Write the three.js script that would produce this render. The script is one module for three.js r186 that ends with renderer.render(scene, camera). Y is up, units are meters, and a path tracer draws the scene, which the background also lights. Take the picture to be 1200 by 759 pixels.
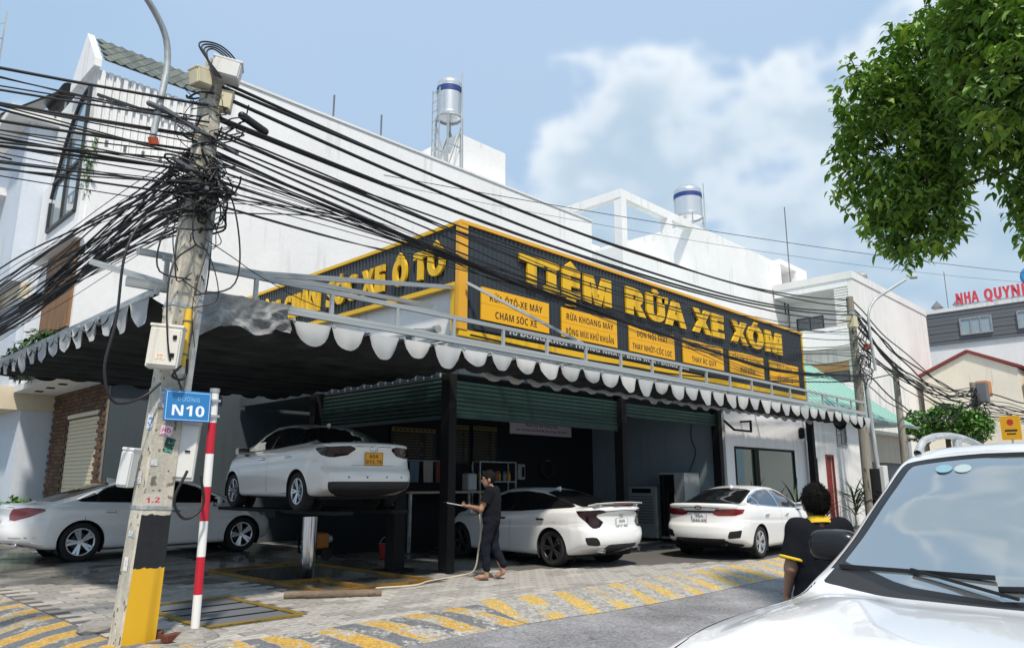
import * as THREE from 'three';
import { mergeGeometries } from 'three/addons/utils/BufferGeometryUtils.js';
import { RoundedBoxGeometry } from 'three/addons/geometries/RoundedBoxGeometry.js';
import { FontLoader } from 'three/addons/loaders/FontLoader.js';

// World: x runs along the front street to the right, -z runs away along the side street, y up, metres; the pavement lies at y = 0.
const scene = new THREE.Scene();
const camera = new THREE.PerspectiveCamera(47.13, 1024 / 647, 0.05, 600);
camera.position.set(0, 1.48, 0);
camera.rotation.order = 'YXZ';
camera.rotation.set(THREE.MathUtils.degToRad(12.1), THREE.MathUtils.degToRad(-45.7), 0);
const renderer = new THREE.WebGLRenderer({ antialias: true });
renderer.toneMapping = THREE.LinearToneMapping;
renderer.toneMappingExposure = 1.46;
renderer.shadowMap.enabled = true;

// ---------- random numbers and noise ----------
let seedState = 7;
const rnd = () => { seedState = (seedState + 0x6d2b79f5) | 0; let t = Math.imul(seedState ^ (seedState >>> 15), 1 | seedState); t = (t + Math.imul(t ^ (t >>> 7), 61 | t)) ^ t; return ((t ^ (t >>> 14)) >>> 0) / 4294967296; };
const reseed = (n) => { seedState = n; };
const rr = (a, b) => a + (b - a) * rnd();
const { lerp, clamp } = THREE.MathUtils;
const smoothstep = (x, a, b) => { const t = clamp((x - a) / (b - a), 0, 1); return t * t * (3 - 2 * t); };
const hash3 = (x, y, z) => { let h = Math.imul(x, 374761393) ^ Math.imul(y, 668265263) ^ Math.imul(z, 2147483647 - 1640531527); h = Math.imul(h ^ (h >>> 13), 1274126177); return ((h ^ (h >>> 16)) >>> 0) / 4294967296; };
function vnoise(x, y, z, per = 0) {
  const X = Math.floor(x), Y = Math.floor(y), Z = Math.floor(z), fx = x - X, fy = y - Y, fz = z - Z;
  const s = (t) => t * t * (3 - 2 * t), a = s(fx), b = s(fy), c = s(fz), m = (n) => (per ? ((n % per) + per) % per : n);
  const g = (i, j, k) => hash3(m(X + i), m(Y + j), Z + k);
  return lerp(lerp(lerp(g(0, 0, 0), g(1, 0, 0), a), lerp(g(0, 1, 0), g(1, 1, 0), a), b), lerp(lerp(g(0, 0, 1), g(1, 0, 1), a), lerp(g(0, 1, 1), g(1, 1, 1), a), b), c);
}
function fbm(x, y, z, oct = 4, per = 0) { let s = 0, a = 0.5, n = 0; for (let i = 0; i < oct; i++) { s += a * vnoise(x, y, z + i * 17, per); n += a; a *= 0.5; x *= 2; y *= 2; z *= 2; per *= 2; } return s / n; }

// ---------- sky: hazy blue with broken cumulus, the same air and cloud all round ----------
{
  const W = 1024, H = 512, d = new Float32Array(W * H * 4);
  for (let j = 0; j < H; j++) {
    const el = ((j + 0.5) / H - 0.5) * Math.PI, y = Math.sin(el), ce = Math.cos(el);
    for (let i = 0; i < W; i++) {
      const az = ((i + 0.5) / W - 0.5) * 2 * Math.PI, x = Math.cos(az) * ce, z = Math.sin(az) * ce, o = (j * W + i) * 4;
      const up = clamp(y, 0, 1);
      let r = lerp(0.225, 0.295, smoothstep(up, 0.05, 0.6)), g = lerp(0.375, 0.42, smoothstep(up, 0.05, 0.6)), b = lerp(0.525, 0.59, smoothstep(up, 0.05, 0.6));
      const wide = fbm(x * 1.6 + 4, y * 2.2, z * 1.6 + 9, 4);                 // thin high haze
      const veil = smoothstep(wide, 0.35, 0.75) * 0.26;
      r = lerp(r, 0.45, veil); g = lerp(g, 0.51, veil); b = lerp(b, 0.66, veil);
      if (y > -0.05) {                                                       // banks of cumulus low in the sky
        const el2 = Math.asin(clamp(y, -1, 1)), wx = (fbm(x * 6 + 1, el2 * 8, z * 6 + 5, 3) - 0.5) * 0.25;
        const n1 = fbm(x * 2.3 + 5.3 + wx, el2 * 4.0 + wx, z * 2.3 + 1.7, 3), bil = (k, o) => { let t = 0, am = 0.5, f = k; for (let q = 0; q < 5; q++) { t += am * (1 - Math.abs(2 * vnoise(x * f + o, el2 * f * 1.35 + o, z * f + q * 7) - 1)); am *= 0.52; f *= 2.05; } return t; };
        const n2 = bil(7.5, 3.1), cover = smoothstep(el2, 0.78, 0.34) * 0.30 + smoothstep(el2, 0.80, 1.1) * 0.2 + n1 * 0.75 + (n2 - 0.55) * 0.42;
        const a = smoothstep(cover, 0.645, 0.755), rim = smoothstep(cover, 0.86, 0.68);      // thick middles are grey-blue, the edges catch the light
        const lit = clamp(rim * 0.85 + (n2 - 0.62) * 1.1, 0, 1), soft = a * 0.88;
        r = lerp(r, lerp(0.265, 0.70, lit), soft); g = lerp(g, lerp(0.385, 0.73, lit), soft); b = lerp(b, lerp(0.515, 0.77, lit), soft);
      } else { r = 0.3; g = 0.33; b = 0.35; }
      d[o] = r * 0.96; d[o + 1] = g * 0.97; d[o + 2] = b * 0.95; d[o + 3] = 1;
    }
  }
  const t = new THREE.DataTexture(d, W, H, THREE.RGBAFormat, THREE.FloatType);
  t.mapping = THREE.EquirectangularReflectionMapping; t.magFilter = THREE.LinearFilter; t.minFilter = THREE.LinearFilter; t.needsUpdate = true;
  scene.background = t; scene.environment = t;
}
const SUN = new THREE.Vector3(-0.36, 1.05, 0.55).normalize();
const sun = new THREE.DirectionalLight(0xfff4e6, 3.0);
sun.name = 'sun';
sun.position.copy(SUN).multiplyScalar(80).add(new THREE.Vector3(12, 0, -10));
sun.target.position.set(12, 0, -10);
sun.castShadow = true; sun.shadow.radius = 7; sun.shadow.mapSize.set(4096, 4096);
Object.assign(sun.shadow.camera, { left: -40, right: 40, top: 40, bottom: -40, near: 1, far: 200 });
scene.add(sun); scene.add(sun.target);

// ---------- scene helpers ----------
const used = new Map();
const numbered = (n) => { const k = used.get(n) ?? 0; used.set(n, k + 1); return k ? n + '_' + String(k).padStart(3, '0') : n; };
const shade = (o) => { o.castShadow = o.receiveShadow = true; return o; };
function thing(name, label, category, group) { const g = new THREE.Group(); g.name = numbered(name); g.userData = { label, category }; if (group) g.userData.group = group; scene.add(g); return g; }
function part(parent, name, geo, mat, label) { const m = shade(new THREE.Mesh(geo, mat)); m.name = name; if (label) m.userData.label = label; parent.add(m); return m; }
function sub(parent, name) { const g = new THREE.Group(); g.name = name; parent.add(g); return g; }
function one(name, geo, mat, label, category, group) { const m = shade(new THREE.Mesh(geo, mat)); m.name = numbered(name); m.userData = { label, category }; if (group) m.userData.group = group; scene.add(m); return m; }
function structure(name, geo, mat) { const m = shade(new THREE.Mesh(geo, mat)); m.name = numbered(name); m.userData = { kind: 'structure' }; scene.add(m); return m; }
function copyThing(src, label) { const c = src.clone(); c.name = numbered(src.name.replace(/_\d{3}$/, '')); c.userData = { ...src.userData }; if (label) c.userData.label = label; scene.add(c); return c; }
const V3 = (x, y, z) => new THREE.Vector3(x, y, z);
const P = (u, y, v) => new THREE.Vector3(u, y, -v);

// Box from u0..u1 (x), y0..y1, v0..v1 (v = -z); uv in metres.
function bx(u0, u1, y0, y1, v0, v1) {
  const p = [], n = [], t = [], idx = [], X = [u0, u1], Y = [y0, y1], Z = [-v1, -v0];
  const face = (a, b, c, d, nx, ny, nz, uvf) => { const o = p.length / 3; for (const q of [a, b, c, d]) { p.push(...q); n.push(nx, ny, nz); t.push(...uvf(q)); } idx.push(o, o + 1, o + 2, o, o + 2, o + 3); };
  const c = (i, j, k) => [X[i], Y[j], Z[k]];
  face(c(0, 0, 1), c(1, 0, 1), c(1, 1, 1), c(0, 1, 1), 0, 0, 1, (q) => [q[0], q[1]]);
  face(c(1, 0, 0), c(0, 0, 0), c(0, 1, 0), c(1, 1, 0), 0, 0, -1, (q) => [-q[0], q[1]]);
  face(c(1, 0, 1), c(1, 0, 0), c(1, 1, 0), c(1, 1, 1), 1, 0, 0, (q) => [-q[2], q[1]]);
  face(c(0, 0, 0), c(0, 0, 1), c(0, 1, 1), c(0, 1, 0), -1, 0, 0, (q) => [q[2], q[1]]);
  face(c(0, 1, 1), c(1, 1, 1), c(1, 1, 0), c(0, 1, 0), 0, 1, 0, (q) => [q[0], -q[2]]);
  face(c(0, 0, 0), c(1, 0, 0), c(1, 0, 1), c(0, 0, 1), 0, -1, 0, (q) => [q[0], q[2]]);
  return geom(p, n, t, idx);
}
function geom(p, n, t, idx) { const g = new THREE.BufferGeometry(); g.setAttribute('position', new THREE.Float32BufferAttribute(p, 3)); if (n) g.setAttribute('normal', new THREE.Float32BufferAttribute(n, 3)); g.setAttribute('uv', new THREE.Float32BufferAttribute(t ?? new Array(p.length / 3 * 2).fill(0), 2)); if (idx) g.setIndex(idx); if (!n) g.computeVertexNormals(); return g; }
const merge = (list) => { const flat = list.map((g) => { const q = g.index ? g.toNonIndexed() : g; for (const k of Object.keys(q.attributes)) if (!['position', 'normal', 'uv'].includes(k)) q.deleteAttribute(k); return q; }); return flat.length === 1 ? flat[0] : mergeGeometries(flat); };
const at = (g, x, y, z, rx = 0, ry = 0, rz = 0) => g.applyMatrix4(new THREE.Matrix4().compose(V3(x, y, z), new THREE.Quaternion().setFromEuler(new THREE.Euler(rx, ry, rz, 'YXZ')), V3(1, 1, 1)));
// Square tube or round bar between two points.
function bar(a, b, w, h = w, round = false) {
  const len = a.distanceTo(b), g = round ? new THREE.CylinderGeometry(w, h, len, 10, 1) : new THREE.BoxGeometry(w, len, h);
  const dir = b.clone().sub(a).normalize(), m = new THREE.Matrix4(), x = Math.abs(dir.y) > 0.99 ? V3(1, 0, 0) : V3(0, 1, 0).cross(dir).normalize(), z = x.clone().cross(dir).normalize();
  m.makeBasis(x, dir, z).setPosition(a.clone().add(b).multiplyScalar(0.5));
  return g.applyMatrix4(m);
}
const tube = (pts, r, seg = 24, rad = 6) => new THREE.TubeGeometry(new THREE.CatmullRomCurve3(pts, false, 'centripetal'), seg, r, rad, false);
// Prism: outline in (u,y) or (z,y) pushed along the third axis.
function prism(outline, depth, bevel = 0) { const s = new THREE.Shape(outline.map(([x, y]) => new THREE.Vector2(x, y))); return new THREE.ExtrudeGeometry(s, { depth, bevelEnabled: bevel > 0, bevelSize: bevel, bevelThickness: bevel, bevelSegments: 2, curveSegments: 10 }); }

// ---------- textures ----------
function dataTex(w, h, fn, rep = 1, srgb = true) {
  const d = new Uint8Array(w * h * 4);
  for (let j = 0; j < h; j++) for (let i = 0; i < w; i++) { const c = fn(i / w, j / h), o = (j * w + i) * 4; d[o] = clamp(c[0], 0, 1) * 255; d[o + 1] = clamp(c[1], 0, 1) * 255; d[o + 2] = clamp(c[2], 0, 1) * 255; d[o + 3] = 255; }
  const t = new THREE.DataTexture(d, w, h); t.wrapS = t.wrapT = THREE.RepeatWrapping; t.magFilter = THREE.LinearFilter; t.minFilter = THREE.LinearMipmapLinearFilter; t.generateMipmaps = true;
  if (srgb) t.colorSpace = THREE.SRGBColorSpace; t.repeat.set(rep, rep); t.needsUpdate = true; return t;
}
const again = (t, rx, ry = rx) => { const c = t.clone(); c.repeat.set(rx, ry); c.needsUpdate = true; return c; };
// white wall paint: faint mottling and rain streaks
const T_plaster = dataTex(360, 360, (u, v) => { const m = fbm(u * 6, v * 6, 1, 5, 6), s = fbm(u * 48, v * 3, 5, 4, 48), st = smoothstep(s, 0.60, 0.80) * smoothstep(fbm(u * 5, v * 4, 9, 3, 5), 0.42, 0.68), f = fbm(u * 90, v * 90, 3, 2, 90); const k = 0.955 + (m - 0.5) * 0.05 + (f - 0.5) * 0.03 - st * 0.06; return [k, k * 0.998, k * (0.994 - st * 0.01)]; }, 1 / 7);
const T_plasterOld = dataTex(360, 360, (u, v) => { const m = fbm(u * 5, v * 5, 21, 5, 5), s = fbm(u * 60, v * 3, 25, 4, 60), st = smoothstep(s, 0.5, 0.78) * smoothstep(fbm(u * 4, v * 3, 29, 3, 4), 0.34, 0.62), k = 0.94 + (m - 0.5) * 0.10 - st * 0.10; return [k, k * 0.995, k * 0.98]; }, 1 / 9);
const T_grain = dataTex(256, 256, (u, v) => { const k = 0.5 + (fbm(u * 40, v * 40, 2, 3, 40) - 0.5) * 0.9; return [k, k, k]; }, 2, false);
const T_conc = dataTex(360, 360, (u, v) => { const m = fbm(u * 5, v * 5, 31, 5, 5), f = fbm(u * 70, v * 70, 33, 3, 70), sp = smoothstep(fbm(u * 30, v * 30, 37, 2, 30), 0.68, 0.8), d = smoothstep(fbm(u * 3, v * 3, 41, 4, 3), 0.52, 0.72); const k = 0.66 + (m - 0.5) * 0.22 + (f - 0.5) * 0.16 - sp * 0.1 - d * 0.14; return [k, k * 0.985, k * 0.95]; }, 0.4);
const T_asph = dataTex(768, 768, (u, v) => { const f = fbm(u * 200, v * 200, 51, 2, 200), m = fbm(u * 6, v * 6, 53, 5, 6), c = smoothstep(Math.abs(fbm(u * 7, v * 7, 57, 4, 7) - 0.5), 0.012, 0.0) * 0.25; const k = 0.52 + (f - 0.5) * 0.24 + (m - 0.5) * 0.24 - c * 0.4; return [k, k, k * 1.01]; }, 0.22);
const T_dirty = dataTex(360, 360, (u, v) => { const m = fbm(u * 4, v * 4, 61, 5, 4), f = fbm(u * 80, v * 80, 63, 2, 80), d = smoothstep(fbm(u * 6, v * 6, 67, 5, 6), 0.45, 0.62); const k = 0.50 + (m - 0.5) * 0.24 + (f - 0.5) * 0.12 - d * 0.12; return [k, k * 0.985, k * 0.95]; }, 0.25);
const T_steel = dataTex(256, 256, (u, v) => { const m = fbm(u * 8, v * 8, 71, 4, 8), f = fbm(u * 40, v * 6, 73, 3, 40), k = 0.70 + (m - 0.5) * 0.3 + (f - 0.5) * 0.16; return [k * 0.98, k, k * 1.0]; }, 1.3);
const T_fabric = dataTex(360, 360, (u, v) => { const m = fbm(u * 5, v * 5, 81, 5, 5), f = fbm(u * 120, v * 120, 83, 2, 120), w = smoothstep(fbm(u * 9, v * 3, 87, 4, 9), 0.55, 0.8), k = 0.55 + (m - 0.5) * 0.35 + (f - 0.5) * 0.12 + w * 0.12; return [k, k * 1.0, k * 1.0]; }, 0.5);
const T_polec = dataTex(360, 360, (u, v) => { const m = fbm(u * 6, v * 6, 91, 5, 6), f = fbm(u * 60, v * 60, 93, 3, 60), h = smoothstep(fbm(u * 22, v * 22, 97, 2, 22), 0.74, 0.8), st = smoothstep(fbm(u * 40, v * 3, 99, 3, 40), 0.6, 0.75); const k = 0.80 + (m - 0.5) * 0.24 + (f - 0.5) * 0.12 - h * 0.3 - st * 0.05; return [k, k * 0.98, k * 0.92]; }, 0.7);
function canvasTex(w, h, draw) { const c = document.createElement('canvas'); c.width = w; c.height = h; draw(c.getContext('2d'), w, h); const t = new THREE.CanvasTexture(c); t.colorSpace = THREE.SRGBColorSpace; t.anisotropy = 8; return t; }

const T_wet = dataTex(256, 256, (u, v) => { const k = lerp(0.16, 0.85, smoothstep(fbm(u * 5, v * 5, 131, 4, 5), 0.40, 0.62)); return [k, k, k]; }, 0.22, false);
// ---------- materials ----------
const lin = (r, g, b) => new THREE.Color().setRGB(r, g, b);
const std = (c, rough = 0.8, o = {}) => new THREE.MeshStandardMaterial({ color: c, roughness: rough, ...o });
const matte = (c, rough, o = {}) => new THREE.MeshPhysicalMaterial({ color: c, roughness: rough, specularIntensity: 0.3, ...o });
const M = {
  white: std(lin(0.93, 0.935, 0.94), 0.85, { map: T_plaster, bumpMap: T_grain, bumpScale: 0.001 }),
  whiteOld: std(lin(0.90, 0.90, 0.90), 0.9, { map: T_plasterOld, bumpMap: T_grain, bumpScale: 0.0015 }),
  cream: std(lin(0.74, 0.66, 0.50), 0.85, { map: T_plaster }),
  paleBlue: std(lin(0.66, 0.73, 0.82), 0.85, { map: T_plaster }),
  greyClad: std(lin(0.13, 0.14, 0.155), 0.7),
  darkWall: matte(lin(0.020, 0.024, 0.028), 0.85, { map: T_plaster }),
  slateWall: std(lin(0.055, 0.075, 0.088), 0.7, { map: T_plaster }),
  blueWall: std(lin(0.30, 0.38, 0.44), 0.7, { map: T_plaster }),
  black: matte(lin(0.012, 0.012, 0.013), 0.6),
  blackGloss: std(lin(0.012, 0.012, 0.014), 0.25),
  rubber: std(lin(0.014, 0.014, 0.015), 0.75),
  cable: std(lin(0.012, 0.012, 0.013), 0.5),
  conc: std(lin(0.62, 0.62, 0.62), 0.9, { map: T_conc, bumpMap: T_grain, bumpScale: 0.002 }),
  asph: std(lin(0.90, 0.90, 0.92), 0.93, { map: T_asph, bumpMap: again(T_grain, 3), bumpScale: 0.004 }),
  floor: std(lin(0.92, 0.92, 0.90), 1.0, { map: T_dirty, roughnessMap: T_wet }),
  steel: std(lin(0.95, 0.97, 0.98), 0.5, { map: T_steel, metalness: 0.3 }),
  chrome: std(lin(0.75, 0.76, 0.78), 0.12, { metalness: 1 }),
  steelWhite: std(lin(0.74, 0.75, 0.76), 0.5, { map: T_steel }),
  fabric: matte(lin(0.10, 0.11, 0.115), 0.9, { map: T_fabric, side: THREE.DoubleSide }),
  hem: std(lin(0.46, 0.48, 0.50), 0.8, { map: T_plasterOld, side: THREE.DoubleSide }),
  hem2: std(lin(0.42, 0.44, 0.45), 0.8, { map: T_plasterOld, side: THREE.DoubleSide }), hem3: std(lin(0.52, 0.53, 0.53), 0.8, { map: T_plasterOld, side: THREE.DoubleSide }),
  tarp: std(lin(0.85, 0.88, 0.88), 0.7, { map: T_fabric, side: THREE.DoubleSide }),
  yellow: std(lin(0.92, 0.56, 0.012), 0.5, { map: T_plasterOld }),
  yellowTrim: std(lin(0.78, 0.40, 0.03), 0.5),
  yellowPaint: std(lin(0.86, 0.50, 0.02), 0.6, { map: T_plasterOld }),
  darkPaint: std(lin(0.018, 0.024, 0.034), 0.7),
  corr: std(lin(0.040, 0.050, 0.060), 0.42, { metalness: 0.25 }),
  green: std(lin(0.005, 0.052, 0.040), 0.5, { map: T_steel }),
  glassDark: new THREE.MeshPhysicalMaterial({ color: lin(0.010, 0.011, 0.012), roughness: 0.04, clearcoat: 1, clearcoatRoughness: 0.02 }),
  glassBlue: new THREE.MeshPhysicalMaterial({ color: lin(0.10, 0.16, 0.19), roughness: 0.05, clearcoat: 1 }),
  polef: std(lin(0.40, 0.39, 0.37), 0.9, { map: T_polec }),
  polec: std(lin(0.86, 0.84, 0.80), 0.9, { map: T_polec, bumpMap: T_grain, bumpScale: 0.003 }),
};

// ---------- ground ----------
{
  const s = new THREE.Shape([[-220, -160], [220, -160], [220, 220], [-220, 220]].map(([x, y]) => new THREE.Vector2(x, y)));
  // the street lies round the corner lot; the lot is its own floor
  s.holes.push(new THREE.Path([[2.66, 8.1], [2.66, 64], [62, 64], [62, 7.1], [4.0, 7.1], [2.95, 7.5]].map(([x, y]) => new THREE.Vector2(x, y))));
  structure('street', new THREE.ShapeGeometry(s).rotateX(-Math.PI / 2).translate(0, -0.12, 0), M.asph);
}
// lot floor: concrete sheet with the sump of the car lift cut out
const PIT = { u0: 5.95, u1: 7.75, v0: 9.35, v1: 13.0 };
{
  const s = new THREE.Shape([[2.66, 8.1], [2.95, 7.5], [4.0, 7.1], [62, 7.1], [62, 64], [2.66, 64]].map(([x, y]) => new THREE.Vector2(x, y)));
  s.holes.push(new THREE.Path([[PIT.u0, PIT.v0], [PIT.u0, PIT.v1], [PIT.u1, PIT.v1], [PIT.u1, PIT.v0]].map(([x, y]) => new THREE.Vector2(x, y))));
  structure('lot_floor', new THREE.ShapeGeometry(s).rotateX(-Math.PI / 2).translate(0, -0.012, 0), M.floor);
  const q = [bx(PIT.u0 - 0.1, PIT.u0, -0.55, -0.016, PIT.v0 - 0.1, PIT.v1 + 0.1), bx(PIT.u1, PIT.u1 + 0.1, -0.55, -0.016, PIT.v0 - 0.1, PIT.v1 + 0.1), bx(PIT.u0, PIT.u1, -0.55, -0.016, PIT.v0 - 0.1, PIT.v0), bx(PIT.u0, PIT.u1, -0.55, -0.016, PIT.v1, PIT.v1 + 0.1), bx(PIT.u0 - 0.1, PIT.u1 + 0.1, -0.65, -0.55, PIT.v0 - 0.1, PIT.v1 + 0.1)];
  structure('lift_pit_floor', merge(q), M.floor);
}
// gentle concrete rise towards the townhouse
structure('forecourt_slope', geom([2.3, -0.01, -13.2, 8.6, -0.01, -13.6, 8.6, 0.14, -14.6, 2.3, 0.14, -14.0, 2.3, 0.14, -30, 8.6, 0.14, -18.45], null, [2.3, 11, 8.6, 13, 8.6, 14.6, 2.3, 14, 2.3, 30, 8.6, 18.4], [0, 1, 2, 0, 2, 3, 3, 2, 5, 3, 5, 4]), M.floor);
// low sloped kerb with worn yellow and black paint round the corner
const stripePaint = (k, diag, cols) => dataTex(1024, 144, (u, v) => {   // worn stripes, 12 to the tile, over bare concrete
  const ph = ((u * 12 + (v - 0.5) * diag + (fbm(u * 40, v * 6, k, 2, 40) - 0.5) * 0.10) % 1 + 1) % 1, c = ph < 0.46 ? cols[0] : ph > 0.5 && ph < 0.96 ? cols[1] : null;
  const n = fbm(u * 160, v * 22, k + 3, 4, 160), w = fbm(u * 22, v * 3, k + 9, 3, 22), grit = fbm(u * 420, v * 60, k + 5, 2, 420), base = 0.60 + (n - 0.5) * 0.3 + (grit - 0.5) * 0.25, b = [base, base * 0.985, base * 0.955];
  if (!c) return b; const t = smoothstep(n * 0.55 + w * 0.75, 0.84, 0.62), d = 0.86 + (grit - 0.5) * 0.4; return [0, 1, 2].map((q) => lerp(b[q], c[q] * d, t));
});
function kerbStrip(pts, width, mat, len0 = 0, y0 = -0.118, y1 = 0.002) {   // pts on the street edge, each with its inward direction
  const p = [], t = [], idx = []; let L = len0;
  pts.forEach(([u, v, iu, iv], i) => {
    if (i) L += Math.hypot(u - pts[i - 1][0], v - pts[i - 1][1]);
    for (let k = 0; k < 4; k++) { const f = k / 3, e = [0, 0.42, 0.86, 1][k]; const w = Math.sin(u * 3.1 + v * 2.3 + k) * 0.006; p.push(u + iu * width * f, lerp(y0, y1, e) + (k === 1 || k === 2 ? w : 0), -(v + iv * width * f)); t.push(L / 7.2, f); }
    if (i) for (let k = 0; k < 3; k++) { const a = (i - 1) * 4 + k, b = i * 4 + k; idx.push(a, b, b + 1, a, b + 1, a + 1); }
  });
  return geom(p, null, t, idx);
}
{
  const corner = [], R = 2.0;                                   // kerb runs down the side street, round the corner, along the front street
  for (let v = 40; v > 8.4; v -= 0.8) corner.push([1.9, v, 1, 0]);
  for (let k = 0; k <= 12; k++) { const a = k / 12 * Math.PI / 2; corner.push([1.9 + R * (1 - Math.cos(a)), 8.3 - R * Math.sin(a), Math.cos(a), Math.sin(a)]); }
  for (let u = 4.2; u < 7.2; u += 0.5) corner.push([u, 6.3, 0, 1]);
  const kb = std(0xffffff, 0.85, { map: stripePaint(3, 0.5, [[0.82, 0.66, 0.32], [0.47, 0.48, 0.49]]) }); kb.map.wrapS = THREE.RepeatWrapping;
  structure('painted_kerb', kerbStrip(corner, 0.85, kb), kb);
  const front = []; for (let u = 6.68; u < 40; u += 0.6) front.push([u, lerp(6.29, 6.05, smoothstep(u, 6.7, 8.4)) + Math.sin(u * 1.7) * 0.02, 0, 1]);
  const kf = std(0xffffff, 0.85, { map: stripePaint(5, -0.8, [[0.85, 0.72, 0.40], null]) }); kf.map.wrapS = THREE.RepeatWrapping;
  structure('painted_kerb', kerbStrip(front, 1.08, kf, 0, -0.115, 0.006), kf);
}
// paving blocks of the pavement: the ones in plain view singly, the rest joined
{
  reseed(11);
  const pave = structure('pavement', new THREE.ShapeGeometry(new THREE.Shape([[2.75, 7.15], [40, 7.15], [40, 9.8], [8.9, 9.8], [5.6, 11.5], [4.9, 12.0], [2.75, 13.9]].map(([x, y]) => new THREE.Vector2(x, y)))).rotateX(-Math.PI / 2).translate(0, -0.008, 0), std(lin(0.10, 0.095, 0.09), 0.95));
  const blockG = (w, d) => { const g = new THREE.BoxGeometry(w, 0.03, d, 1, 1, 1), p = g.attributes.position; for (let i = 0; i < p.count; i++) if (p.getY(i) > 0) { p.setX(i, p.getX(i) * (1 - 0.012 / w)); p.setZ(i, p.getZ(i) * (1 - 0.012 / d)); } g.computeVertexNormals(); return g; };
  const G = [blockG(0.385, 0.185), blockG(0.38, 0.18), blockG(0.388, 0.186)];
  const T_block = dataTex(256, 256, (u, v) => { const m = fbm(u * 4, v * 4, 101, 5, 4), f = fbm(u * 50, v * 50, 103, 3, 50), k = 0.72 + (m - 0.5) * 0.3 + (f - 0.5) * 0.2; return [k, k * 0.98, k * 0.95]; }, 1);
  const mats = [0.92, 0.78, 1.0, 0.66, 0.85].map((k, i) => { const m = std(lin(k * 0.92, k * 0.92, k * 0.91), 0.85, { map: again(T_block, 0.6 + i * 0.1) }); return m; });
  const PITU = (u, v) => u > PIT.u0 - 0.3 && u < PIT.u1 + 0.2 && v > PIT.v0 - 0.2 && v < PIT.v1 + 0.2;
  const cells = [];
  for (let j = 0; j < 34; j++) for (let i = 0; i < 94; i++) {
    const u = 2.98 + i * 0.395 + (j % 2) * 0.197, v = 7.27 + j * 0.193;
    if (v > 9.75 && u > 8.7) continue; if (v > 11.4 + Math.max(0, 5.4 - u) * 0.9 - Math.max(0, u - 5.6) * 0.48) continue; if (PITU(u, v)) continue; if (u > 39.7) continue;
    if (u < 4.85 && u > 3.6 && v > 8.0 && v < 10.0) continue;   // drain cover
    if (Math.hypot(u - 2.8, v - 7.62) < 0.3) continue;
    cells.push([u, v, Math.hypot(u, v)]);
  }
  cells.sort((a, b) => a[2] - b[2]);
  const rest = [];
  cells.forEach(([u, v], k) => {
    const f = fbm(u * 0.9, v * 0.9, 4, 3), mi = Math.min(4, Math.floor(clamp(f * 1.5 - 0.25 + rnd() * 0.35, 0, 0.999) * 5));
    const y = -0.015 + rr(-0.004, 0.003), ry = rr(-0.012, 0.012), rx = rr(-0.008, 0.008), g = G[k % 3];
    if (k < 296) { const m = part(pave, k ? 'paving_block_' + String(k).padStart(3, '0') : 'paving_block', g, mats[mi]); m.position.set(u, y, -v); m.rotation.set(rx, ry, 0); } else (rest[mi] ??= []).push(at(g.clone(), u, y, -v, rx, ry, 0));
  });
  rest.forEach((l, i) => { if (l?.length) part(pave, 'paving_blocks', merge(l), mats[i]).userData.kind = 'stuff'; });
}

// ---------- lettering with Vietnamese marks ----------
const font = await new FontLoader().loadAsync('fonts/droid/droid_sans_bold.typeface.json');
const DEC = (ch) => { const d = [...ch.normalize('NFD')]; return ch === 'Đ' || ch === 'đ' ? [ch, []] : [d[0], d.slice(1)]; };
function vtext(g, str, x, y, size, { color = '#000', sx = 1, align = 'center', family = 'bold %px sans-serif', gap = 0 } = {}) {
  g.save(); g.font = family.replace('%', size); g.fillStyle = g.strokeStyle = color; g.textBaseline = 'alphabetic';
  const adv = [...str].map((c) => g.measureText(DEC(c)[0]).width * sx + gap), total = adv.reduce((a, b) => a + b, 0);
  let cx = align === 'center' ? x - total / 2 : x;
  [...str].forEach((c, i) => {
    const [b, marks] = DEC(c), w = adv[i] - gap, mid = cx + w / 2, low = b === b.toLowerCase() && b !== b.toUpperCase(), capH = size * (low ? 0.56 : 0.72), u = size * 0.085;
    g.save(); g.translate(cx, y); g.scale(sx, 1); g.fillText(b, 0, 0); g.restore();
    g.lineWidth = u; g.lineCap = 'butt'; let top = y - capH - size * 0.05;
    const line = (...p) => { g.beginPath(); g.moveTo(p[0], p[1]); for (let k = 2; k < p.length; k += 2) g.lineTo(p[k], p[k + 1]); g.stroke(); };
    for (const m of marks.map((q) => q.codePointAt(0)).sort((a, b2) => (a === 0x302 || a === 0x306 ? -1 : 0) - (b2 === 0x302 || b2 === 0x306 ? -1 : 0))) {
      const s = size * 0.14 * sx;
      if (m === 0x302) { line(mid - s, top, mid, top - size * 0.11, mid + s, top); top -= size * 0.1; }
      else if (m === 0x306) { g.beginPath(); g.arc(mid, top - size * 0.08, s, 0.15 * Math.PI, 0.85 * Math.PI); g.stroke(); top -= size * 0.1; }
      else if (m === 0x301) line(mid - s * 0.3, top, mid + s * 0.7, top - size * 0.12);
      else if (m === 0x300) line(mid + s * 0.3, top, mid - s * 0.7, top - size * 0.12);
      else if (m === 0x309) { g.beginPath(); g.arc(mid, top - size * 0.07, s * 0.5, Math.PI, 2.4 * Math.PI); g.stroke(); }
      else if (m === 0x303) line(mid - s, top, mid - s * 0.3, top - size * 0.07, mid + s * 0.3, top - size * 0.01, mid + s, top - size * 0.08);
      else if (m === 0x323) g.fillRect(mid - u * 0.7, y + size * 0.07, u * 1.4, u * 1.2);
      else if (m === 0x31b) line(cx + w * 0.86, y - capH * 0.93, cx + w * 1.02, y - capH * 1.02, cx + w * 1.0, y - capH * 1.2);
    }
    cx += adv[i];
  });
  g.restore();
}
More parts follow.
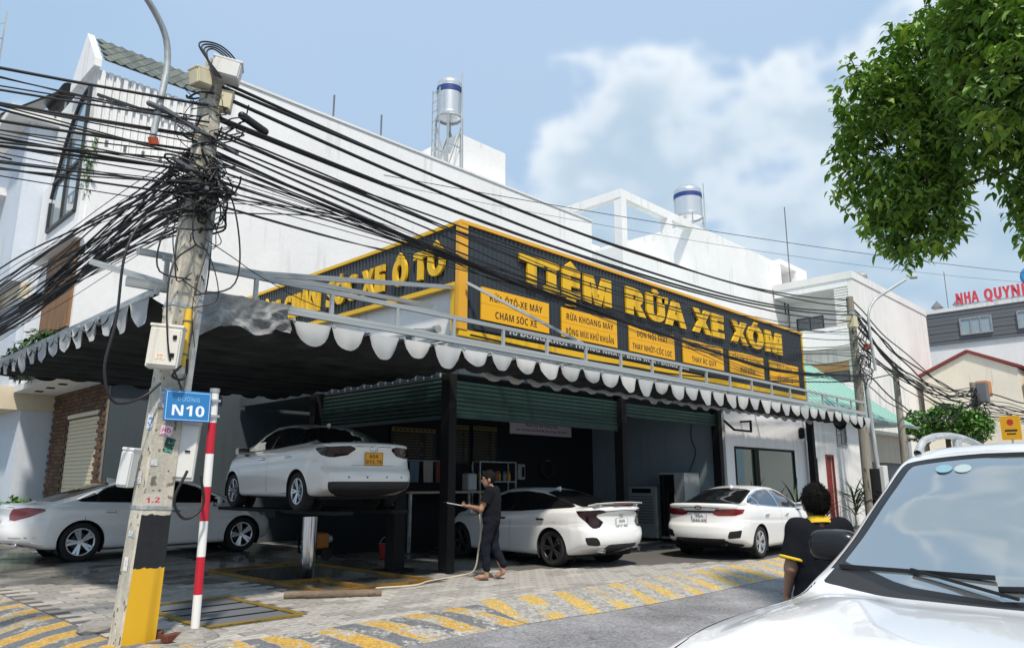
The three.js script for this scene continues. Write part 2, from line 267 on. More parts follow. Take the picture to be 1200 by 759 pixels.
// solid letters: one mesh each, laid along +x from x = 0; returns the list of [geometry, x0, x1]
const CAP = Math.max(...font.generateShapes('H', 1).flatMap((s) => s.getPoints(4).map((p) => p.y)));
function letters3d(str, height, width, depth, bevel) {
  const out = []; let x = 0; const size = height / CAP;
  for (const c of str) {
    if (c === ' ') { x += size * 0.22; continue; }
    const [b, marks] = DEC(c), adv = font.data.glyphs[b].ha * size / font.data.resolution, shapes = font.generateShapes(b, size), mid = adv / 2, extra = [];
    const poly = (pts) => extra.push(new THREE.Shape(pts.map(([px, py]) => new THREE.Vector2(px, py))));
    let top = height * 1.07; const s = height * 0.2, th = height * 0.13;
    for (const m of marks.map((q) => q.codePointAt(0)).sort((p, q) => (q === 0x302 || q === 0x306) - (p === 0x302 || p === 0x306))) {
      if (m === 0x302) { poly([[mid - s, top], [mid, top + s * 0.85], [mid + s, top], [mid + s * 0.55, top], [mid, top + s * 0.4], [mid - s * 0.55, top]]); top += s * 0.7; }
      else if (m === 0x306) { poly([[mid - s, top + s * 0.6], [mid - s * 0.6, top + s * 0.6], [mid, top + s * 0.3], [mid + s * 0.6, top + s * 0.6], [mid + s, top + s * 0.6], [mid + s * 0.5, top], [mid - s * 0.5, top]]); top += s * 0.7; }
      else if (m === 0x301) poly([[mid - s * 0.4, top], [mid + s * 0.1, top], [mid + s * 0.7, top + s * 0.75], [mid + s * 0.1, top + s * 0.75]]);
      else if (m === 0x309) poly([[mid - s * 0.15, top], [mid + s * 0.2, top], [mid + s * 0.2, top + s * 0.2], [mid + s * 0.5, top + s * 0.5], [mid + s * 0.2, top + s * 0.8], [mid - s * 0.4, top + s * 0.75], [mid - s * 0.4, top + s * 0.45], [mid, top + s * 0.5]]);
      else if (m === 0x323) poly([[mid - th, -th * 0.8], [mid + th, -th * 0.8], [mid + th, -th * 2.4], [mid - th, -th * 2.4]]);
      else if (m === 0x31b) poly([[adv * 0.84, height * 0.82], [adv * 1.04, height * 0.86], [adv * 1.08, height * 1.08], [adv * 0.94, height * 1.04], [adv * 0.92, height * 0.96], [adv * 0.82, height * 0.96]]);
    }
    const opt = { depth, bevelEnabled: true, bevelSize: 0.003, bevelOffset: bevel, bevelThickness: 0.004, bevelSegments: 1, curveSegments: 5 };
    const g = merge([...shapes, ...extra].map((sh) => new THREE.ExtrudeGeometry(sh, opt)));
    out.push([g, x, x + adv]); x += adv + size * 0.035;
  }
  const k = width / x;
  return out.map(([g, a]) => g.translate(a, 0, 0).scale(k, 1, 1));
}

// ---------- car wash ----------
const SHOP = { u0: 8.75, u1: 23.5, v: 9.86, back: 14.25 };
{
  const b = thing('car_wash_building', 'open-fronted car wash with black columns, green shutters and white office end', 'building');
  for (const [u, v] of [[8.62, 9.88], [13.7, 9.88], [18.0, 9.88], [8.62, 14.3]]) part(b, 'column', bx(u - 0.085, u + 0.085, 0, 3.38, v - 0.02, v + 0.2), M.black);
  part(b, 'column', bx(23.28, 23.46, 0, 3.38, 9.62, 9.8), M.black, 'slim black column at the office corner');
  part(b, 'back_wall', bx(8.75, 18.3, 0, 3.4, SHOP.back, SHOP.back + 0.2), M.darkWall);
  part(b, 'partition_wall', bx(18.12, 18.3, 0, 3.38, 10.14, SHOP.back), M.blueWall, 'dull blue side wall of the wash bay');
  part(b, 'roof_slab', bx(8.78, 23.5, 3.4, 3.62, 9.9, 18.35), M.slateWall);
  part(b, 'fascia', bx(8.8, 23.5, 3.62, 4.2, 9.93, 10.08), M.white, 'white band below the front sign');
  part(b, 'fascia', bx(8.86, 9.0, 3.62, 5.1, 10.09, 18.3), M.white, 'white band below the side sign');
  part(b, 'parapet_frame', bx(8.95, 23.4, 4.2, 6.1, 10.12, 10.25), M.darkWall);
  part(b, 'parapet_frame', bx(8.97, 9.1, 5.1, 6.1, 10.25, 18.3), M.darkWall);
  // office front with its window opening
  const W = { a: 18.75, b: 22.5, lo: 0.55, hi: 2.46 };
  part(b, 'office_wall', merge([bx(18.3, W.a, 0, 3.4, 9.9, 10.1), bx(W.b, 23.5, 0, 3.4, 9.9, 10.1), bx(W.a, W.b, 0, W.lo, 9.9, 10.1), bx(W.a, W.b, W.hi, 3.4, 9.9, 10.1), bx(23.3, 23.5, 0, 3.4, 10.1, 14.2)]), M.white);
  part(b, 'office_floor', bx(18.3, 23.3, 0, 0.06, 10.1, 14.2), M.floor);
  part(b, 'office_back_wall', bx(18.3, 23.3, 0, 3.4, 14.2, 14.3), std(lin(0.16, 0.19, 0.16), 0.8));
  const w = sub(b, 'window'); w.userData.label = 'wide dark-framed office window with green-tinted glass';
  part(w, 'frame', merge([bx(W.a, W.b, W.hi - 0.06, W.hi, 9.88, 9.98), bx(W.a, W.b, W.lo, W.lo + 0.06, 9.88, 9.98), bx(W.a, W.a + 0.06, W.lo + 0.06, W.hi - 0.06, 9.88, 9.98), bx(W.b - 0.06, W.b, W.lo + 0.06, W.hi - 0.06, 9.88, 9.98), bx(19.85, 20.12, W.lo + 0.06, W.hi - 0.06, 9.87, 9.98)]), M.black);
  const gm = new THREE.MeshPhysicalMaterial({ color: lin(0.16, 0.26, 0.17), roughness: 0.03, transmission: 0.6, thickness: 0, ior: 1.6, clearcoat: 1 });
  part(w, 'pane', bx(W.a + 0.06, 19.85, W.lo + 0.06, W.hi - 0.06, 9.92, 9.926), gm); part(w, 'pane', bx(20.12, W.b - 0.06, W.lo + 0.06, W.hi - 0.06, 9.92, 9.926), gm);
  part(b, 'wall_speaker', at(new THREE.CapsuleGeometry(0.09, 0.18, 6, 12), 22.98, 3.0, -9.82), M.black);
  part(b, 'wall_bracket', merge([bar(P(18.25, 3.12, 9.88), P(18.25, 2.86, 9.6), 0.05), bar(P(18.25, 2.86, 9.6), P(19.2, 2.86, 9.6), 0.05), bar(P(19.2, 2.86, 9.6), P(19.2, 3.16, 9.6), 0.05), bar(P(19.2, 3.14, 9.6), P(19.2, 3.14, 9.9), 0.05)]), M.black);
  // roller shutters, partly lowered: each slat a piece
  const slatG = (len) => { const s = []; for (let k = 0; k <= 6; k++) { const a = k / 6 * Math.PI; s.push([Math.sin(a) * 0.018, -0.036 + 0.072 * k / 6]); } s.push([-0.012, 0.036], [-0.012, -0.036]); return prism(s, len); };
  const shutter = (label, y0, y1, len, place) => {
    const r = sub(b, 'roller_shutter'); r.userData.label = label;
    const g = slatG(len); let k = 0;
    for (let y = y1 - 0.04; y > y0; y -= 0.0765) { const m = part(r, k ? 'slat_' + String(k).padStart(3, '0') : 'slat', g, M.green); m.position.y = y; k++; }
    part(r, 'bottom_bar', new THREE.BoxGeometry(0.035, 0.07, len).translate(0, y0 - 0.03, len / 2), M.green);
    place(r);
  };
  const front = (u0) => (r) => { r.rotation.y = Math.PI / 2; r.position.set(u0, 0, -9.96); for (const m of r.children) m.scale.x = -1; };
  shutter('lowered green roller shutter over the sedan bay', 2.68, 3.28, 4.78, front(8.78));
  shutter('short green roller shutter over the cooler bay', 3.02, 3.26, 4.08, front(13.86));
  shutter('green roller shutter on the side of the shop', 2.66, 3.3, 4.0, (r) => { r.position.set(8.66, 0, -14.16); for (const m of r.children) m.scale.x = -1; });
  const grille = sub(b, 'grille'); grille.userData.label = 'steel bar grille above the side shutter';
  for (let k = 0; k < 17; k++) part(grille, 'bar', bar(P(8.74, 3.34, 14.2 - k * 0.24), P(8.74, 4.0, 14.2 - k * 0.24), 0.022), M.steel);
  part(grille, 'rail', bar(P(8.74, 4.0, 14.25), P(8.74, 4.0, 10.2), 0.03), M.steel); part(grille, 'rail', bar(P(8.74, 3.36, 14.25), P(8.74, 3.36, 10.2), 0.04), M.green);
}

// ---------- signs ----------
function corrugated(len, h) {                                  // ribbed sheet in x (0..len), y (0..h), ribs 0.12 m apart, facing +z
  const prof = []; for (let x = 0; x < len - 0.001; x += 0.12) prof.push([x, 0], [x + 0.07, 0], [x + 0.08, 0.018], [x + 0.11, 0.018]); prof.push([len, 0]);
  const p = [], idx = [], t = []; let o = 0;
  for (let i = 0; i + 1 < prof.length; i++) { const [a, za] = prof[i], [b, zb] = prof[i + 1]; p.push(a, 0, za, b, 0, zb, b, h, zb, a, h, za); t.push(a, 0, b, 0, b, h, a, h); idx.push(o, o + 1, o + 2, o, o + 2, o + 3); o += 4; }
  return geom(p, null, t, idx);
}
{
  const s = thing('shop_sign', 'long black ribbed shop sign with big yellow letters and yellow service panels', 'sign');
  s.position.set(8.75, 4.2, -9.84);
  const L = 14.8, H = 2.0;
  part(s, 'ribbed_panel', corrugated(L, H), M.corr);
  part(s, 'top_trim', bx(-0.06, L + 0.06, H, H + 0.07, -0.05, 0.1).translate(0, 0, 0.0), M.yellowTrim);
  part(s, 'bottom_trim', bx(-0.06, L + 0.06, -0.12, 0, -0.03, 0.06), M.yellow);
  part(s, 'end_trim', bx(-0.1, 0.12, 0, H, -0.045, 0.05), M.yellowTrim); part(s, 'end_trim', bx(L - 0.03, L + 0.06, 0, H, -0.03, 0.05), M.yellow);
  const words = [['TIỆM', 1.5, 4.58], ['RỬA', 4.98, 7.62], ['XE', 8.02, 9.66], ['XÓM', 10.05, 13.3]];
  for (const [w, a, b2] of words) for (const g of letters3d(w, 0.60, b2 - a, 0.05, 0.026)) { const m = part(s, 'letter', g, M.yellow); m.position.set(a, 1.14, 0.03); }
  const panels = [[0.46, 2.36, 'RỬA ÔTÔ-XE MÁY', 'CHĂM SÓC XE'], [2.76, 4.68, 'RỬA KHOANG MÁY', 'XÔNG MÙI KHỬ KHUẨN'], [5.15, 7.06, 'DỌN NỘI THẤT', 'THAY NHỚT-CỐC LỌC'], [7.46, 9.5, 'ĐÁNH BÓNG PHỦ CERAMIC', 'THAY ẮC QUY'], [9.86, 11.88, 'TẨY NHỰA ĐƯỜNG', 'PHỦ GẦM'], [12.28, 14.28, 'TẨY Ố KÍNH', 'ĐỒ CHƠI XE']];
  for (const [a, b2, t1, t2] of panels) [[t1, 0.72], [t2, 0.405]].forEach(([txt, y]) => {
    const tx = canvasTex(1024, 160, (g, w, h) => { g.fillStyle = '#f4b514'; g.fillRect(0, 0, w, h); const n = txt.length, sz = 98; g.font = 'bold ' + sz + 'px sans-serif'; const wide = [...txt].reduce((q, c) => q + g.measureText(DEC(c)[0]).width, 0), sx = Math.min(1.0, 900 / wide); vtext(g, txt, w / 2, h * 0.78, sz, { color: '#141414', sx }); });
    const m = std(0xffffff, 0.45, { map: tx }), yel = M.yellow, g = new THREE.BoxGeometry(b2 - a, 0.31, 0.03); g.translate((a + b2) / 2, y + 0.0, 0.04);
    const pm = part(s, 'service_panel', g, [yel, yel, yel, yel, m, yel]); return pm;
  });
  const strip = canvasTex(2048, 64, (g, w, h) => { g.clearRect(0, 0, w, h); g.fillStyle = '#2b3135'; g.fillRect(0, 0, w, h); vtext(g, '10 ĐỒNG KHỞI - THỐNG NHẤT - BIÊN HÒA - ĐỒNG NAI', w * 0.46, h * 0.8, 46, { color: '#c9ccce', sx: 1.25 }); });
  part(s, 'address_strip', new THREE.BoxGeometry(9.0, 0.15, 0.02).translate(4.8, 0.12, 0.035), [M.corr, M.corr, M.corr, M.corr, std(0xffffff, 0.6, { map: strip }), M.corr]);

  const q = thing('shop_sign', 'black ribbed side sign with yellow letters above the side awning', 'sign');
  q.position.set(8.74, 5.1, -18.3); q.rotation.y = -Math.PI / 2;   // its +x runs towards the corner, facing the side street
  const L2 = 8.36, H2 = 1.1;
  part(q, 'ribbed_panel', corrugated(L2, H2), M.corr);
  part(q, 'top_trim', bx(0, L2, H2, H2 + 0.07, -0.05, 0.1), M.yellow);
  part(q, 'bottom_trim', bx(0, L2, -0.09, 0, -0.05, 0.05), M.yellow);
  part(q, 'lower_board', bx(L2 - 0.12, L2 - 0.003, -0.9, -0.09, -0.05, 0.0), M.yellow);
  for (const [w, a, b2] of [['TIỆM', 0.5, 1.9], ['CHĂM', 2.1, 3.75], ['SÓC', 4.0, 5.2], ['XE', 5.4, 6.2], ['Ô', 6.45, 6.95], ['TÔ', 7.15, 8.1]]) for (const g of letters3d(w, 0.52, b2 - a, 0.05, 0.022)) part(q, 'letter', g, M.yellow).position.set(a, 0.24, 0.03);
}

// ---------- awnings ----------
const AW = { y: 3.46, u0: 2.85, u1: 24.3, v0: 8.25, vb: 9.55, vEnd: 15.7, uB: 8.5, p: 0.57 };
{
  // sheet that sags between its cross rods; rods run along dir, waves repeat along the other axis
  const sagSheet = (a0, a1, b0, b1, alongU) => {
    const p = [], t = [], idx = [], na = Math.round((a1 - a0) / AW.p) * 8, nb = 8;
    for (let i = 0; i <= na; i++) for (let j = 0; j <= nb; j++) {
      const a = lerp(a0, a1, i / na), b = lerp(b0, b1, j / nb), ph = ((a - a0) / AW.p) % 1, y = AW.y - 0.085 * (1 - (2 * ph - 1) ** 2) - 0.012 * fbm(a * 2.1, b * 2.3, 3, 2);
      if (alongU) p.push(a, y, -b); else p.push(b, y, -a); t.push(a, b);
      if (i && j) { const k = i * (nb + 1) + j, q = (i - 1) * (nb + 1) + j; idx.push(q - 1, q, k, q - 1, k, k - 1); }
    }
    return geom(p, null, t, idx);
  };
  // one hanging scallop, in x -w/2..w/2, hanging from y = 0, slightly bellied; v selects a variant
  const scallop = (w, d, belly, skew) => {
    const p = [], t = [], idx = [], n = 10, m = 5;
    for (let i = 0; i <= n; i++) { const x = i / n * 2 - 1, drop = d * Math.pow(Math.max(0, 1 - Math.abs(x) ** 2.3), 0.72); for (let j = 0; j <= m; j++) { const f = j / m; p.push(x * w / 2 * (1 - 0.04 * f) + skew * f * d, -drop * f, belly * Math.sin(f * 2.4) * (1 - x * x) + 0.012 * Math.sin(x * 7 + skew * 40) * f); t.push(x * w / 2, -drop * f); if (i && j) { const k = i * (m + 1) + j, q = k - m - 1; idx.push(q - 1, k - 1, k, q - 1, k, q); } } }
    return geom(p, null, t, idx);
  };
  reseed(21);
  const SC = []; for (let k = 0; k < 7; k++) SC.push(scallop(0.55, rr(0.245, 0.31), rr(0.03, 0.07), rr(-0.12, 0.12)));
  const row = (parent, list, ry, mat, s = 1) => list.forEach(([u, y, v], k) => { const m = part(parent, k ? 'scallop_' + String(k).padStart(3, '0') : 'scallop', SC[Math.floor(rnd() * 7)], mat === M.hem ? [M.hem, M.hem, M.hem2, M.hem3][Math.floor(rnd() * 4)] : mat); m.position.set(u, y, -v); m.rotation.set(rr(-0.08, 0.12), ry + rr(-0.05, 0.05), rr(-0.03, 0.03)); m.scale.set(rr(0.9, 1.04), s * rr(0.8, 1.15), 1); });
  const front = thing('awning', 'long dark fabric awning with scalloped pale hem along the shop front', 'awning');
  part(front, 'fabric', sagSheet(AW.u0, AW.u1, AW.v0, AW.vb, true), M.fabric);
  const rods = []; for (let u = AW.u0; u <= AW.u1; u += AW.p) rods.push(bar(P(u, AW.y + 0.01, AW.v0 - 0.02), P(u, AW.y + 0.01, AW.vb), 0.02, 0.02, true)); part(front, 'cross_rods', merge(rods), M.steel);
  const hem = []; for (let u = AW.u0 + 1.95; u < AW.u1; u += AW.p) hem.push([u, AW.y, AW.v0 - 0.01]);
  row(front, hem, 0, M.hem);
  const hb = []; for (let u = 9.3; u < 23.4; u += AW.p) hb.push([u, AW.y - 0.02, AW.vb]); row(sub(front, 'rear_hem'), hb, 0, M.hem, 0.6);
  const he = []; for (let v = AW.v0 + 0.3; v < AW.vb; v += AW.p) he.push([AW.u1, AW.y, v]); row(sub(front, 'end_hem'), he, Math.PI / 2, M.fabric, 1.0);
  // galvanised frame on top: two long rails with short posts, cross arms back to the shop
  part(front, 'lower_rail', bar(P(2.6, AW.y + 0.13, AW.v0 + 0.05), P(AW.u1, AW.y + 0.13, AW.v0 + 0.05), 0.05, 0.1), M.steel);
  part(front, 'upper_rail', bar(P(2.95, AW.y + 0.47, AW.v0 + 0.05), P(AW.u1, AW.y + 0.47, AW.v0 + 0.05), 0.05, 0.06), M.steel);
  for (let u = 3.0; u < AW.u1; u += 1.06) part(front, 'rail_post', bar(P(u, AW.y + 0.18, AW.v0 + 0.05), P(u, AW.y + 0.44, AW.v0 + 0.05), 0.045), M.steel);
  for (let u = 4.1; u < AW.u1; u += 3.18) part(front, 'cross_arm', bar(P(u, AW.y + 0.2, AW.v0 + 0.08), P(u, AW.y + 0.2, u < 8.7 ? 15.6 : 9.95), 0.05, 0.07), M.steel);
  part(front, 'stay', bar(P(8.78, 5.05, 9.72), P(10.4, AW.y + 0.5, AW.v0 + 0.1), 0.05), M.steel);
  part(front, 'stay', bar(P(2.6, AW.y + 0.62, 9.6), P(3.4, AW.y + 0.14, AW.v0 + 0.1), 0.07), M.steel);
  part(front, 'tie_beam', bar(P(3.9, AW.y + 0.5, AW.v0 + 0.1), P(8.7, 5.0, 10.0), 0.05, 0.07), M.steel); part(front, 'tie_beam', bar(P(2.7, AW.y + 0.5, AW.v0 + 0.1), P(8.7, 4.75, 10.6), 0.05, 0.07), M.steel);
  // loose grey tarpaulin folded over the corner of the frame
  { const p = [], t = [], idx = [], n = 60, m = 24; for (let i = 0; i <= n; i++) for (let j = 0; j <= m; j++) { const x = i / n, f = j / m, drop = 0.44 + 0.14 * Math.sin(x * 9) * Math.sin(x * 3 + 1) - (x > 0.82 ? 0.05 : 0); p.push(2.98 + x * 1.5 + 0.03 * Math.sin(f * 6 + x * 3), AW.y + 0.17 - drop * f - 0.03 * (fbm(x * 9, f * 7, 4, 3) - 0.5), -(AW.v0 - 0.06 - 0.16 * (fbm(x * 11 + f * 2, f * 4 - x * 3, 2, 3) - 0.5) * (0.3 + f) - 0.03 * Math.sin(x * 29 + f * 3) * f)); t.push(x * 1.5, f * 0.6); if (i && j) { const k = i * (m + 1) + j, q = k - m - 1; idx.push(q - 1, k - 1, k, q - 1, k, q); } } part(front, 'tarpaulin', geom(p, null, t, idx), M.tarp, 'crumpled grey tarpaulin over the awning corner'); }

  const side = thing('awning', 'dark fabric awning with scalloped hem over the side forecourt', 'awning');
  part(side, 'fabric', sagSheet(AW.vb + 0.01, AW.vEnd, AW.u0, AW.uB, false), M.fabric);
  const rs = []; for (let v = AW.vb; v <= AW.vEnd; v += AW.p) rs.push(bar(P(AW.u0 - 0.02, AW.y + 0.01, v), P(AW.uB, AW.y + 0.01, v), 0.02, 0.02, true)); part(side, 'cross_rods', merge(rs), M.steel);
  const hs = []; for (let v = AW.v0 + 0.3; v < AW.vEnd; v += AW.p * 0.96) hs.push([AW.u0 - 0.01, AW.y + 0.02, v]); row(side, hs, Math.PI / 2, M.hem);
  const hr = []; for (let u = AW.u0 + 0.3; u < AW.uB; u += AW.p) hr.push([u, AW.y, AW.vEnd]); row(sub(side, 'rear_hem'), hr, 0, M.fabric, 0.45);
  part(side, 'side_rail', bar(P(AW.u0 + 0.06, AW.y + 0.07, AW.v0), P(AW.u0 + 0.06, AW.y + 0.07, AW.vEnd), 0.05, 0.08), M.steel);
  part(side, 'rear_rail', bar(P(AW.u0, AW.y + 0.07, AW.vEnd - 0.04), P(AW.uB, AW.y + 0.07, AW.vEnd - 0.04), 0.05, 0.08), M.steel);
  // rolled-up awning under the side sign
  const roll = thing('rolled_awning', 'pale rolled awning cassette below the sign corner', 'awning');
  part(roll, 'roll', bar(P(8.45, 4.2, 16.0), P(8.45, 4.2, 10.1), 0.075, 0.075, true), M.steel);
  part(roll, 'cloth', bx(8.43, 8.46, 3.86, 4.15, 10.15, 15.9), M.tarp);
  part(roll, 'label_plate', bx(8.36, 8.38, 3.86, 4.12, 10.2, 10.75), std(lin(0.7, 0.72, 0.74), 0.6), 'small printed maker plate');
}

// ---------- buildings behind ----------
const frameMat = std(lin(0.03, 0.032, 0.035), 0.5), winGlass = new THREE.MeshPhysicalMaterial({ color: lin(0.07, 0.10, 0.12), roughness: 0.04, clearcoat: 1, clearcoatRoughness: 0.02 });
const paleGlass = new THREE.MeshPhysicalMaterial({ color: lin(0.30, 0.38, 0.42), roughness: 0.06, clearcoat: 1 });
// window on a wall facing -u (side street) or -v (front street): frame bars proud of the wall, pane inside
function windowOn(parent, face, at0, a0, a1, y0, y1, { frame = frameMat, glass = winGlass, bars = 1, rows = 0, out = 0.04, t = 0.06, name = 'window' } = {}) {
  const w = sub(parent, name), B = (p0, p1, q0, q1, d0, d1) => (face === 'u' ? bx(at0 - d1, at0 - d0, q0, q1, p0, p1) : bx(p0, p1, q0, q1, at0 - d1, at0 - d0));
  const l = [B(a0, a1, y1 - t, y1, 0, out), B(a0, a1, y0, y0 + t, 0, out), B(a0, a0 + t, y0 + t, y1 - t, 0, out), B(a1 - t, a1, y0 + t, y1 - t, 0, out)];
  const n = bars + 1, iw = (a1 - a0 - 2 * t);
  for (let k = 1; k < n; k++) { const c = a0 + t + iw * k / n; l.push(B(c - t * 0.4, c + t * 0.4, y0 + t, y1 - t, 0, out * 0.9)); }
  for (let k = 1; k <= rows; k++) { const c = lerp(y0 + t, y1 - t, k / (rows + 1)); l.push(B(a0 + t, a1 - t, c - t * 0.3, c + t * 0.3, 0, out * 0.8)); }
  part(w, 'frame', merge(l), frame);
  for (let k = 0; k < n; k++) { const p0 = a0 + t + iw * k / n + (k ? t * 0.4 : 0), p1 = a0 + t + iw * (k + 1) / n - (k < n - 1 ? t * 0.4 : 0); part(w, 'pane', B(p0, p1, y0 + t, y1 - t, 0.002, out * 0.4), glass); }
  return w;
}
// tall white townhouse behind the car wash
{
  const b = thing('townhouse', 'tall white townhouse with blank side wall, brick garage and tiled parapet', 'building');
  part(b, 'wall', bx(8.0, 23.8, 4.6, 12.35, 18.5, 24), M.white, 'large blank white side wall');
  part(b, 'wall', bx(8.3, 23.8, 0.0, 4.6, 18.5, 24), M.slateWall, 'slate-grey ground floor wall');  // ground floor in an even grey, darker than the wall above
  part(b, 'coping', bx(7.96, 23.84, 12.35, 12.42, 18.46, 24.04), M.whiteOld);
  part(b, 'wall', bx(4.75, 8.0, 3.95, 8.95, 18.5, 22.7), M.white, 'white upper floors over the garage');
  part(b, 'wall', bx(5.75, 8.3, 0, 3.78, 18.5, 22.7), M.slateWall);
  part(b, 'soffit', bx(4.7, 8.25, 3.78, 3.95, 18.3, 22.7), M.whiteOld);
  for (let k = 0; k < 4; k++) part(b, 'soffit_light', bx(5.0, 5.16, 3.755, 3.785, 18.75 + k * 1.0, 18.91 + k * 1.0), M.black);
  // brick surround of the garage: every brick its own piece, running bond on the face to the side street
  reseed(31);
  const bm = [[0.30, 0.17, 0.10], [0.24, 0.13, 0.08], [0.36, 0.21, 0.12], [0.20, 0.12, 0.085]].map((c) => std(lin(...c), 0.9, { map: again(T_conc, 1.6) }));
  const facing = part(b, 'brick_facing', merge([bx(5.70, 5.74, 0.14, 3.76, 18.52, 18.95), bx(5.70, 5.74, 0.14, 3.76, 21.35, 22.65), bx(5.70, 5.74, 3.15, 3.76, 18.95, 21.35)]), std(lin(0.22, 0.20, 0.17), 0.95));
  const bg = new RoundedBoxGeometry(0.05, 0.085, 0.225, 1, 0.006); let nb = 0;
  for (let r = 0; r < 38; r++) for (let c = 0; c < 18; c++) { const y = 0.19 + r * 0.095, v = 18.64 + c * 0.24 + (r % 2) * 0.12; if (y > 3.72 || v > 22.6) continue; if (v > 18.9 && v < 21.4 && y < 3.18) continue; if (nb >= 298 && y < 1.3) continue; const m = new THREE.Mesh(bg, bm[Math.floor(rnd() * 4)]); m.name = nb ? 'brick_' + String(nb).padStart(3, '0') : 'brick'; m.position.set(5.69 + rr(-0.004, 0.004), y, -v); shade(m); facing.add(m); nb++; }
  const door = sub(b, 'garage_door'); door.userData.label = 'cream roller garage door in the brick surround';
  const sg = new RoundedBoxGeometry(0.03, 0.088, 2.3, 2, 0.012), sm = std(lin(0.62, 0.54, 0.38), 0.6); for (let k = 0; k < 31; k++) { const m = part(door, k ? 'slat_' + String(k).padStart(3, '0') : 'slat', sg, sm); m.position.set(5.722, 0.19 + k * 0.093, -20.15); }
  part(door, 'lintel', bx(5.66, 5.74, 3.06, 3.15, 18.97, 21.3), M.cream);
  // bay with the tall black-framed window, wood panel and planter below
  part(b, 'bay', merge([bx(4.62, 4.75, 7.1, 9.9, 18.52, 18.75), bx(4.62, 4.75, 7.1, 7.7, 18.75, 21.5), bx(4.62, 4.75, 7.7, 9.9, 21.1, 21.5), bx(4.45, 4.75, 6.98, 7.1, 18.4, 21.7)]), M.white);
  const w = sub(b, 'window'); w.userData.label = 'tall black-framed window with a curved top';
  const arcTop = (v) => 10.9 - Math.pow(clamp((v - 18.75) / 2.35, 0, 1), 2.2) * 2.4;
  const pts = []; for (let k = 0; k <= 14; k++) { const v = 18.75 + 2.3 * k / 14; pts.push(P(4.6, arcTop(v), v)); }
  part(w, 'frame', merge([tube(pts, 0.05, 40, 6), bar(P(4.6, 7.7, 18.78), P(4.6, 10.9, 18.78), 0.08), bar(P(4.6, 7.72, 18.78), P(4.6, 7.72, 21.05), 0.08), bar(P(4.6, 9.0, 18.78), P(4.6, 9.0, 21.0), 0.08), bar(P(4.6, 7.72, 19.9), P(4.6, 9.9, 19.9), 0.07), bar(P(4.6, 7.72, 21.05), P(4.6, 8.5, 21.05), 0.08)]), frameMat);
  const sh = [[18.8, 7.75]]; for (let k = 0; k <= 14; k++) { const v = 18.8 + 2.2 * (1 - k / 14); sh.push([v, arcTop(v) - 0.03]); } sh.splice(1, 0, [21.0, 7.75]);
  part(w, 'pane', prism(sh, 0.01).rotateY(Math.PI / 2).translate(4.62, 0, 0), paleGlass);
  const wood = std(lin(0.46, 0.26, 0.13), 0.7, { map: dataTex(128, 256, (u, v) => { const k = 0.75 + (fbm(u * 30, v * 3, 111, 4, 30) - 0.5) * 0.4; return [k, k * 0.96, k * 0.9]; }, 0.6) });
  for (let k = 0; k < 7; k++) part(b, 'wood_plank', bx(4.68, 4.745, 4.95, 6.95, 18.62 + k * 0.33, 18.93 + k * 0.33), wood);
  part(b, 'planter', bx(4.3, 4.75, 3.96, 4.35, 18.6, 21.4), M.conc);
  // roof terrace, slatted wall set back, tiled mansard
  part(b, 'terrace_parapet', merge([bx(4.75, 8.0, 8.95, 9.35, 18.5, 18.62), bx(4.75, 4.87, 8.95, 9.35, 18.62, 22.7)]), M.white);
  for (let k = 0; k < 5; k++) part(b, 'parapet_post', bx(5.0 + k * 0.42, 5.06 + k * 0.42, 9.35, 9.55, 18.54, 18.59), M.greyClad);
  part(b, 'wall', bx(4.9, 8.0, 8.95, 11.75, 19.45, 23), M.whiteOld);
  for (let k = 0; k < 17; k++) part(b, 'slat', bx(4.95 + k * 0.18, 5.05 + k * 0.18, 9.0, 11.75, 19.39, 19.447), M.white);
  part(b, 'slat_rail', bx(4.9, 8.0, 11.0, 11.06, 19.33, 19.388), frameMat);
  const gable = [[-19.42, 11.76], [-19.30, 11.76], [-19.30, 11.98], [-20.3, 13.1], [-21.3, 11.98], [-21.3, 11.76]];
  part(b, 'gable_trim', prism(gable, 0.16).rotateY(-Math.PI / 2).translate(4.9, 0, 0).applyMatrix4(new THREE.Matrix4().makeScale(1, 1, 1)), M.white);
  const tileM = [[0.10, 0.115, 0.10], [0.13, 0.145, 0.12], [0.085, 0.10, 0.09]].map((c) => std(lin(...c), 0.55));
  const roof = part(b, 'roof', geom([4.95, 11.95, -19.25, 8.3, 11.95, -19.25, 8.3, 13.02, -20.25, 4.95, 13.02, -20.25], null, [0, 0, 3, 0, 3, 1.5, 0, 1.5], [0, 1, 2, 0, 2, 3]), tileM[2]);
  const tg = prism([[-0.13, 0], [0, -0.15], [0.13, 0], [0, 0.15]], 0.03, 0.006); let nt = 0;
  for (let r = 0; r < 7; r++) for (let c = 0; c < 13; c++) { const m = part(roof, nt ? 'tile_' + String(nt).padStart(3, '0') : 'tile', tg, tileM[Math.floor(rnd() * 3)]); m.position.set(5.05 + c * 0.255 + (r % 2) * 0.127, 12.03 + r * 0.145, -(19.3 + r * 0.136)); m.rotation.x = -0.75; nt++; }
  // rooftop stair box
  part(b, 'roof_house', bx(16.95, 19.4, 12.42, 14.25, 19.3, 24), M.white, 'white stair box on the roof');
  part(b, 'roof_house_recess', bx(16.75, 16.95, 12.42, 13.6, 19.8, 22), M.whiteOld);
  for (const u of [11.3, 13.1]) part(b, 'roof_pipe', bar(P(u, 12.4, 18.8), P(u, 13.35, 18.8), 0.03, 0.03, true), M.greyClad);
}
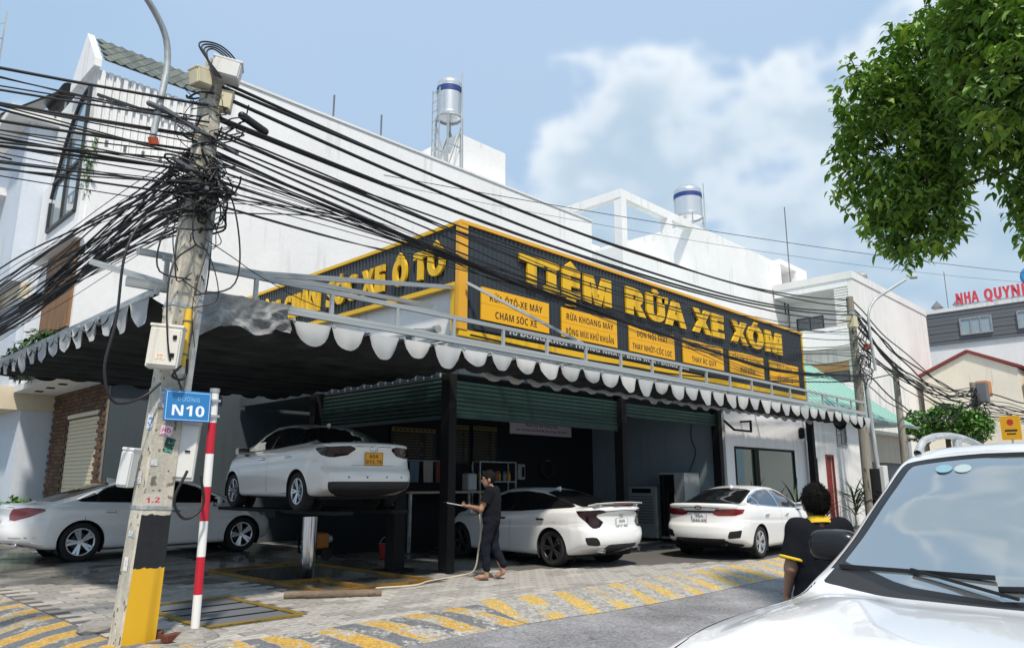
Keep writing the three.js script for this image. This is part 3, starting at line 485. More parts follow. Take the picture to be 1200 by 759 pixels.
function waterTank(label, u, v, y0, r, h, legs) {
  const t = thing('water_tank', label, 'water tank', 'rooftop water tanks'); t.position.set(u, y0, -v);
  const tk = std(lin(0.72, 0.73, 0.74), 0.3, { metalness: 0.75 }), prof = [[0.01, 0], [r * 0.98, 0]]; for (let k = 0; k <= 24; k++) { const f = k / 24; prof.push([r + 0.02 * Math.cos(k * Math.PI) * (k > 1 && k < 23 ? 1 : 0), f * h]); } prof.push([r * 0.75, h + r * 0.28], [r * 0.3, h + r * 0.36], [0.01, h + r * 0.36]);
  part(t, 'tank', new THREE.LatheGeometry(prof.map(([x, y]) => new THREE.Vector2(x, y)), 36).translate(0, legs, 0), tk);
  part(t, 'brand_band', new THREE.CylinderGeometry(r + 0.03, r + 0.03, h * 0.16, 36, 1, true).translate(0, legs + h * 0.76, 0), std(lin(0.018, 0.045, 0.20), 0.5), 'dark blue band round the tank');
  part(t, 'lid', new THREE.CylinderGeometry(r * 0.3, r * 0.32, 0.08, 20).translate(0, legs + h + r * 0.36, 0), tk);
  part(t, 'stand_ring', new THREE.TorusGeometry(r * 1.02, 0.035, 6, 28).rotateX(Math.PI / 2).translate(0, legs - 0.03, 0), M.steel);
  for (const [a, c] of [[1, 1], [1, -1], [-1, 1], [-1, -1]]) part(t, 'leg', bar(V3(a * r * 0.8, 0, c * r * 0.8), V3(a * r * 0.75, legs, c * r * 0.75), 0.06), M.steel);
  for (const c of [-1, 1]) { part(t, 'brace', bar(V3(-r * 0.8, legs * 0.08, c * r * 0.8), V3(r * 0.76, legs * 0.9, c * r * 0.76), 0.035), M.steel); part(t, 'brace', bar(V3(c * r * 0.8, legs * 0.08, r * 0.8), V3(c * r * 0.76, legs * 0.9, -r * 0.76), 0.035), M.steel); part(t, 'brace', bar(V3(-r * 0.8, legs * 0.5, c * r * 0.78), V3(r * 0.8, legs * 0.5, c * r * 0.78), 0.04), M.steel); }
  part(t, 'feed_pipe', bar(V3(r * 0.4, 0, r * 1.1), V3(r * 0.4, legs + h + 0.35, r * 1.1), 0.03, 0.03, true), M.steel);
  return t;
}
{
  const t = waterTank('steel water tank on a tall ladder frame beside the white stair box', 16.7, 19.6, 12.42, 0.46, 1.4, 2.45);
  const l = sub(t, 'ladder'); for (const s of [-0.2, 0.2]) part(l, 'stile', bar(V3(-0.64, 0, s), V3(-0.64, 3.4, s), 0.035), M.steel); for (let k = 0; k < 9; k++) part(l, 'rung', bar(V3(-0.64, 0.25 + k * 0.38, -0.2), V3(-0.64, 0.25 + k * 0.38, 0.2), 0.025), M.steel);
  waterTank('steel water tank on a low stand behind the concrete pergola', 36.1, 21, 14.42, 0.78, 1.6, 2.0);
}
// second white building with a concrete pergola on its roof
{
  const b = thing('white_building', 'white building with roof pergola and vent slots rising behind the shop sign', 'building');
  part(b, 'wall', bx(26.0, 32.1, 0, 11.85, 18.5, 27), M.white);
  part(b, 'wall', merge([bx(32.1, 42.2, 0, 14.42, 18.5, 27), bx(42.2, 44.4, 0, 12.85, 18.5, 27), bx(44.4, 46.0, 0, 14.75, 18.5, 27), bx(42.2, 44.4, 14.45, 14.75, 18.5, 27)]), M.white, 'blank white wall with a square loggia opening');
  part(b, 'loggia_back', bx(42.2, 44.4, 12.85, 14.45, 25, 25.2), M.slateWall);
  for (let k = 0; k < 5; k++) part(b, 'vent_slot', bx(42.3 + k * 0.48, 42.44 + k * 0.48, 11.4, 12.2, 18.485, 18.52), M.darkWall);
  const pg = sub(b, 'pergola');
  for (const [u, v] of [[26.2, 18.7], [30.0, 18.7], [26.2, 24.6], [30.0, 24.6]]) part(pg, 'post', bx(u - 0.2, u + 0.2, 11.85, 14.1, v - 0.2, v + 0.2), M.white);
  part(pg, 'beam', bx(25.98, 32.1, 14.1, 14.5, 18.5, 18.9), M.white); part(pg, 'beam', bx(25.98, 32.1, 14.1, 14.5, 24.4, 24.8), M.white);
  part(pg, 'beam', bx(25.98, 26.38, 14.1, 14.5, 18.9, 24.4), M.white);
  part(b, 'roof_room', bx(30.5, 32.1, 11.85, 13.8, 21.5, 26), M.whiteOld); part(b, 'wall_lamp', bx(31.2, 31.5, 12.3, 12.7, 21.42, 21.5), M.black);
  part(b, 'antenna', bar(P(28.5, 13.9, 23), P(28.5, 15.2, 23), 0.03, 0.03, true), M.greyClad);
}
// neighbour down the side street
{
  const b = thing('apartment_block', 'pale blue-white apartment house with dark balcony rails down the side street', 'building');
  part(b, 'wall', merge([bx(4.25, 11, 6.75, 11.3, 22.8, 32), bx(4.6, 11, 3.95, 6.3, 22.8, 32), bx(4.95, 11, 0, 3.35, 22.8, 25.2), bx(5.9, 11, 0, 3.35, 25.2, 32)]), M.paleBlue);
  part(b, 'band', bx(4.55, 11, 6.3, 6.75, 22.74, 32), M.cream); part(b, 'band', bx(4.4, 11, 3.35, 3.95, 22.74, 32), M.cream);
  for (const y of [6.45, 9.6]) { part(b, 'balcony_slab', bx(2.9, 4.3, y, y + 0.22, 24.6, 31), M.whiteOld); const r = sub(b, 'balcony_rail'); for (let k = 0; k < 14; k++) part(r, 'bar', bar(P(2.95, y + 0.22, 24.7 + k * 0.46), P(2.95, y + 1.15, 24.7 + k * 0.46), 0.03), M.black); for (const q of [0.45, 0.8, 1.15]) part(r, 'rail', bar(P(2.95, y + q, 24.65), P(2.95, y + q, 31), 0.04), M.black); part(r, 'rail', bar(P(2.95, y + 1.15, 24.65), P(4.25, y + 1.15, 24.65), 0.04), M.black); }
  windowOn(b, 'u', 4.25, 25.2, 26.6, 7.2, 8.9); windowOn(b, 'u', 4.25, 27.4, 28.8, 7.2, 8.9); windowOn(b, 'v', 22.8, 4.95, 5.5, 8.0, 9.1, { bars: 0 });
  part(b, 'roof_slab', bx(3.7, 11.2, 11.3, 11.5, 22.6, 32), M.whiteOld);
  const s = thing('solar_heater', 'tilted black solar water heater on the roof edge', 'solar heater'); s.position.set(4.6, 11.5, -24.2);
  part(s, 'panel', at(new THREE.BoxGeometry(2.0, 0.06, 1.3), -0.2, 0.75, 0, 0, 0, 0.75), M.blackGloss); part(s, 'tank', new THREE.CylinderGeometry(0.22, 0.22, 1.5, 20).rotateX(Math.PI / 2).translate(0.6, 1.4, 0), M.black);
  for (const z of [-0.5, 0.5]) part(s, 'leg', bar(V3(0.6, 0, z), V3(0.6, 1.3, z), 0.05), M.steel);
  const m = thing('lattice_mast', 'thin lattice mast standing on a far roof', 'mast'); m.position.set(4.0, 11.5, -29.5);
  for (const [a, c] of [[-0.3, 0], [0.3, 0], [0, 0.4]]) part(m, 'leg', bar(V3(a, 0, c), V3(a, 6.5, c), 0.05), M.steel); for (let k = 0; k < 10; k++) { part(m, 'brace', bar(V3(-0.3, k * 0.62, 0), V3(0.3, k * 0.62 + 0.5, 0), 0.03), M.steel); }
  const f = thing('far_tower', 'cream far building rising behind the solar heater', 'building'); part(f, 'wall', bx(7, 13, 0, 19.5, 42, 50), M.cream); part(f, 'parapet', bx(6.9, 13.1, 19.5, 20.2, 41.9, 50.1), M.whiteOld); windowOn(f, 'u', 7, 44, 46, 15, 16.5); windowOn(f, 'v', 42, 8, 9.5, 15, 16.5);
}
// far white building with stacked balconies
{
  const b = thing('balcony_building', 'white building with open balconies and long weathered side wall', 'building'), U = 40.8, V = 14.0;
  part(b, 'wall', bx(U + 1.9, 54, 0, 12.4, V, 18.4), M.whiteOld, 'weathered white side wall');
  part(b, 'side_fin', bx(U, U + 1.9, 0, 12.4, V, V + 0.25), M.whiteOld);
  part(b, 'coping', bx(U - 0.05, 54.05, 12.4, 12.8, V - 0.05, 18.4), M.whiteOld);
  for (const y of [2.8, 5.6, 8.7]) part(b, 'floor_slab', bx(U, U + 1.9, y, y + 0.25, V + 0.25, 18.4), M.white);
  for (const y of [5.85, 8.95]) part(b, 'balustrade', bx(U, U + 0.12, y, y + 0.9, V + 0.25, 18.4), M.white);
  part(b, 'ceiling', bx(U, U + 1.9, 12.0, 12.4, V + 0.25, 18.4), M.white);
  windowOn(b, 'u', U + 1.9, 16.4, 18.0, 10.2, 11.0, { bars: 1 });
  const lou = sub(b, 'louvre'); for (let k = 0; k < 14; k++) part(lou, 'blade', bx(U + 0.02, U + 0.1, 9.9 + k * 0.15, 10.0 + k * 0.15, V + 0.27, V + 1.0), M.whiteOld);
  windowOn(b, 'u', U + 0.7, 14.8, 17.8, 6.2, 7.5, { bars: 2, glass: winGlass }); part(b, 'wood_panel', bx(U + 0.66, U + 0.72, 7.5, 8.0, 14.8, 17.8), std(lin(0.5, 0.3, 0.12), 0.7));
  part(b, 'enclosure', bx(U + 0.7, U + 1.9, 5.85, 8.7, 14.6, 18.2), M.whiteOld);
  part(b, 'roof_pipe', bar(P(U + 0.3, 12.8, 17.5), P(U + 0.3, 17.5, 17.5), 0.03, 0.03, true), M.greyClad);
  const t = thing('roof_tank', 'small white dome tank with teal skirt on the far roof', 'water tank'); t.position.set(46, 12.8, -15.2); part(t, 'dome', new THREE.SphereGeometry(0.36, 20, 12).scale(1, 0.9, 1).translate(0, 0.95, 0), M.steelWhite); part(t, 'skirt', new THREE.ConeGeometry(0.8, 0.6, 20, 1, true).translate(0, 0.45, 0), std(lin(0.05, 0.35, 0.33), 0.6)); part(t, 'leg', new THREE.CylinderGeometry(0.3, 0.3, 0.5, 12).translate(0, 0.25, 0), M.steel);
}
// house with mint-green roof next to the car wash
{
  const b = thing('green_roof_house', 'low white house with mint-green metal roof and narrow red door', 'building');
  part(b, 'wall', merge([bx(23.7, 25.9, 0, 3.9, 10.3, 10.5), bx(26.5, 29.2, 0, 3.9, 10.3, 10.5), bx(25.9, 26.5, 2.4, 3.9, 10.3, 10.5), bx(23.7, 23.9, 0, 3.9, 10.5, 16), bx(29.0, 29.2, 0, 3.9, 10.5, 16)]), M.whiteOld);
  const d = sub(b, 'door'); d.userData.label = 'narrow red wooden door'; part(d, 'leaf', bx(25.93, 26.47, 0.05, 2.36, 10.36, 10.42), std(lin(0.28, 0.025, 0.02), 0.6)); for (let k = 0; k < 3; k++) part(d, 'panel', bx(26.03, 26.37, 0.2 + k * 0.74, 0.8 + k * 0.74, 10.34, 10.36), std(lin(0.22, 0.02, 0.018), 0.6));
  part(d, 'frame', merge([bx(25.86, 25.92, 0, 2.44, 10.27, 10.32), bx(26.48, 26.54, 0, 2.44, 10.27, 10.32), bx(25.92, 26.48, 2.38, 2.44, 10.27, 10.32)]), std(lin(0.20, 0.03, 0.025), 0.6));
  windowOn(b, 'v', 10.3, 27.0, 27.9, 2.75, 3.6, { bars: 1, frame: M.steelWhite }); windowOn(b, 'v', 10.3, 24.5, 25.1, 1.3, 2.3, { bars: 0 });
  const rm = std(lin(0.30, 0.52, 0.44), 0.5);
  const roof = part(b, 'roof', geom([23.6, 3.85, -9.95, 35, 3.85, -9.95, 29.4, 7.7, -14.2, 23.6, 7.7, -14.2, 35, 3.85, -18.5, 23.6, 3.85, -18.5], null, [0, 0, 10, 0, 5, 5, 0, 5, 10, 10, 0, 10], [0, 1, 2, 0, 2, 3, 1, 4, 2, 2, 4, 5, 2, 5, 3]), rm);
  for (let k = 0; k < 23; k++) { const u = 23.8 + k * 0.48, top = u < 29.4 ? 1 : (35 - u) / 5.6; part(roof, 'seam', bar(P(u, 3.875, 9.96), P(u - 0, 3.875 + 3.85 * top, 9.96 + 4.25 * top), 0.025), rm); }
  part(b, 'gutter', bx(23.6, 35, 3.72, 3.84, 9.84, 9.95), M.steelWhite);
  part(b, 'annex_wall', merge([bx(29.2, 36, 0, 1.1, 10.6, 10.8), bx(29.2, 36, 2.3, 3.4, 10.6, 10.8), bx(29.2, 29.9, 1.1, 2.3, 10.6, 10.8), bx(35, 36, 1.1, 2.3, 10.6, 10.8)]), std(lin(0.62, 0.58, 0.5), 0.95, { map: T_plasterOld }));
  part(b, 'annex_roof', bx(29.2, 36.2, 3.4, 3.52, 10.3, 15), M.whiteOld);
  part(b, 'annex_shutter', bx(29.9, 35, 1.1, 2.3, 10.7, 10.74), M.greyClad);
}
// far block with the red roof lettering, and the gabled house in front of it
{
  const b = thing('lettered_building', 'far white block with grey clad top floor and red roof letters', 'building'), U = 58.5;
  part(b, 'wall', bx(U, U + 12, 0, 11.0, -8, 15.4), M.white);
  for (let k = 0; k < 8; k++) part(b, 'cladding_board', bx(U - 0.12 - (k % 2) * 0.02, U, 11.02 + k * 0.29, 11.29 + k * 0.29, -8.1, 15.5), M.greyClad);
  part(b, 'roof_slab', bx(U - 0.2, U + 12, 13.36, 13.6, -8.2, 15.6), M.whiteOld);
  for (const v of [11.3, 7.9, 4.4, 0.9]) windowOn(b, 'u', U - 0.14, v - 0.2, v + 1.75, 11.55, 12.75, { frame: M.steelWhite, bars: 2, out: 0.1, glass: paleGlass, t: 0.09 });
  const s = thing('roof_letters', 'red letters standing on the far roof reading NHÀ QUỲNH', 'sign'); s.position.set(U + 0.2, 13.62, -13.2); s.rotation.y = -Math.PI / 2;
  const rl = std(lin(0.62, 0.06, 0.08), 0.5); for (const [w, a, c] of [['NHÀ', 0, 1.45], ['QUỲNH', 1.75, 4.5]]) for (const g of letters3d(w, 0.75, c - a, 0.1, 0.02)) part(s, 'letter', g, rl).position.set(a, 0.25, 0);
  part(s, 'rail', bx(-0.2, 4.8, 0.12, 0.22, -0.05, 0.05), M.steel); for (let k = 0; k < 5; k++) part(s, 'post', bx(k * 1.1, k * 1.1 + 0.08, 0, 0.12, -0.04, 0.04), M.steel);
  const e = thing('roof_emblem', 'round blue emblem standing at the end of the red letters', 'sign'); e.position.set(U + 0.3, 15.1, -8.5); part(e, 'ring', new THREE.TorusGeometry(0.55, 0.2, 10, 28).rotateY(Math.PI / 2), std(lin(0.05, 0.25, 0.55), 0.5)); part(e, 'post', bar(V3(0, -1.5, 0), V3(0, -0.9, 0), 0.1), M.steel);
  for (const v of [13.2, 14.6]) { const h = thing('roof_vent', 'small dark hooded vent on the grey clad roof', 'vent', 'vents on the far roof'); h.position.set(U + 1, 13.6, -v); part(h, 'hood', new THREE.ConeGeometry(0.5, 0.55, 4).rotateY(0.8).translate(0, 0.65, 0), M.greyClad); part(h, 'duct', new THREE.BoxGeometry(0.4, 0.4, 0.4).translate(0, 0.2, 0), M.steel); }
  for (const v of [8.7, 13.9]) one('roof_antenna', bar(P(U + 1, 13.5, v), P(U + 1, 16.6, v), 0.025, 0.025, true), M.greyClad, 'thin antenna rod on the grey clad roof', 'antenna', 'antennas on the far roof');
  const g = thing('gabled_house', 'cream gabled house end with dark red roof edge', 'building'), GU = 50;
  part(g, 'wall', prism([[-13.6, 0], [-8.6, 0], [-8.6, 7.9], [-11.0, 9.05], [-13.6, 7.85]], 4).rotateY(-Math.PI / 2).translate(GU + 4, 0, 0), std(lin(0.86, 0.80, 0.68), 0.85, { map: T_plaster }));
  const rt = std(lin(0.22, 0.035, 0.03), 0.7); part(g, 'roof_edge', bar(P(GU + 2, 9.15, 11.0), P(GU + 2, 7.9, 13.75), 4.3, 0.16), rt); part(g, 'roof_edge', bar(P(GU + 2, 9.15, 11.0), P(GU + 2, 7.95, 8.4), 4.3, 0.16), rt);
  part(g, 'roof', geom([GU, 7.6, -8.2, GU, 7.6, 6, GU + 4, 8.7, 6, GU + 4, 8.7, -8.2], null, [0, 0, 14, 0, 14, 4, 0, 4], [0, 1, 2, 0, 2, 3]), std(lin(0.42, 0.045, 0.04), 0.7), 'red tiled roof wing'); part(g, 'wing_wall', bx(GU + 0.3, GU + 3.8, 0, 7.5, -6, 8.3), M.whiteOld);
  for (let k = 0; k < 30; k++) part(g, 'roof_rib', bar(P(GU, 7.65, 8.0 - k * 0.45), P(GU + 4, 8.75, 8.0 - k * 0.45), 0.1), std(lin(0.36, 0.04, 0.035), 0.7));
}

// ---------- cars ----------
const paint = (c) => new THREE.MeshPhysicalMaterial({ color: c, roughness: 0.32, clearcoat: 1, clearcoatRoughness: 0.03 });
const CM = {
  white: paint(lin(0.80, 0.80, 0.79)), pearl: paint(lin(0.82, 0.81, 0.78)), suv: paint(lin(0.76, 0.785, 0.82)),
  seam: std(lin(0.02, 0.02, 0.02), 0.8), trim: std(lin(0.010, 0.010, 0.011), 0.4), chromeTrim: M.chrome,
  lampRed: new THREE.MeshPhysicalMaterial({ color: lin(0.20, 0.006, 0.008), roughness: 0.08, clearcoat: 1 }), lampDark: new THREE.MeshPhysicalMaterial({ color: lin(0.016, 0.002, 0.003), roughness: 0.1, clearcoat: 0.25 }),
  lampClear: new THREE.MeshPhysicalMaterial({ color: lin(0.45, 0.47, 0.5), roughness: 0.1, clearcoat: 1, metalness: 0.4 }), under: std(lin(0.010, 0.010, 0.010), 0.9),
  tyre: std(lin(0.015, 0.015, 0.016), 0.85), rim: std(lin(0.62, 0.63, 0.65), 0.25, { metalness: 0.9 }), rimDark: std(lin(0.05, 0.05, 0.055), 0.35, { metalness: 0.6 }), plastic: std(lin(0.022, 0.022, 0.024), 0.6),
  film: new THREE.MeshPhysicalMaterial({ color: lin(0.47, 0.50, 0.50), roughness: 0.06, metalness: 0.85, clearcoat: 1, clearcoatRoughness: 0.02 }),
};
// smooth curve through key points [x, value]
function curve(keys) {
  const n = keys.length, xs = keys.map((k) => k[0]), ys = keys.map((k) => k[1]), d = [], m = [];
  for (let i = 0; i < n - 1; i++) d.push((ys[i + 1] - ys[i]) / (xs[i + 1] - xs[i]));
  m[0] = d[0]; m[n - 1] = d[n - 2]; for (let i = 1; i < n - 1; i++) m[i] = d[i - 1] * d[i] <= 0 ? 0 : 2 * d[i - 1] * d[i] / (d[i - 1] + d[i]) || 0;
  return (x) => { if (x <= xs[0]) return ys[0]; if (x >= xs[n - 1]) return ys[n - 1]; let i = 0; while (x > xs[i + 1]) i++; const h = xs[i + 1] - xs[i], t = (x - xs[i]) / h, t2 = t * t, t3 = t2 * t; return (2 * t3 - 3 * t2 + 1) * ys[i] + (t3 - 2 * t2 + t) * h * m[i] + (-2 * t3 + 3 * t2) * ys[i + 1] + (t3 - t2) * h * m[i + 1]; };
}
// signed distance to a polygon (negative inside), corners rounded by r
function polySdf(poly, r = 0) {
  return (x, y) => { let d = 1e9, s = 1; for (let i = 0, n = poly.length, j = n - 1; i < n; j = i++) { const [ax, ay] = poly[i], [bx2, by] = poly[j], ex = bx2 - ax, ey = by - ay, wx = x - ax, wy = y - ay, t = clamp((wx * ex + wy * ey) / (ex * ex + ey * ey), 0, 1), qx = wx - ex * t, qy = wy - ey * t; d = Math.min(d, qx * qx + qy * qy); const c1 = y >= ay, c2 = y < by, c3 = ex * wy > ey * wx; if ((c1 && c2 && c3) || (!c1 && !c2 && !c3)) s = -s; } return s * Math.sqrt(d) - r; };
}
// cut a triangle soup (6 floats a vertex: position, normal) where f changes sign
function cutSoup(soup, f) {
  const inn = [], out = [], n = soup.length / 18, V = [0, 0, 0];
  const push = (dst, ...vs) => { for (const v of vs) for (let k = 0; k < 6; k++) dst.push(v[k]); };
  for (let i = 0; i < n; i++) {
    const v = [0, 1, 2].map((k) => soup.slice(i * 18 + k * 6, i * 18 + k * 6 + 6)); for (let k = 0; k < 3; k++) V[k] = f(v[k][0], v[k][1], v[k][2], v[k][3], v[k][4], v[k][5]);
    const neg = (V[0] < 0) + (V[1] < 0) + (V[2] < 0);
    if (neg === 0) { push(out, ...v); continue; } if (neg === 3) { push(inn, ...v); continue; }
    const solo = neg === 1 ? V.findIndex((q) => q < 0) : V.findIndex((q) => q >= 0), a = v[solo], b = v[(solo + 1) % 3], c = v[(solo + 2) % 3], fa = V[solo], fb = V[(solo + 1) % 3], fc = V[(solo + 2) % 3];
    const mix = (p, q, t) => p.map((x, k) => x + (q[k] - x) * t), ab = mix(a, b, clamp(fa / (fa - fb), 0, 1)), ac = mix(a, c, clamp(fa / (fa - fc), 0, 1));
    const [A, B] = neg === 1 ? [inn, out] : [out, inn]; push(A, a, ab, ac); push(B, ab, b, c, ab, c, ac);
  }
  return [inn, out];
}
function soupGeo(s, push = 0) { const n = s.length / 6, p = new Float32Array(n * 3), nn = new Float32Array(n * 3); for (let i = 0; i < n; i++) { const l = Math.hypot(s[i * 6 + 3], s[i * 6 + 4], s[i * 6 + 5]) || 1; for (let k = 0; k < 3; k++) { nn[i * 3 + k] = s[i * 6 + 3 + k] / l; p[i * 3 + k] = s[i * 6 + k] + nn[i * 3 + k] * push; } } const g = new THREE.BufferGeometry(); g.setAttribute('position', new THREE.BufferAttribute(p, 3)); g.setAttribute('normal', new THREE.BufferAttribute(nn, 3)); g.setAttribute('uv', new THREE.BufferAttribute(new Float32Array(n * 2), 2)); return g; }

function carShell(S) {
  const top = curve(S.top), belt = curve(S.belt), half = curve(S.half), roofHalf = curve(S.roofHalf), bot = curve(S.bot), x0 = -S.ro, x1 = S.wb + S.fo, rear = curve(S.rear), nose = curve(S.nose);
  const chaikin = (p) => { const q = [p[0]]; for (let i = 0; i + 1 < p.length; i++) { const [a, b] = [p[i], p[i + 1]]; q.push([a[0] * 0.75 + b[0] * 0.25, a[1] * 0.75 + b[1] * 0.25], [a[0] * 0.25 + b[0] * 0.75, a[1] * 0.25 + b[1] * 0.75]); } q.push(p[p.length - 1]); return q; };
  const ring = (x) => {
    const R = S.round ?? 0.10, e = Math.min(x - x0, x1 - x), ins = e < R ? R - Math.sqrt(Math.max(0, R * R - (R - e) ** 2)) : 0;
    const w = half(x) - ins, b = bot(x) + ins * 0.5, bl = belt(x) - ins * 0.35, tp = Math.max(top(x) - ins * 0.55, bl + 0.005), wr = Math.min(roofHalf(x) - ins * 0.7, w * 0.97), md = lerp(b, bl, 0.5), gb = Math.min(w * 0.945, Math.max(wr, w * 0.925));
    let p = [[0, b], [w * 0.8, b], [w * 0.955, b + 0.025], [w * 0.985, b + 0.15], [w * 1.0, md], [w * 1.0, bl - 0.16], [w * 0.985, bl - 0.05], [w * 0.958, bl], [gb, bl + (tp - bl) * 0.08], [lerp(gb, wr, 0.5) + 0.018, lerp(bl, tp, 0.52)], [wr + 0.012, tp - Math.min(0.075, (tp - bl) * 0.35)], [wr * 0.9, tp - Math.min(0.028, (tp - bl) * 0.15)], [wr * 0.5, tp - 0.004], [0, tp]];
    if (S.crease) p.splice(5, 0, [w * 1.004, md + (bl - md) * 0.3], [w * 0.992, md + (bl - md) * 0.38]);
    return chaikin(chaikin(p));
  };
  const NS = S.stations ?? 120, xs = []; for (let i = 0; i <= NS; i++) { const t = i / NS; xs.push(lerp(x0, x1, t - Math.sin(t * 2 * Math.PI) / (2 * Math.PI) * 0.72)); }
  const pos = [], idx = [], dx = (x, y, z) => { const w = half(clamp(x, x0 + 0.3, x1 - 0.3)), q = Math.pow(Math.min(1, Math.abs(z) / w), 2.6); return smoothstep(x, x0 + 0.95, x0) * (rear(y) + S.bowR * q) - smoothstep(x, x1 - 0.95, x1) * (nose(y) + S.bowF * q); };
  const add = (x, y, z) => { let yy = y; if (S.deform) yy += S.deform(x, y, z); pos.push(x + dx(x, y, z), yy, z); return pos.length / 3 - 1; };
  const rings = xs.map((x) => { const h = ring(x), r = []; h.forEach(([z, y]) => r.push(add(x, y, z))); for (let i = h.length - 2; i > 0; i--) r.push(add(x, h[i][1], -h[i][0])); return r; });
  const n = rings[0].length, m = (n + 2) / 2;
  for (let i = 0; i < NS; i++) for (let k = 0; k < n; k++) { const a = rings[i][k], b = rings[i][(k + 1) % n], c = rings[i + 1][(k + 1) % n], d = rings[i + 1][k]; idx.push(a, d, c, a, c, b); }
  for (const [s, x] of [[0, x0], [NS, x1]]) {                     // end caps, row by row across the width
    const h = ring(x), K = 22, rows = h.map(([z, y], i) => { const r = []; for (let k = 0; k <= K; k++) { if (k === 0) r.push(rings[s][i]); else if (k === K) r.push(i === 0 || i === h.length - 1 ? rings[s][i] : rings[s][n - i]); else r.push(add(x, y, lerp(z, -z, k / K))); } return r; });
    for (let i = 0; i + 1 < rows.length; i++) for (let k = 0; k < K; k++) { const a = rows[i][k], b = rows[i][k + 1], c = rows[i + 1][k + 1], d = rows[i + 1][k]; if (s === 0) idx.push(a, d, c, a, c, b); else idx.push(a, c, d, a, b, c); }
  }
  const g = new THREE.BufferGeometry(); g.setAttribute('position', new THREE.Float32BufferAttribute(pos, 3)); g.setIndex(idx); g.computeVertexNormals();
  const N = g.attributes.normal.array, soup = new Array(idx.length * 6); idx.forEach((v, i) => { for (let k = 0; k < 3; k++) { soup[i * 6 + k] = pos[v * 3 + k]; soup[i * 6 + 3 + k] = N[v * 3 + k]; } });
  // lateral position of the flank at (x, y)
  const flank = (x, y) => { let best = 1e9, z = 0.8; for (let i = 0; i < pos.length; i += 3) if (pos[i + 2] > 0.3) { const d = (pos[i] - x) ** 2 + (pos[i + 1] - y) ** 2; if (d < best) { best = d; z = pos[i + 2]; } } return z; };
  const endAt = (z, y, front) => { let best = 1e9, x = 0; for (let i = 0; i < pos.length; i += 3) if (front ? pos[i] > x1 - 0.5 : pos[i] < x0 + 0.5) { const d = (pos[i + 2] - z) ** 2 + (pos[i + 1] - y) ** 2 + (front ? -1 : 1) * pos[i] * 0.02; if (d < best) { best = d; x = pos[i]; } } return x; };
  return { soup, flank, endAt, x0, x1 };
}
function wheel(parent, x, y, z, R, W, S, side) {
  const w = sub(parent, 'wheel'); w.position.set(x, y, z); if (side < 0) w.rotation.y = Math.PI;          // local +z faces out
  const key = [R, W, S.spokes, S.rimR].join();
  const G = (wheel.cache[key] ??= (() => {
    const rr2 = S.rimR, t = new THREE.LatheGeometry([[rr2 - 0.005, -W / 2], [R - 0.03, -W / 2], [R - 0.006, -W / 2 + 0.025], [R, -W / 2 + 0.06], [R, W / 2 - 0.06], [R - 0.006, W / 2 - 0.025], [R - 0.03, W / 2], [rr2 + 0.03, W / 2 + 0.004], [rr2 - 0.005, W / 2 - 0.012]].map(([a, b]) => new THREE.Vector2(a, b)), 48).rotateX(Math.PI / 2);
    const lip = new THREE.LatheGeometry([[rr2, W / 2 - 0.012], [rr2 - 0.022, W / 2 - 0.004], [rr2 - 0.03, W / 2 - 0.03], [rr2 - 0.035, -W / 2 + 0.02]].map(([a, b]) => new THREE.Vector2(a, b)), 48).rotateX(Math.PI / 2);
    const list = [lip, new THREE.CylinderGeometry(0.035, 0.05, 0.03, 20).rotateX(Math.PI / 2).translate(0, 0, W / 2 - 0.035)];
    for (let k = 0; k < S.spokes; k++) { const a0 = S.pair ? (Math.floor(k / 2) + 0.5) * 4 * Math.PI / S.spokes + (k % 2 ? 1 : -1) * S.pair : k * 2 * Math.PI / S.spokes, w0 = S.spokeW * 0.75, w1 = S.spokeW, r0 = 0.03, r1 = rr2 - 0.018; const g = new THREE.ExtrudeGeometry(new THREE.Shape([[r0, -w0], [r1, -w1], [r1, w1], [r0, w0]].map(([a, b]) => new THREE.Vector2(a, b))), { depth: 0.02, bevelEnabled: true, bevelSize: 0.005, bevelThickness: 0.006, bevelSegments: 1 }); const p = g.attributes.position; for (let i = 0; i < p.count; i++) p.setZ(i, p.getZ(i) + W / 2 - 0.05 + 0.022 * (p.getX(i) / r1)); g.computeVertexNormals(); list.push(g.rotateZ(a0)); }
    return { t, r: merge(list), d: new THREE.CylinderGeometry(rr2 * 0.62, rr2 * 0.62, 0.02, 32).rotateX(Math.PI / 2).translate(0, 0, W / 2 - 0.09) };
  })());
  part(w, 'tyre', G.t, CM.tyre); part(w, 'rim', G.r, S.darkRim ? CM.rimDark : CM.rim); part(w, 'brake_disc', G.d, CM.rimDark);
}
wheel.cache = {};
function plateTex(bg, fg, l1, l2) { return canvasTex(256, 192, (g, w, h) => { g.fillStyle = bg; g.fillRect(0, 0, w, h); g.strokeStyle = fg; g.lineWidth = 5; g.strokeRect(5, 5, w - 10, h - 10); vtext(g, l1, w / 2, 82, 74, { color: fg }); vtext(g, l2, w / 2, 166, 74, { color: fg }); }); }
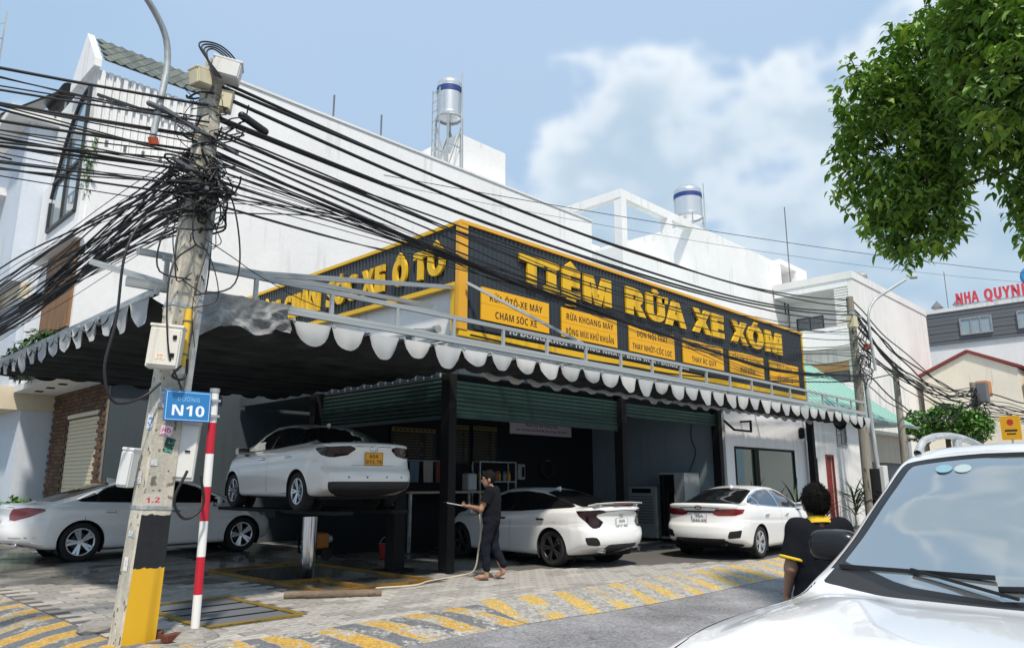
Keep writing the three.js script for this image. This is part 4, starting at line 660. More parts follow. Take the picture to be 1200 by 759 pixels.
// S: all shapes in metres from the rear axle; the car faces +x, its right side is +z
function buildCar(name, label, S, [u, y, v], headingDeg) {
  const car = thing(name, label, 'car'); car.position.set(u, y, -v); car.rotation.y = THREE.MathUtils.degToRad(headingDeg);
  const sh = carShell(S); let body = sh.soup, R = S.R;
  const take = (f, keepName, mat, push = 0, lab) => { let i; [i, body] = cutSoup(body, f); if (keepName && i.length) return part(car, keepName, soupGeo(i, push), mat, lab); return i; };
  const seam = (f, w = 0.0055) => { const i = take((...a) => Math.abs(f(...a)) - w); return i; };
  const seams = [];
  // wheel arches
  for (const ax of [0, S.wb]) take((x, yy, z) => (Math.abs(z) > 0.45 ? Math.hypot(x - ax, (yy - R) * 1.0) - S.arch : 1));
  // glass
  const dlo = polySdf(S.dlo), big = (p) => (x, yy, z) => (Math.abs(z) > 0.35 ? p(x, yy) : 1);
  const panes = S.panes ?? [];
  for (const side of [1, -1]) {
    const on = (f) => (x, yy, z) => (z * side > 0.35 ? f(x, yy) : 1);
    S.panes.forEach(([a, b]) => take(on((x, yy) => Math.max(dlo(x, yy) + 0.022, a - x, x - b)), 'side_window', M.glassDark, -0.004));
    take(on((x, yy) => dlo(x, yy)), 'window_trim', S.chromeDlo ? CM.chromeTrim : CM.trim, S.chromeDlo ? 0.001 : -0.002);
  }
  const gl = (poly, r) => { const p = polySdf(poly, r); return (x, yy, z, nx, ny) => (yy > S.glassMin ? p(x, Math.abs(z)) : 1); };
  if (S.ws) { const f = gl(S.ws, 0.02); take((...a) => f(...a) + (S.wsBand ?? 0.03), 'windshield', S.wsMat ?? M.glassDark, -0.003); take(f, 'windshield_border', CM.trim, -0.002); }
  if (S.cowl) { const f = gl(S.cowl, 0); take((...a) => f(...a), 'cowl', CM.plastic, -0.001); }
  if (S.rw) { const f = gl(S.rw, 0.03); take((...a) => f(...a) + 0.03, 'rear_window', M.glassDark, -0.003); take(f, 'rear_window_border', CM.trim, -0.002); }
  // lamps and bumper pieces: drawn on the flattened skin, q = |z| + way round the corner
  const qr = (x, z) => Math.abs(z) + Math.max(0, x - sh.x0), qf = (x, z) => Math.abs(z) + Math.max(0, sh.x1 - x);
  for (const [nm, poly, mat, push, r, lab] of S.rearPieces ?? []) { const p = polySdf(poly, r ?? 0); for (const side of [1, -1]) { const f = (x, yy, z) => (x < sh.x0 + 1.1 && z * side > -1e-5 ? p(qr(x, z), yy) : 1); if (nm === 'seam') seams.push(seam(f)); else take(f, nm, mat, push ?? 0, lab); } }
  for (const [nm, poly, mat, push] of S.frontPieces ?? []) { const p = polySdf(poly); for (const side of [1, -1]) take((x, yy, z) => (x > sh.x1 - 1.3 && z * side > -1e-5 ? p(qf(x, z), yy) : 1), nm, mat, push ?? 0); }
  if (S.lowerCut) take((x, yy, z) => (Math.max(yy - S.lowerCut(x, z), 0) > 0 ? 1 : yy - S.lowerCut(x, z)), 'lower_trim', CM.plastic, 0.001);
  // doors
  for (const side of [1, -1]) for (const poly of S.doors) { const p = polySdf(poly, 0.03), f = (x, yy, z) => (z * side > 0.35 ? p(x, yy) : 1); seams.push(seam(f)); take(f, 'door', S.paint); }
  if (S.lid) { const p = polySdf(S.lid, 0.02), f = (x, yy, z, nx, ny) => (x < S.lidMax && yy > S.lidMin ? p(x, Math.abs(z)) : 1); seams.push(seam(f)); take(f, 'boot_lid', S.paint); }
  if (S.hood) { const p = polySdf(S.hood, 0.02), f = (x, yy, z, nx, ny) => (ny > 0.15 && yy > S.hoodMin ? p(x, Math.abs(z)) : 1); seams.push(seam(f, 0.007)); take(f, 'hood', S.paint); }
  part(car, 'panel_gaps', soupGeo(seams.flat(), -0.006), CM.seam);
  part(car, 'body', soupGeo(body), S.paint);
  // arch liners and underbody
  const lin2 = []; for (const ax of [0, S.wb]) for (const side of [1, -1]) { const zc = sh.flank(ax, R + S.arch + 0.03) - 0.02; lin2.push(new THREE.CylinderGeometry(S.arch + 0.002, S.arch + 0.002, 0.34, 30, 1, true, 0, Math.PI * 2).rotateX(Math.PI / 2).translate(ax, R, side * (zc - 0.17)), new THREE.CircleGeometry(S.arch, 24).translate(ax, R, side * (zc - 0.33))); }
  const cl = lin2.map((g) => { const q = g.toNonIndexed(), p = q.attributes.position.array, keep = []; for (let i = 0; i < p.length; i += 9) if (Math.max(p[i + 1], p[i + 4], p[i + 7]) > S.bot[1][1] - 0.02) for (let k = 0; k < 9; k++) keep.push(p[i + k]); return geom(keep, null, null, null); });
  for (let k = 0; k < 8; k += 2) part(car, 'wheel_arch_liner', merge([cl[k], cl[k + 1]]), CM.under);
  for (const ax of [0, S.wb]) for (const side of [1, -1]) wheel(car, ax, R, side * ((sh.flank(ax, R + S.arch + 0.03)) - S.tyreW / 2 - 0.025), R, S.tyreW, S.wheel, side);
  part(car, 'underbody', new THREE.BoxGeometry(S.wb + 0.75, 0.1, 1.25).translate(S.wb / 2, S.bot[1][1] + 0.0, 0), CM.under);
  // handles, mirrors
  for (const side of [1, -1]) for (const [hx, hy] of S.handles) { const z = sh.flank(hx, hy); part(car, 'door_handle', at(new RoundedBoxGeometry(0.19, 0.034, 0.04, 2, 0.014), hx, hy, side * (z + 0.014)), S.handleMat ?? S.paint); }
  for (const side of [1, -1]) { const [mx, my] = S.mirror, z = sh.flank(mx, my - 0.03), k = S.mirrorS ?? 1, m = sub(car, 'wing_mirror'); m.position.set(mx, my, side * (z + (S.mirrorOut ?? 0.13) * k)); if (side < 0) m.scale.z = -1; const sp = new THREE.SphereGeometry(1, 20, 14); const pp = sp.attributes.position; for (let i = 0; i < pp.count; i++) { const vx = pp.getX(i), vy = pp.getY(i), vz = pp.getZ(i); const bxs = (c) => Math.sign(c) * Math.pow(Math.abs(c), 0.62); pp.setXYZ(i, (vx < 0 ? vx * 0.35 : bxs(vx)) * 0.085 * k, bxs(vy) * 0.078 * k, bxs(vz) * 0.125 * k); } sp.computeVertexNormals(); part(m, 'housing', sp, S.mirrorMat ?? S.paint); part(m, 'glass', at(new THREE.BoxGeometry(0.006, 0.11 * k, 0.19 * k), -0.036 * k, 0, 0), M.chrome); part(m, 'arm', at(new THREE.BoxGeometry(0.06 * k, 0.03 * k, 0.14 * k), 0, -0.07 * k, -0.1 * k), CM.plastic); }
  if (S.plate) { const [px, py, w, h, bg, fg, a, b] = S.plate, x = sh.endAt(0, py, false); const tx = std(0xffffff, 0.5, { map: plateTex(bg, fg, a, b) }), e = std(lin(0.6, 0.6, 0.6), 0.5); const m = part(car, 'licence_plate', new THREE.BoxGeometry(0.012, h, w), [e, tx, e, e, e, e]); m.position.set(x - 0.014 + px, py, 0); }
  if (S.fin) part(car, 'roof_fin', at(prism([[-0.07, -0.02], [0.09, -0.02], [0.03, 0.022], [-0.045, 0.048], [-0.06, 0.045]], 0.014, 0.005), 0.66, curve(S.top)(0.66), -0.007, 0, 0, 0.12), S.paint);
  return { car, sh };
}
const sedan = (o) => ({ crease: true, round: 0.10, bowR: 0.22, bowF: 0.34, R: 0.325, arch: 0.365, tyreW: 0.2, glassMin: 1.0, paint: CM.white, doors: [], handles: [], stations: 120, ...o });

// silver-white small sedan on the lift
{
  const S = sedan({
    wb: 2.6, ro: 0.98, fo: 0.84, paint: CM.pearl, R: 0.305, arch: 0.345,
    top: [[-0.98, 1.045], [-0.9, 1.055], [-0.5, 1.05], [-0.3, 1.09], [0.1, 1.235], [0.55, 1.375], [1.05, 1.44], [1.45, 1.43], [1.75, 1.36], [2.2, 1.15], [2.55, 0.985], [2.9, 0.925], [3.2, 0.83], [3.44, 0.66]],
    belt: [[-0.98, 0.985], [-0.3, 0.985], [0.8, 0.945], [2.2, 0.90], [2.9, 0.84], [3.44, 0.60]], half: [[-0.98, 0.80], [-0.6, 0.845], [0.2, 0.865], [1.5, 0.865], [2.8, 0.86], [3.2, 0.83], [3.44, 0.74]],
    roofHalf: [[-0.98, 0.70], [-0.5, 0.72], [-0.2, 0.66], [0.3, 0.58], [0.8, 0.545], [1.5, 0.545], [2.0, 0.62], [2.5, 0.74], [3.44, 0.62]], bot: [[-0.98, 0.33], [-0.5, 0.23], [0.5, 0.20], [2.2, 0.20], [3.0, 0.21], [3.44, 0.26]],
    rear: [[0.2, 0.10], [0.36, 0.02], [0.5, 0.0], [0.62, 0.03], [0.66, 0.07], [0.8, 0.10], [0.98, 0.07], [1.05, 0.05]], nose: [[0.2, 0.08], [0.5, 0.0], [0.8, 0.12]],
    dlo: [[-0.12, 1.05], [-0.16, 1.10], [0.25, 1.27], [0.62, 1.345], [1.0, 1.365], [1.45, 1.335], [1.75, 1.24], [2.2, 1.0], [2.26, 0.955], [0.9, 0.985]], panes: [[-0.2, 0.10], [0.14, 1.08], [1.15, 2.4]],
    ws: [[1.70, 0], [1.74, 0.48], [2.4, 0.70], [2.52, 0]], rw: [[-0.40, 0], [-0.32, 0.60], [0.40, 0.50], [0.50, 0]], glassMin: 1.02,
    rearPieces: [['tail_lamp', [[0.42, 0.95], [0.50, 0.985], [0.98, 0.965], [1.26, 0.945], [1.10, 0.86], [0.88, 0.82], [0.58, 0.86]], CM.lampDark, 0.003, 0.01], ['seam', [[-0.3, 0.70], [0.52, 0.70], [0.60, 0.86], [0.44, 0.93], [0.44, 0.985], [-0.3, 1.0]], null], ['lower_bumper', [[-0.3, 0.2], [-0.3, 0.455], [0.9, 0.455], [0.92, 0.2]], CM.plastic, -0.004], ['reflector_slot', [[0.80, 0.48], [0.92, 0.64], [0.95, 0.64], [0.86, 0.48]], CM.trim, -0.004]],
    frontPieces: [['headlamp', [[0.45, 0.70], [0.6, 0.78], [1.25, 0.84], [1.15, 0.70]], CM.lampClear]],
    doors: [[[0.18, 0.36], [0.02, 0.56], [0.0, 0.96], [0.15, 1.02], [0.85, 1.02], [1.04, 0.99], [1.08, 0.32], [0.36, 0.30]], [[1.14, 0.32], [1.10, 0.99], [2.2, 0.95], [2.3, 0.86], [2.24, 0.36], [2.15, 0.31]]],
    handles: [[0.32, 0.845], [1.32, 0.83]], mirror: [2.02, 0.98], plate: [0.0, 0.80, 0.33, 0.2, '#e3a11c', '#33200a', '60A', '072.78'], handleMat: CM.chromeTrim, chromeDlo: false, fin: [0.35, 1.335],
    wheel: { spokes: 10, pair: 0.17, rimR: 0.205, spokeW: 0.014 },
  });
  const { car, sh } = buildCar('sedan', 'silver-white sedan raised on a single-post car lift', S, [7.013, 1.05, 10.702], 85.9);
  const x = sh.endAt(0, 0.95); part(car, 'emblem', at(new THREE.TorusGeometry(0.05, 0.009, 8, 24).scale(1.35, 0.8, 1), x - 0.012, 0.955, 0, 0, Math.PI / 2, 0), M.chrome);
  for (const z of [-0.45, -0.15, 0.2, 0.5]) part(car, 'parking_sensor', at(new THREE.CylinderGeometry(0.012, 0.012, 0.01, 12).rotateZ(Math.PI / 2), sh.endAt(z, 0.52) - 0.002, 0.52, z), CM.plastic);
}
// white fastback sedan nosed into the bay
{
  const S = sedan({
    wb: 2.7, ro: 1.02, fo: 0.91, R: 0.325, arch: 0.37, bowR: 0.30,
    top: [[-1.02, 1.06], [-0.93, 1.075], [-0.7, 1.07], [-0.4, 1.12], [0.0, 1.225], [0.5, 1.345], [1.05, 1.405], [1.45, 1.40], [1.8, 1.33], [2.3, 1.12], [2.68, 0.955], [3.0, 0.90], [3.35, 0.80], [3.61, 0.62]],
    belt: [[-1.02, 0.975], [-0.3, 0.98], [0.8, 0.93], [2.2, 0.87], [3.0, 0.80], [3.61, 0.56]], half: [[-1.02, 0.80], [-0.7, 0.87], [0.0, 0.90], [1.0, 0.885], [2.7, 0.895], [3.3, 0.85], [3.61, 0.74]],
    roofHalf: [[-1.02, 0.70], [-0.6, 0.70], [-0.2, 0.62], [0.4, 0.555], [0.9, 0.535], [1.5, 0.54], [2.1, 0.62], [2.6, 0.76], [3.61, 0.62]], bot: [[-1.02, 0.36], [-0.5, 0.21], [0.5, 0.17], [2.2, 0.17], [3.0, 0.18], [3.61, 0.22]],
    rear: [[0.2, 0.14], [0.36, 0.05], [0.5, 0.0], [0.66, 0.02], [0.72, 0.08], [0.9, 0.09], [1.0, 0.03], [1.07, 0.0]], nose: [[0.2, 0.08], [0.5, 0.0], [0.8, 0.12]],
    dlo: [[-0.42, 1.045], [-0.44, 1.07], [0.1, 1.215], [0.55, 1.30], [1.0, 1.335], [1.5, 1.305], [1.85, 1.20], [2.35, 0.94], [2.4, 0.905], [0.9, 0.955]], panes: [[-0.5, 0.02], [0.06, 1.12], [1.19, 2.5]],
    ws: [[1.74, 0], [1.80, 0.48], [2.5, 0.72], [2.64, 0]], rw: [[-0.62, 0], [-0.54, 0.58], [0.42, 0.48], [0.52, 0]], glassMin: 1.02,
    rearPieces: [['tail_lamp', [[0.48, 0.98], [0.62, 1.01], [1.24, 0.985], [1.16, 0.90], [0.98, 0.80], [0.86, 0.70], [0.68, 0.70], [0.58, 0.80], [0.76, 0.90], [0.72, 0.94]], CM.lampDark, 0.006, 0.006], ['seam', [[-0.3, 0.62], [0.46, 0.62], [0.56, 0.78], [0.50, 0.98], [-0.3, 1.02]], null], ['lower_bumper', [[-0.3, 0.2], [-0.3, 0.42], [0.42, 0.42], [0.56, 0.36], [0.66, 0.2]], CM.plastic, -0.01], ['fog_lamp_surround', [[0.66, 0.40], [0.70, 0.52], [0.80, 0.54], [1.04, 0.53], [0.98, 0.42]], CM.trim, -0.006, 0.01], ['fog_lamp', [[0.74, 0.43], [0.76, 0.5], [0.94, 0.5], [0.90, 0.43]], CM.lampRed, -0.004]],
    frontPieces: [['headlamp', [[0.4, 0.68], [0.6, 0.76], [1.3, 0.80], [1.1, 0.68]], CM.lampClear]],
    doors: [[[0.26, 0.34], [-0.02, 0.56], [-0.08, 0.92], [0.1, 1.0], [0.9, 0.99], [1.08, 0.96], [1.12, 0.29], [0.40, 0.28]], [[1.18, 0.29], [1.14, 0.96], [2.3, 0.90], [2.4, 0.82], [2.34, 0.34], [2.24, 0.28]]],
    handles: [[0.26, 0.83], [1.36, 0.82]], handleMat: CM.trim, mirror: [2.12, 0.95], plate: [0.0, 0.77, 0.33, 0.2, '#e8eae8', '#22262a', '60A', '417.96'], fin: [0.3, 1.28],
    wheel: { spokes: 10, pair: 0.14, rimR: 0.235, spokeW: 0.014, darkRim: true },
  });
  const { car, sh } = buildCar('sedan', 'white fastback sedan with black-rimmed wheels and boot spoiler beside the hose man', S, [11.422, 0.0, 9.242], 86);
  // slim boot spoiler with its brake light
  const sp = []; for (let k = 0; k <= 16; k++) { const z = lerp(-0.66, 0.66, k / 16); sp.push([z, 1.105 + 0.022 * (1 - (z / 0.66) ** 2), -0.90 + 0.10 * (z / 0.66) ** 2]); }
  const pp = [], ix = []; sp.forEach(([z, y, x], i) => { const c = [[x - 0.10, y + 0.022], [x - 0.10, y + 0.004], [x + 0.06, y - 0.022], [x + 0.07, y - 0.01]]; c.forEach(([a, b]) => pp.push(a, b, z)); if (i) for (let k = 0; k < 4; k++) { const a = (i - 1) * 4 + k, b = (i - 1) * 4 + (k + 1) % 4; ix.push(a, b, b + 4, a, b + 4, a + 4); } });
  part(car, 'spoiler', geom(pp, null, null, [...ix, 0, 1, 2, 0, 2, 3, 64, 66, 65, 64, 67, 66]), CM.white); for (const s of [-1, 1]) part(car, 'spoiler_foot', at(new THREE.BoxGeometry(0.08, 0.05, 0.03), -0.86, 1.085, s * 0.5), CM.white);
  part(car, 'brake_light', at(new THREE.BoxGeometry(0.02, 0.016, 0.5), -1.003, 1.126, 0), CM.lampRed);
  const x = sh.endAt(0, 0.92); part(car, 'emblem', merge([bar(V3(x - 0.01, 0.955, -0.035), V3(x - 0.01, 0.885, -0.025), 0.012), bar(V3(x - 0.01, 0.955, 0.035), V3(x - 0.01, 0.885, 0.025), 0.012), bar(V3(x - 0.01, 0.92, -0.03), V3(x - 0.01, 0.92, 0.03), 0.01), new THREE.TorusGeometry(0.055, 0.005, 6, 20).scale(1, 0.85, 1).rotateY(Math.PI / 2).translate(x - 0.008, 0.92, 0)]), M.chrome);
  for (const z of [-0.48, 0.48]) part(car, 'exhaust_tip', at(new THREE.CylinderGeometry(0.045, 0.045, 0.12, 20, 1, true).rotateZ(Math.PI / 2), sh.endAt(z, 0.36) + 0.03, 0.31, z), M.chrome);
}
// white sedan parked along the kerb
{
  const S = sedan({
    wb: 2.7, ro: 1.0, fo: 0.94, R: 0.32, arch: 0.36,
    top: [[-1.0, 1.075], [-0.92, 1.09], [-0.6, 1.075], [-0.42, 1.10], [0.0, 1.235], [0.5, 1.375], [1.05, 1.435], [1.45, 1.425], [1.8, 1.36], [2.3, 1.15], [2.65, 0.985], [3.0, 0.92], [3.35, 0.82], [3.64, 0.64]],
    belt: [[-1.0, 0.985], [-0.3, 0.99], [0.8, 0.945], [2.2, 0.895], [3.0, 0.83], [3.64, 0.58]], half: [[-1.0, 0.81], [-0.65, 0.87], [0.2, 0.895], [1.5, 0.89], [2.8, 0.89], [3.3, 0.85], [3.64, 0.74]],
    roofHalf: [[-1.0, 0.72], [-0.5, 0.72], [-0.2, 0.64], [0.4, 0.57], [0.9, 0.55], [1.5, 0.55], [2.1, 0.63], [2.6, 0.76], [3.64, 0.62]], bot: [[-1.0, 0.34], [-0.5, 0.22], [0.5, 0.18], [2.2, 0.18], [3.0, 0.19], [3.64, 0.24]],
    rear: [[0.2, 0.12], [0.36, 0.03], [0.5, 0.0], [0.64, 0.02], [0.70, 0.07], [0.86, 0.10], [1.0, 0.05], [1.08, 0.01]], nose: [[0.2, 0.08], [0.5, 0.0], [0.8, 0.12]],
    dlo: [[-0.16, 1.05], [-0.2, 1.085], [0.2, 1.24], [0.6, 1.335], [1.0, 1.365], [1.5, 1.335], [1.85, 1.23], [2.33, 0.97], [2.38, 0.93], [0.9, 0.985]], panes: [[-0.3, 0.16], [0.20, 1.12], [1.19, 2.5]], chromeDlo: true,
    ws: [[1.74, 0], [1.80, 0.49], [2.5, 0.72], [2.62, 0]], rw: [[-0.52, 0], [-0.44, 0.62], [0.42, 0.50], [0.52, 0]], glassMin: 1.03,
    rearPieces: [['tail_lamp', [[0.38, 0.885], [0.44, 0.965], [0.95, 0.975], [1.22, 0.965], [1.14, 0.90], [0.9, 0.855], [0.5, 0.85]], CM.lampRed, 0.004, 0.008], ['lamp_bar', [[-0.3, 0.90], [-0.3, 0.94], [0.42, 0.94], [0.40, 0.90]], CM.trim, 0.002], ['seam', [[-0.3, 0.66], [0.46, 0.66], [0.58, 0.80], [0.56, 0.99], [-0.3, 1.02]], null], ['lower_bumper', [[-0.3, 0.2], [-0.3, 0.41], [0.6, 0.41], [0.72, 0.34], [1.2, 0.30], [1.2, 0.2]], CM.plastic, -0.006], ['fog_lamp_surround', [[0.66, 0.42], [0.72, 0.54], [1.06, 0.57], [1.0, 0.44]], CM.trim, -0.006, 0.01]],
    frontPieces: [['headlamp', [[0.4, 0.70], [0.6, 0.78], [1.3, 0.82], [1.1, 0.70]], CM.lampClear]],
    doors: [[[0.24, 0.34], [0.02, 0.56], [-0.02, 0.95], [0.14, 1.02], [0.9, 1.01], [1.08, 0.98], [1.12, 0.30], [0.40, 0.29]], [[1.18, 0.30], [1.14, 0.98], [2.3, 0.93], [2.4, 0.85], [2.34, 0.35], [2.24, 0.29]]],
    handles: [[0.32, 0.845], [1.38, 0.83]], handleMat: CM.chromeTrim, mirror: [2.12, 0.985], plate: [0.0, 0.79, 0.33, 0.2, '#e8eae8', '#22262a', '60A', '846.69'], fin: [0.3, 1.315],
    wheel: { spokes: 10, pair: 0.17, rimR: 0.225, spokeW: 0.02 },
  });
  const { car, sh } = buildCar('sedan', 'white sedan with red tail lamps parked on the yellow-striped kerb', S, [14.635, 0.0, 8.15], 3.4);
  const x = sh.endAt(0, 1.0); part(car, 'emblem', at(new THREE.TorusGeometry(0.05, 0.008, 8, 24).scale(1.4, 0.7, 1), x - 0.014, 1.0, 0, 0, Math.PI / 2, 0), CM.trim);
  for (const z of [-0.5, 0.5]) part(car, 'exhaust_tip', at(new THREE.CylinderGeometry(0.04, 0.04, 0.1, 20, 1, true).rotateZ(Math.PI / 2), sh.endAt(z, 0.36) + 0.02, 0.30, z), M.chrome);
}
// larger white saloon under the side awning
{
  const S = sedan({
    wb: 2.94, ro: 1.13, fo: 0.86, R: 0.335, arch: 0.375, bowR: 0.34,
    top: [[-1.13, 0.965], [-1.05, 0.985], [-0.7, 1.0], [-0.42, 1.055], [0.0, 1.20], [0.5, 1.36], [1.1, 1.455], [1.6, 1.455], [2.0, 1.38], [2.5, 1.16], [2.85, 1.0], [3.2, 0.945], [3.55, 0.85], [3.8, 0.68]],
    belt: [[-1.13, 0.90], [-0.3, 0.955], [0.8, 0.95], [2.2, 0.915], [3.1, 0.86], [3.8, 0.60]], half: [[-1.13, 0.80], [-0.75, 0.88], [0.2, 0.92], [1.5, 0.915], [2.9, 0.915], [3.4, 0.87], [3.8, 0.76]],
    roofHalf: [[-1.13, 0.66], [-0.6, 0.70], [-0.2, 0.65], [0.4, 0.575], [1.0, 0.555], [1.7, 0.56], [2.3, 0.64], [2.8, 0.77], [3.8, 0.64]], bot: [[-1.13, 0.34], [-0.6, 0.22], [0.5, 0.19], [2.4, 0.19], [3.2, 0.20], [3.8, 0.24]],
    rear: [[0.2, 0.10], [0.36, 0.03], [0.5, 0.0], [0.66, 0.03], [0.8, 0.08], [0.92, 0.07], [1.0, 0.04]], nose: [[0.2, 0.08], [0.5, 0.0], [0.8, 0.12]],
    dlo: [[-0.06, 1.02], [-0.12, 1.06], [0.2, 1.20], [0.65, 1.335], [1.1, 1.39], [1.65, 1.375], [2.05, 1.27], [2.55, 1.0], [2.6, 0.955], [1.0, 0.985]], panes: [[-0.3, 0.22], [0.26, 1.28], [1.36, 2.8]], chromeDlo: true,
    ws: [[1.95, 0], [2.0, 0.50], [2.7, 0.74], [2.84, 0]], rw: [[-0.50, 0], [-0.42, 0.60], [0.44, 0.52], [0.54, 0]], glassMin: 1.0,
    rearPieces: [['tail_lamp', [[0.52, 0.80], [0.60, 0.885], [1.0, 0.915], [1.36, 0.885], [1.10, 0.80], [0.75, 0.735], [0.55, 0.745]], CM.lampRed, 0.004, 0.02], ['seam', [[-0.3, 0.62], [0.46, 0.62], [0.56, 0.72], [0.66, 0.93], [-0.3, 0.96]], null], ['bumper_strip', [[0.62, 0.43], [0.62, 0.448], [1.42, 0.448], [1.42, 0.43]], M.chrome, 0.003], ['lower_bumper', [[-0.3, 0.2], [-0.3, 0.34], [0.7, 0.34], [0.9, 0.30], [0.95, 0.2]], CM.plastic, -0.006]],
    frontPieces: [['headlamp', [[0.4, 0.70], [0.6, 0.80], [1.3, 0.84], [1.1, 0.70]], CM.lampClear]],
    doors: [[[0.28, 0.36], [0.06, 0.6], [0.04, 0.96], [0.2, 1.04], [1.0, 1.02], [1.25, 0.99], [1.30, 0.31], [0.44, 0.30]], [[1.36, 0.31], [1.32, 0.99], [2.5, 0.95], [2.62, 0.87], [2.56, 0.36], [2.46, 0.30]]],
    handles: [[0.42, 0.845], [1.56, 0.83]], handleMat: CM.chromeTrim, mirror: [2.34, 0.99], plate: [0.0, 0.70, 0.42, 0.13, '#e8eae8', '#22262a', '60A', '390.12'], fin: [0.2, 1.27],
    wheel: { spokes: 10, pair: 0.16, rimR: 0.235, spokeW: 0.022 },
  });
  const { car, sh } = buildCar('sedan', 'large white saloon with chrome trim parked under the side awning', S, [4.38, 0.14, 15.676], -0.4);
  for (const s of [-1, 1]) part(car, 'exhaust_trim', at(new RoundedBoxGeometry(0.05, 0.06, 0.24, 2, 0.02), sh.endAt(s * 0.55, 0.33) + 0.02, 0.31, s * 0.55), M.chrome);
}

// ---------- white SUV in the street ----------
{
  const S = sedan({
    wb: 2.85, ro: 1.05, fo: 1.26, R: 0.38, arch: 0.43, tyreW: 0.26, round: 0.13, bowR: 0.2, bowF: 0.07, paint: CM.suv, stations: 190, crease: false,
    top: [[-1.05, 1.68], [-0.9, 1.75], [-0.3, 1.825], [0.6, 1.85], [1.1, 1.835], [1.42, 1.775], [1.75, 1.585], [2.1, 1.345], [2.38, 1.185], [2.56, 1.095], [2.72, 1.075], [3.0, 1.07], [3.5, 1.055], [3.9, 1.0], [4.11, 0.86]],
    belt: [[-1.05, 1.05], [0.5, 1.06], [2.0, 1.04], [2.6, 1.015], [3.2, 1.0], [3.88, 0.955], [4.11, 0.78]], half: [[-1.05, 0.86], [-0.5, 0.92], [0.5, 0.935], [2.8, 0.94], [3.6, 0.945], [4.11, 0.91]],
    roofHalf: [[-1.05, 0.68], [0.0, 0.66], [1.0, 0.655], [1.5, 0.67], [2.0, 0.745], [2.4, 0.80], [3.2, 0.80], [4.11, 0.78]], bot: [[-1.05, 0.42], [-0.5, 0.36], [0.5, 0.34], [2.4, 0.34], [3.2, 0.34], [4.11, 0.38]],
    rear: [[0.4, 0.03], [0.6, 0.0], [1.0, 0.04], [1.7, 0.2]], nose: [[0.3, 0.08], [0.7, 0.0], [0.9, 0.02], [1.1, 0.1]],
    deform: (x, y, z) => { if (x < 2.56 || y < 0.8) return 0; const a = Math.abs(z), f = smoothstep(x, 2.56, 2.85) * smoothstep(x, 3.9, 3.5); return f * (0.034 * smoothstep(a, 0.70, 0.63) - 0.024 * smoothstep(a, 0.40, 0.345)); },
    dlo: [[-0.8, 1.14], [-0.7, 1.56], [0.3, 1.64], [1.1, 1.63], [1.5, 1.52], [2.02, 1.16], [2.06, 1.10]], panes: [[-0.9, 0.0], [0.06, 1.0], [1.08, 2.2]],
    ws: [[1.46, -0.3], [1.46, 0.20], [1.50, 0.60], [2.30, 0.765], [2.50, 0.40], [2.56, 0.0], [2.56, -0.3]], wsBand: 0.055, wsMat: CM.film, cowl: [[2.24, 0.66], [2.32, 0.755], [2.46, 0.775], [2.585, 0.42], [2.61, 0], [2.61, -0.3], [2.4, -0.3]], glassMin: 1.05,
    rw: null, rearPieces: [['tail_lamp', [[0.7, 0.95], [0.72, 1.25], [1.1, 1.2], [1.0, 0.98]], CM.lampRed, 0.004]], frontPieces: [['headlamp', [[0.35, 0.78], [0.45, 0.9], [1.15, 0.93], [1.0, 0.78]], CM.lampClear], ['grille', [[-0.3, 0.62], [-0.3, 0.88], [0.34, 0.88], [0.30, 0.62]], CM.trim]],
    hood: [[2.60, -0.3], [2.58, 0.40], [2.44, 0.80], [3.2, 0.82], [3.88, 0.78], [3.98, 0.4], [4.0, -0.3]], hoodMin: 0.84,
    doors: [[[0.36, 0.55], [0.1, 0.85], [0.1, 1.08], [1.0, 1.08], [1.02, 0.46], [0.5, 0.46]], [[1.08, 0.46], [1.06, 1.08], [2.05, 1.06], [2.2, 0.98], [2.15, 0.5]]],
    handles: [[0.35, 0.98], [1.3, 0.97]], mirror: [1.74, 1.24], mirrorS: 1.18, mirrorOut: 0.12, mirrorMat: M.blackGloss,
    wheel: { spokes: 12, pair: 0.13, rimR: 0.26, spokeW: 0.022 },
  });
  const { car } = buildCar('suv', 'white SUV with silver roof rails and reflective windscreen in the street', S, [6.38, -0.12, 0.86], 180);
  const top = curve(S.top);
  for (const s of [-1, 1]) { const pts = []; for (let k = 0; k <= 14; k++) { const x = lerp(-0.7, 1.28, k / 14); pts.push(V3(x, top(x) - 0.03 + 0.105 * Math.pow(Math.sin(Math.PI * k / 14), 0.42), s * 0.60)); } const g = tube(pts, 0.023, 48, 10); part(car, 'roof_rail', g, M.steel); for (const x of [-0.55, 0.35]) part(car, 'rail_foot', at(new RoundedBoxGeometry(0.12, 0.08, 0.04, 2, 0.018), x, top(x) + 0.02, s * 0.60), M.steel); }
  // wipers and cowl
  const wy = (x) => top(x) + 0.022;
  for (const [z0, z1] of [[0.72, 0.02], [0.0, -0.62]]) { const w = sub(car, 'wiper'); const xa = 2.46 - 0.14 * (Math.abs(z0) / 0.8) ** 2, xb = 2.40, a = V3(xa, wy(xa) - 0.012 - 0.04 * (Math.abs(z0) / 0.8) ** 3, z0), b = V3(xb, wy(xb) - 0.008, z1); part(w, 'blade', bar(a, b, 0.012, 0.022), CM.trim); part(w, 'arm', bar(V3(2.53, wy(2.53) - 0.004, lerp(z0, z1, 1.15)), a.clone().lerp(b, 0.5).add(V3(0.012, 0.012, 0)), 0.016, 0.012), CM.trim); }
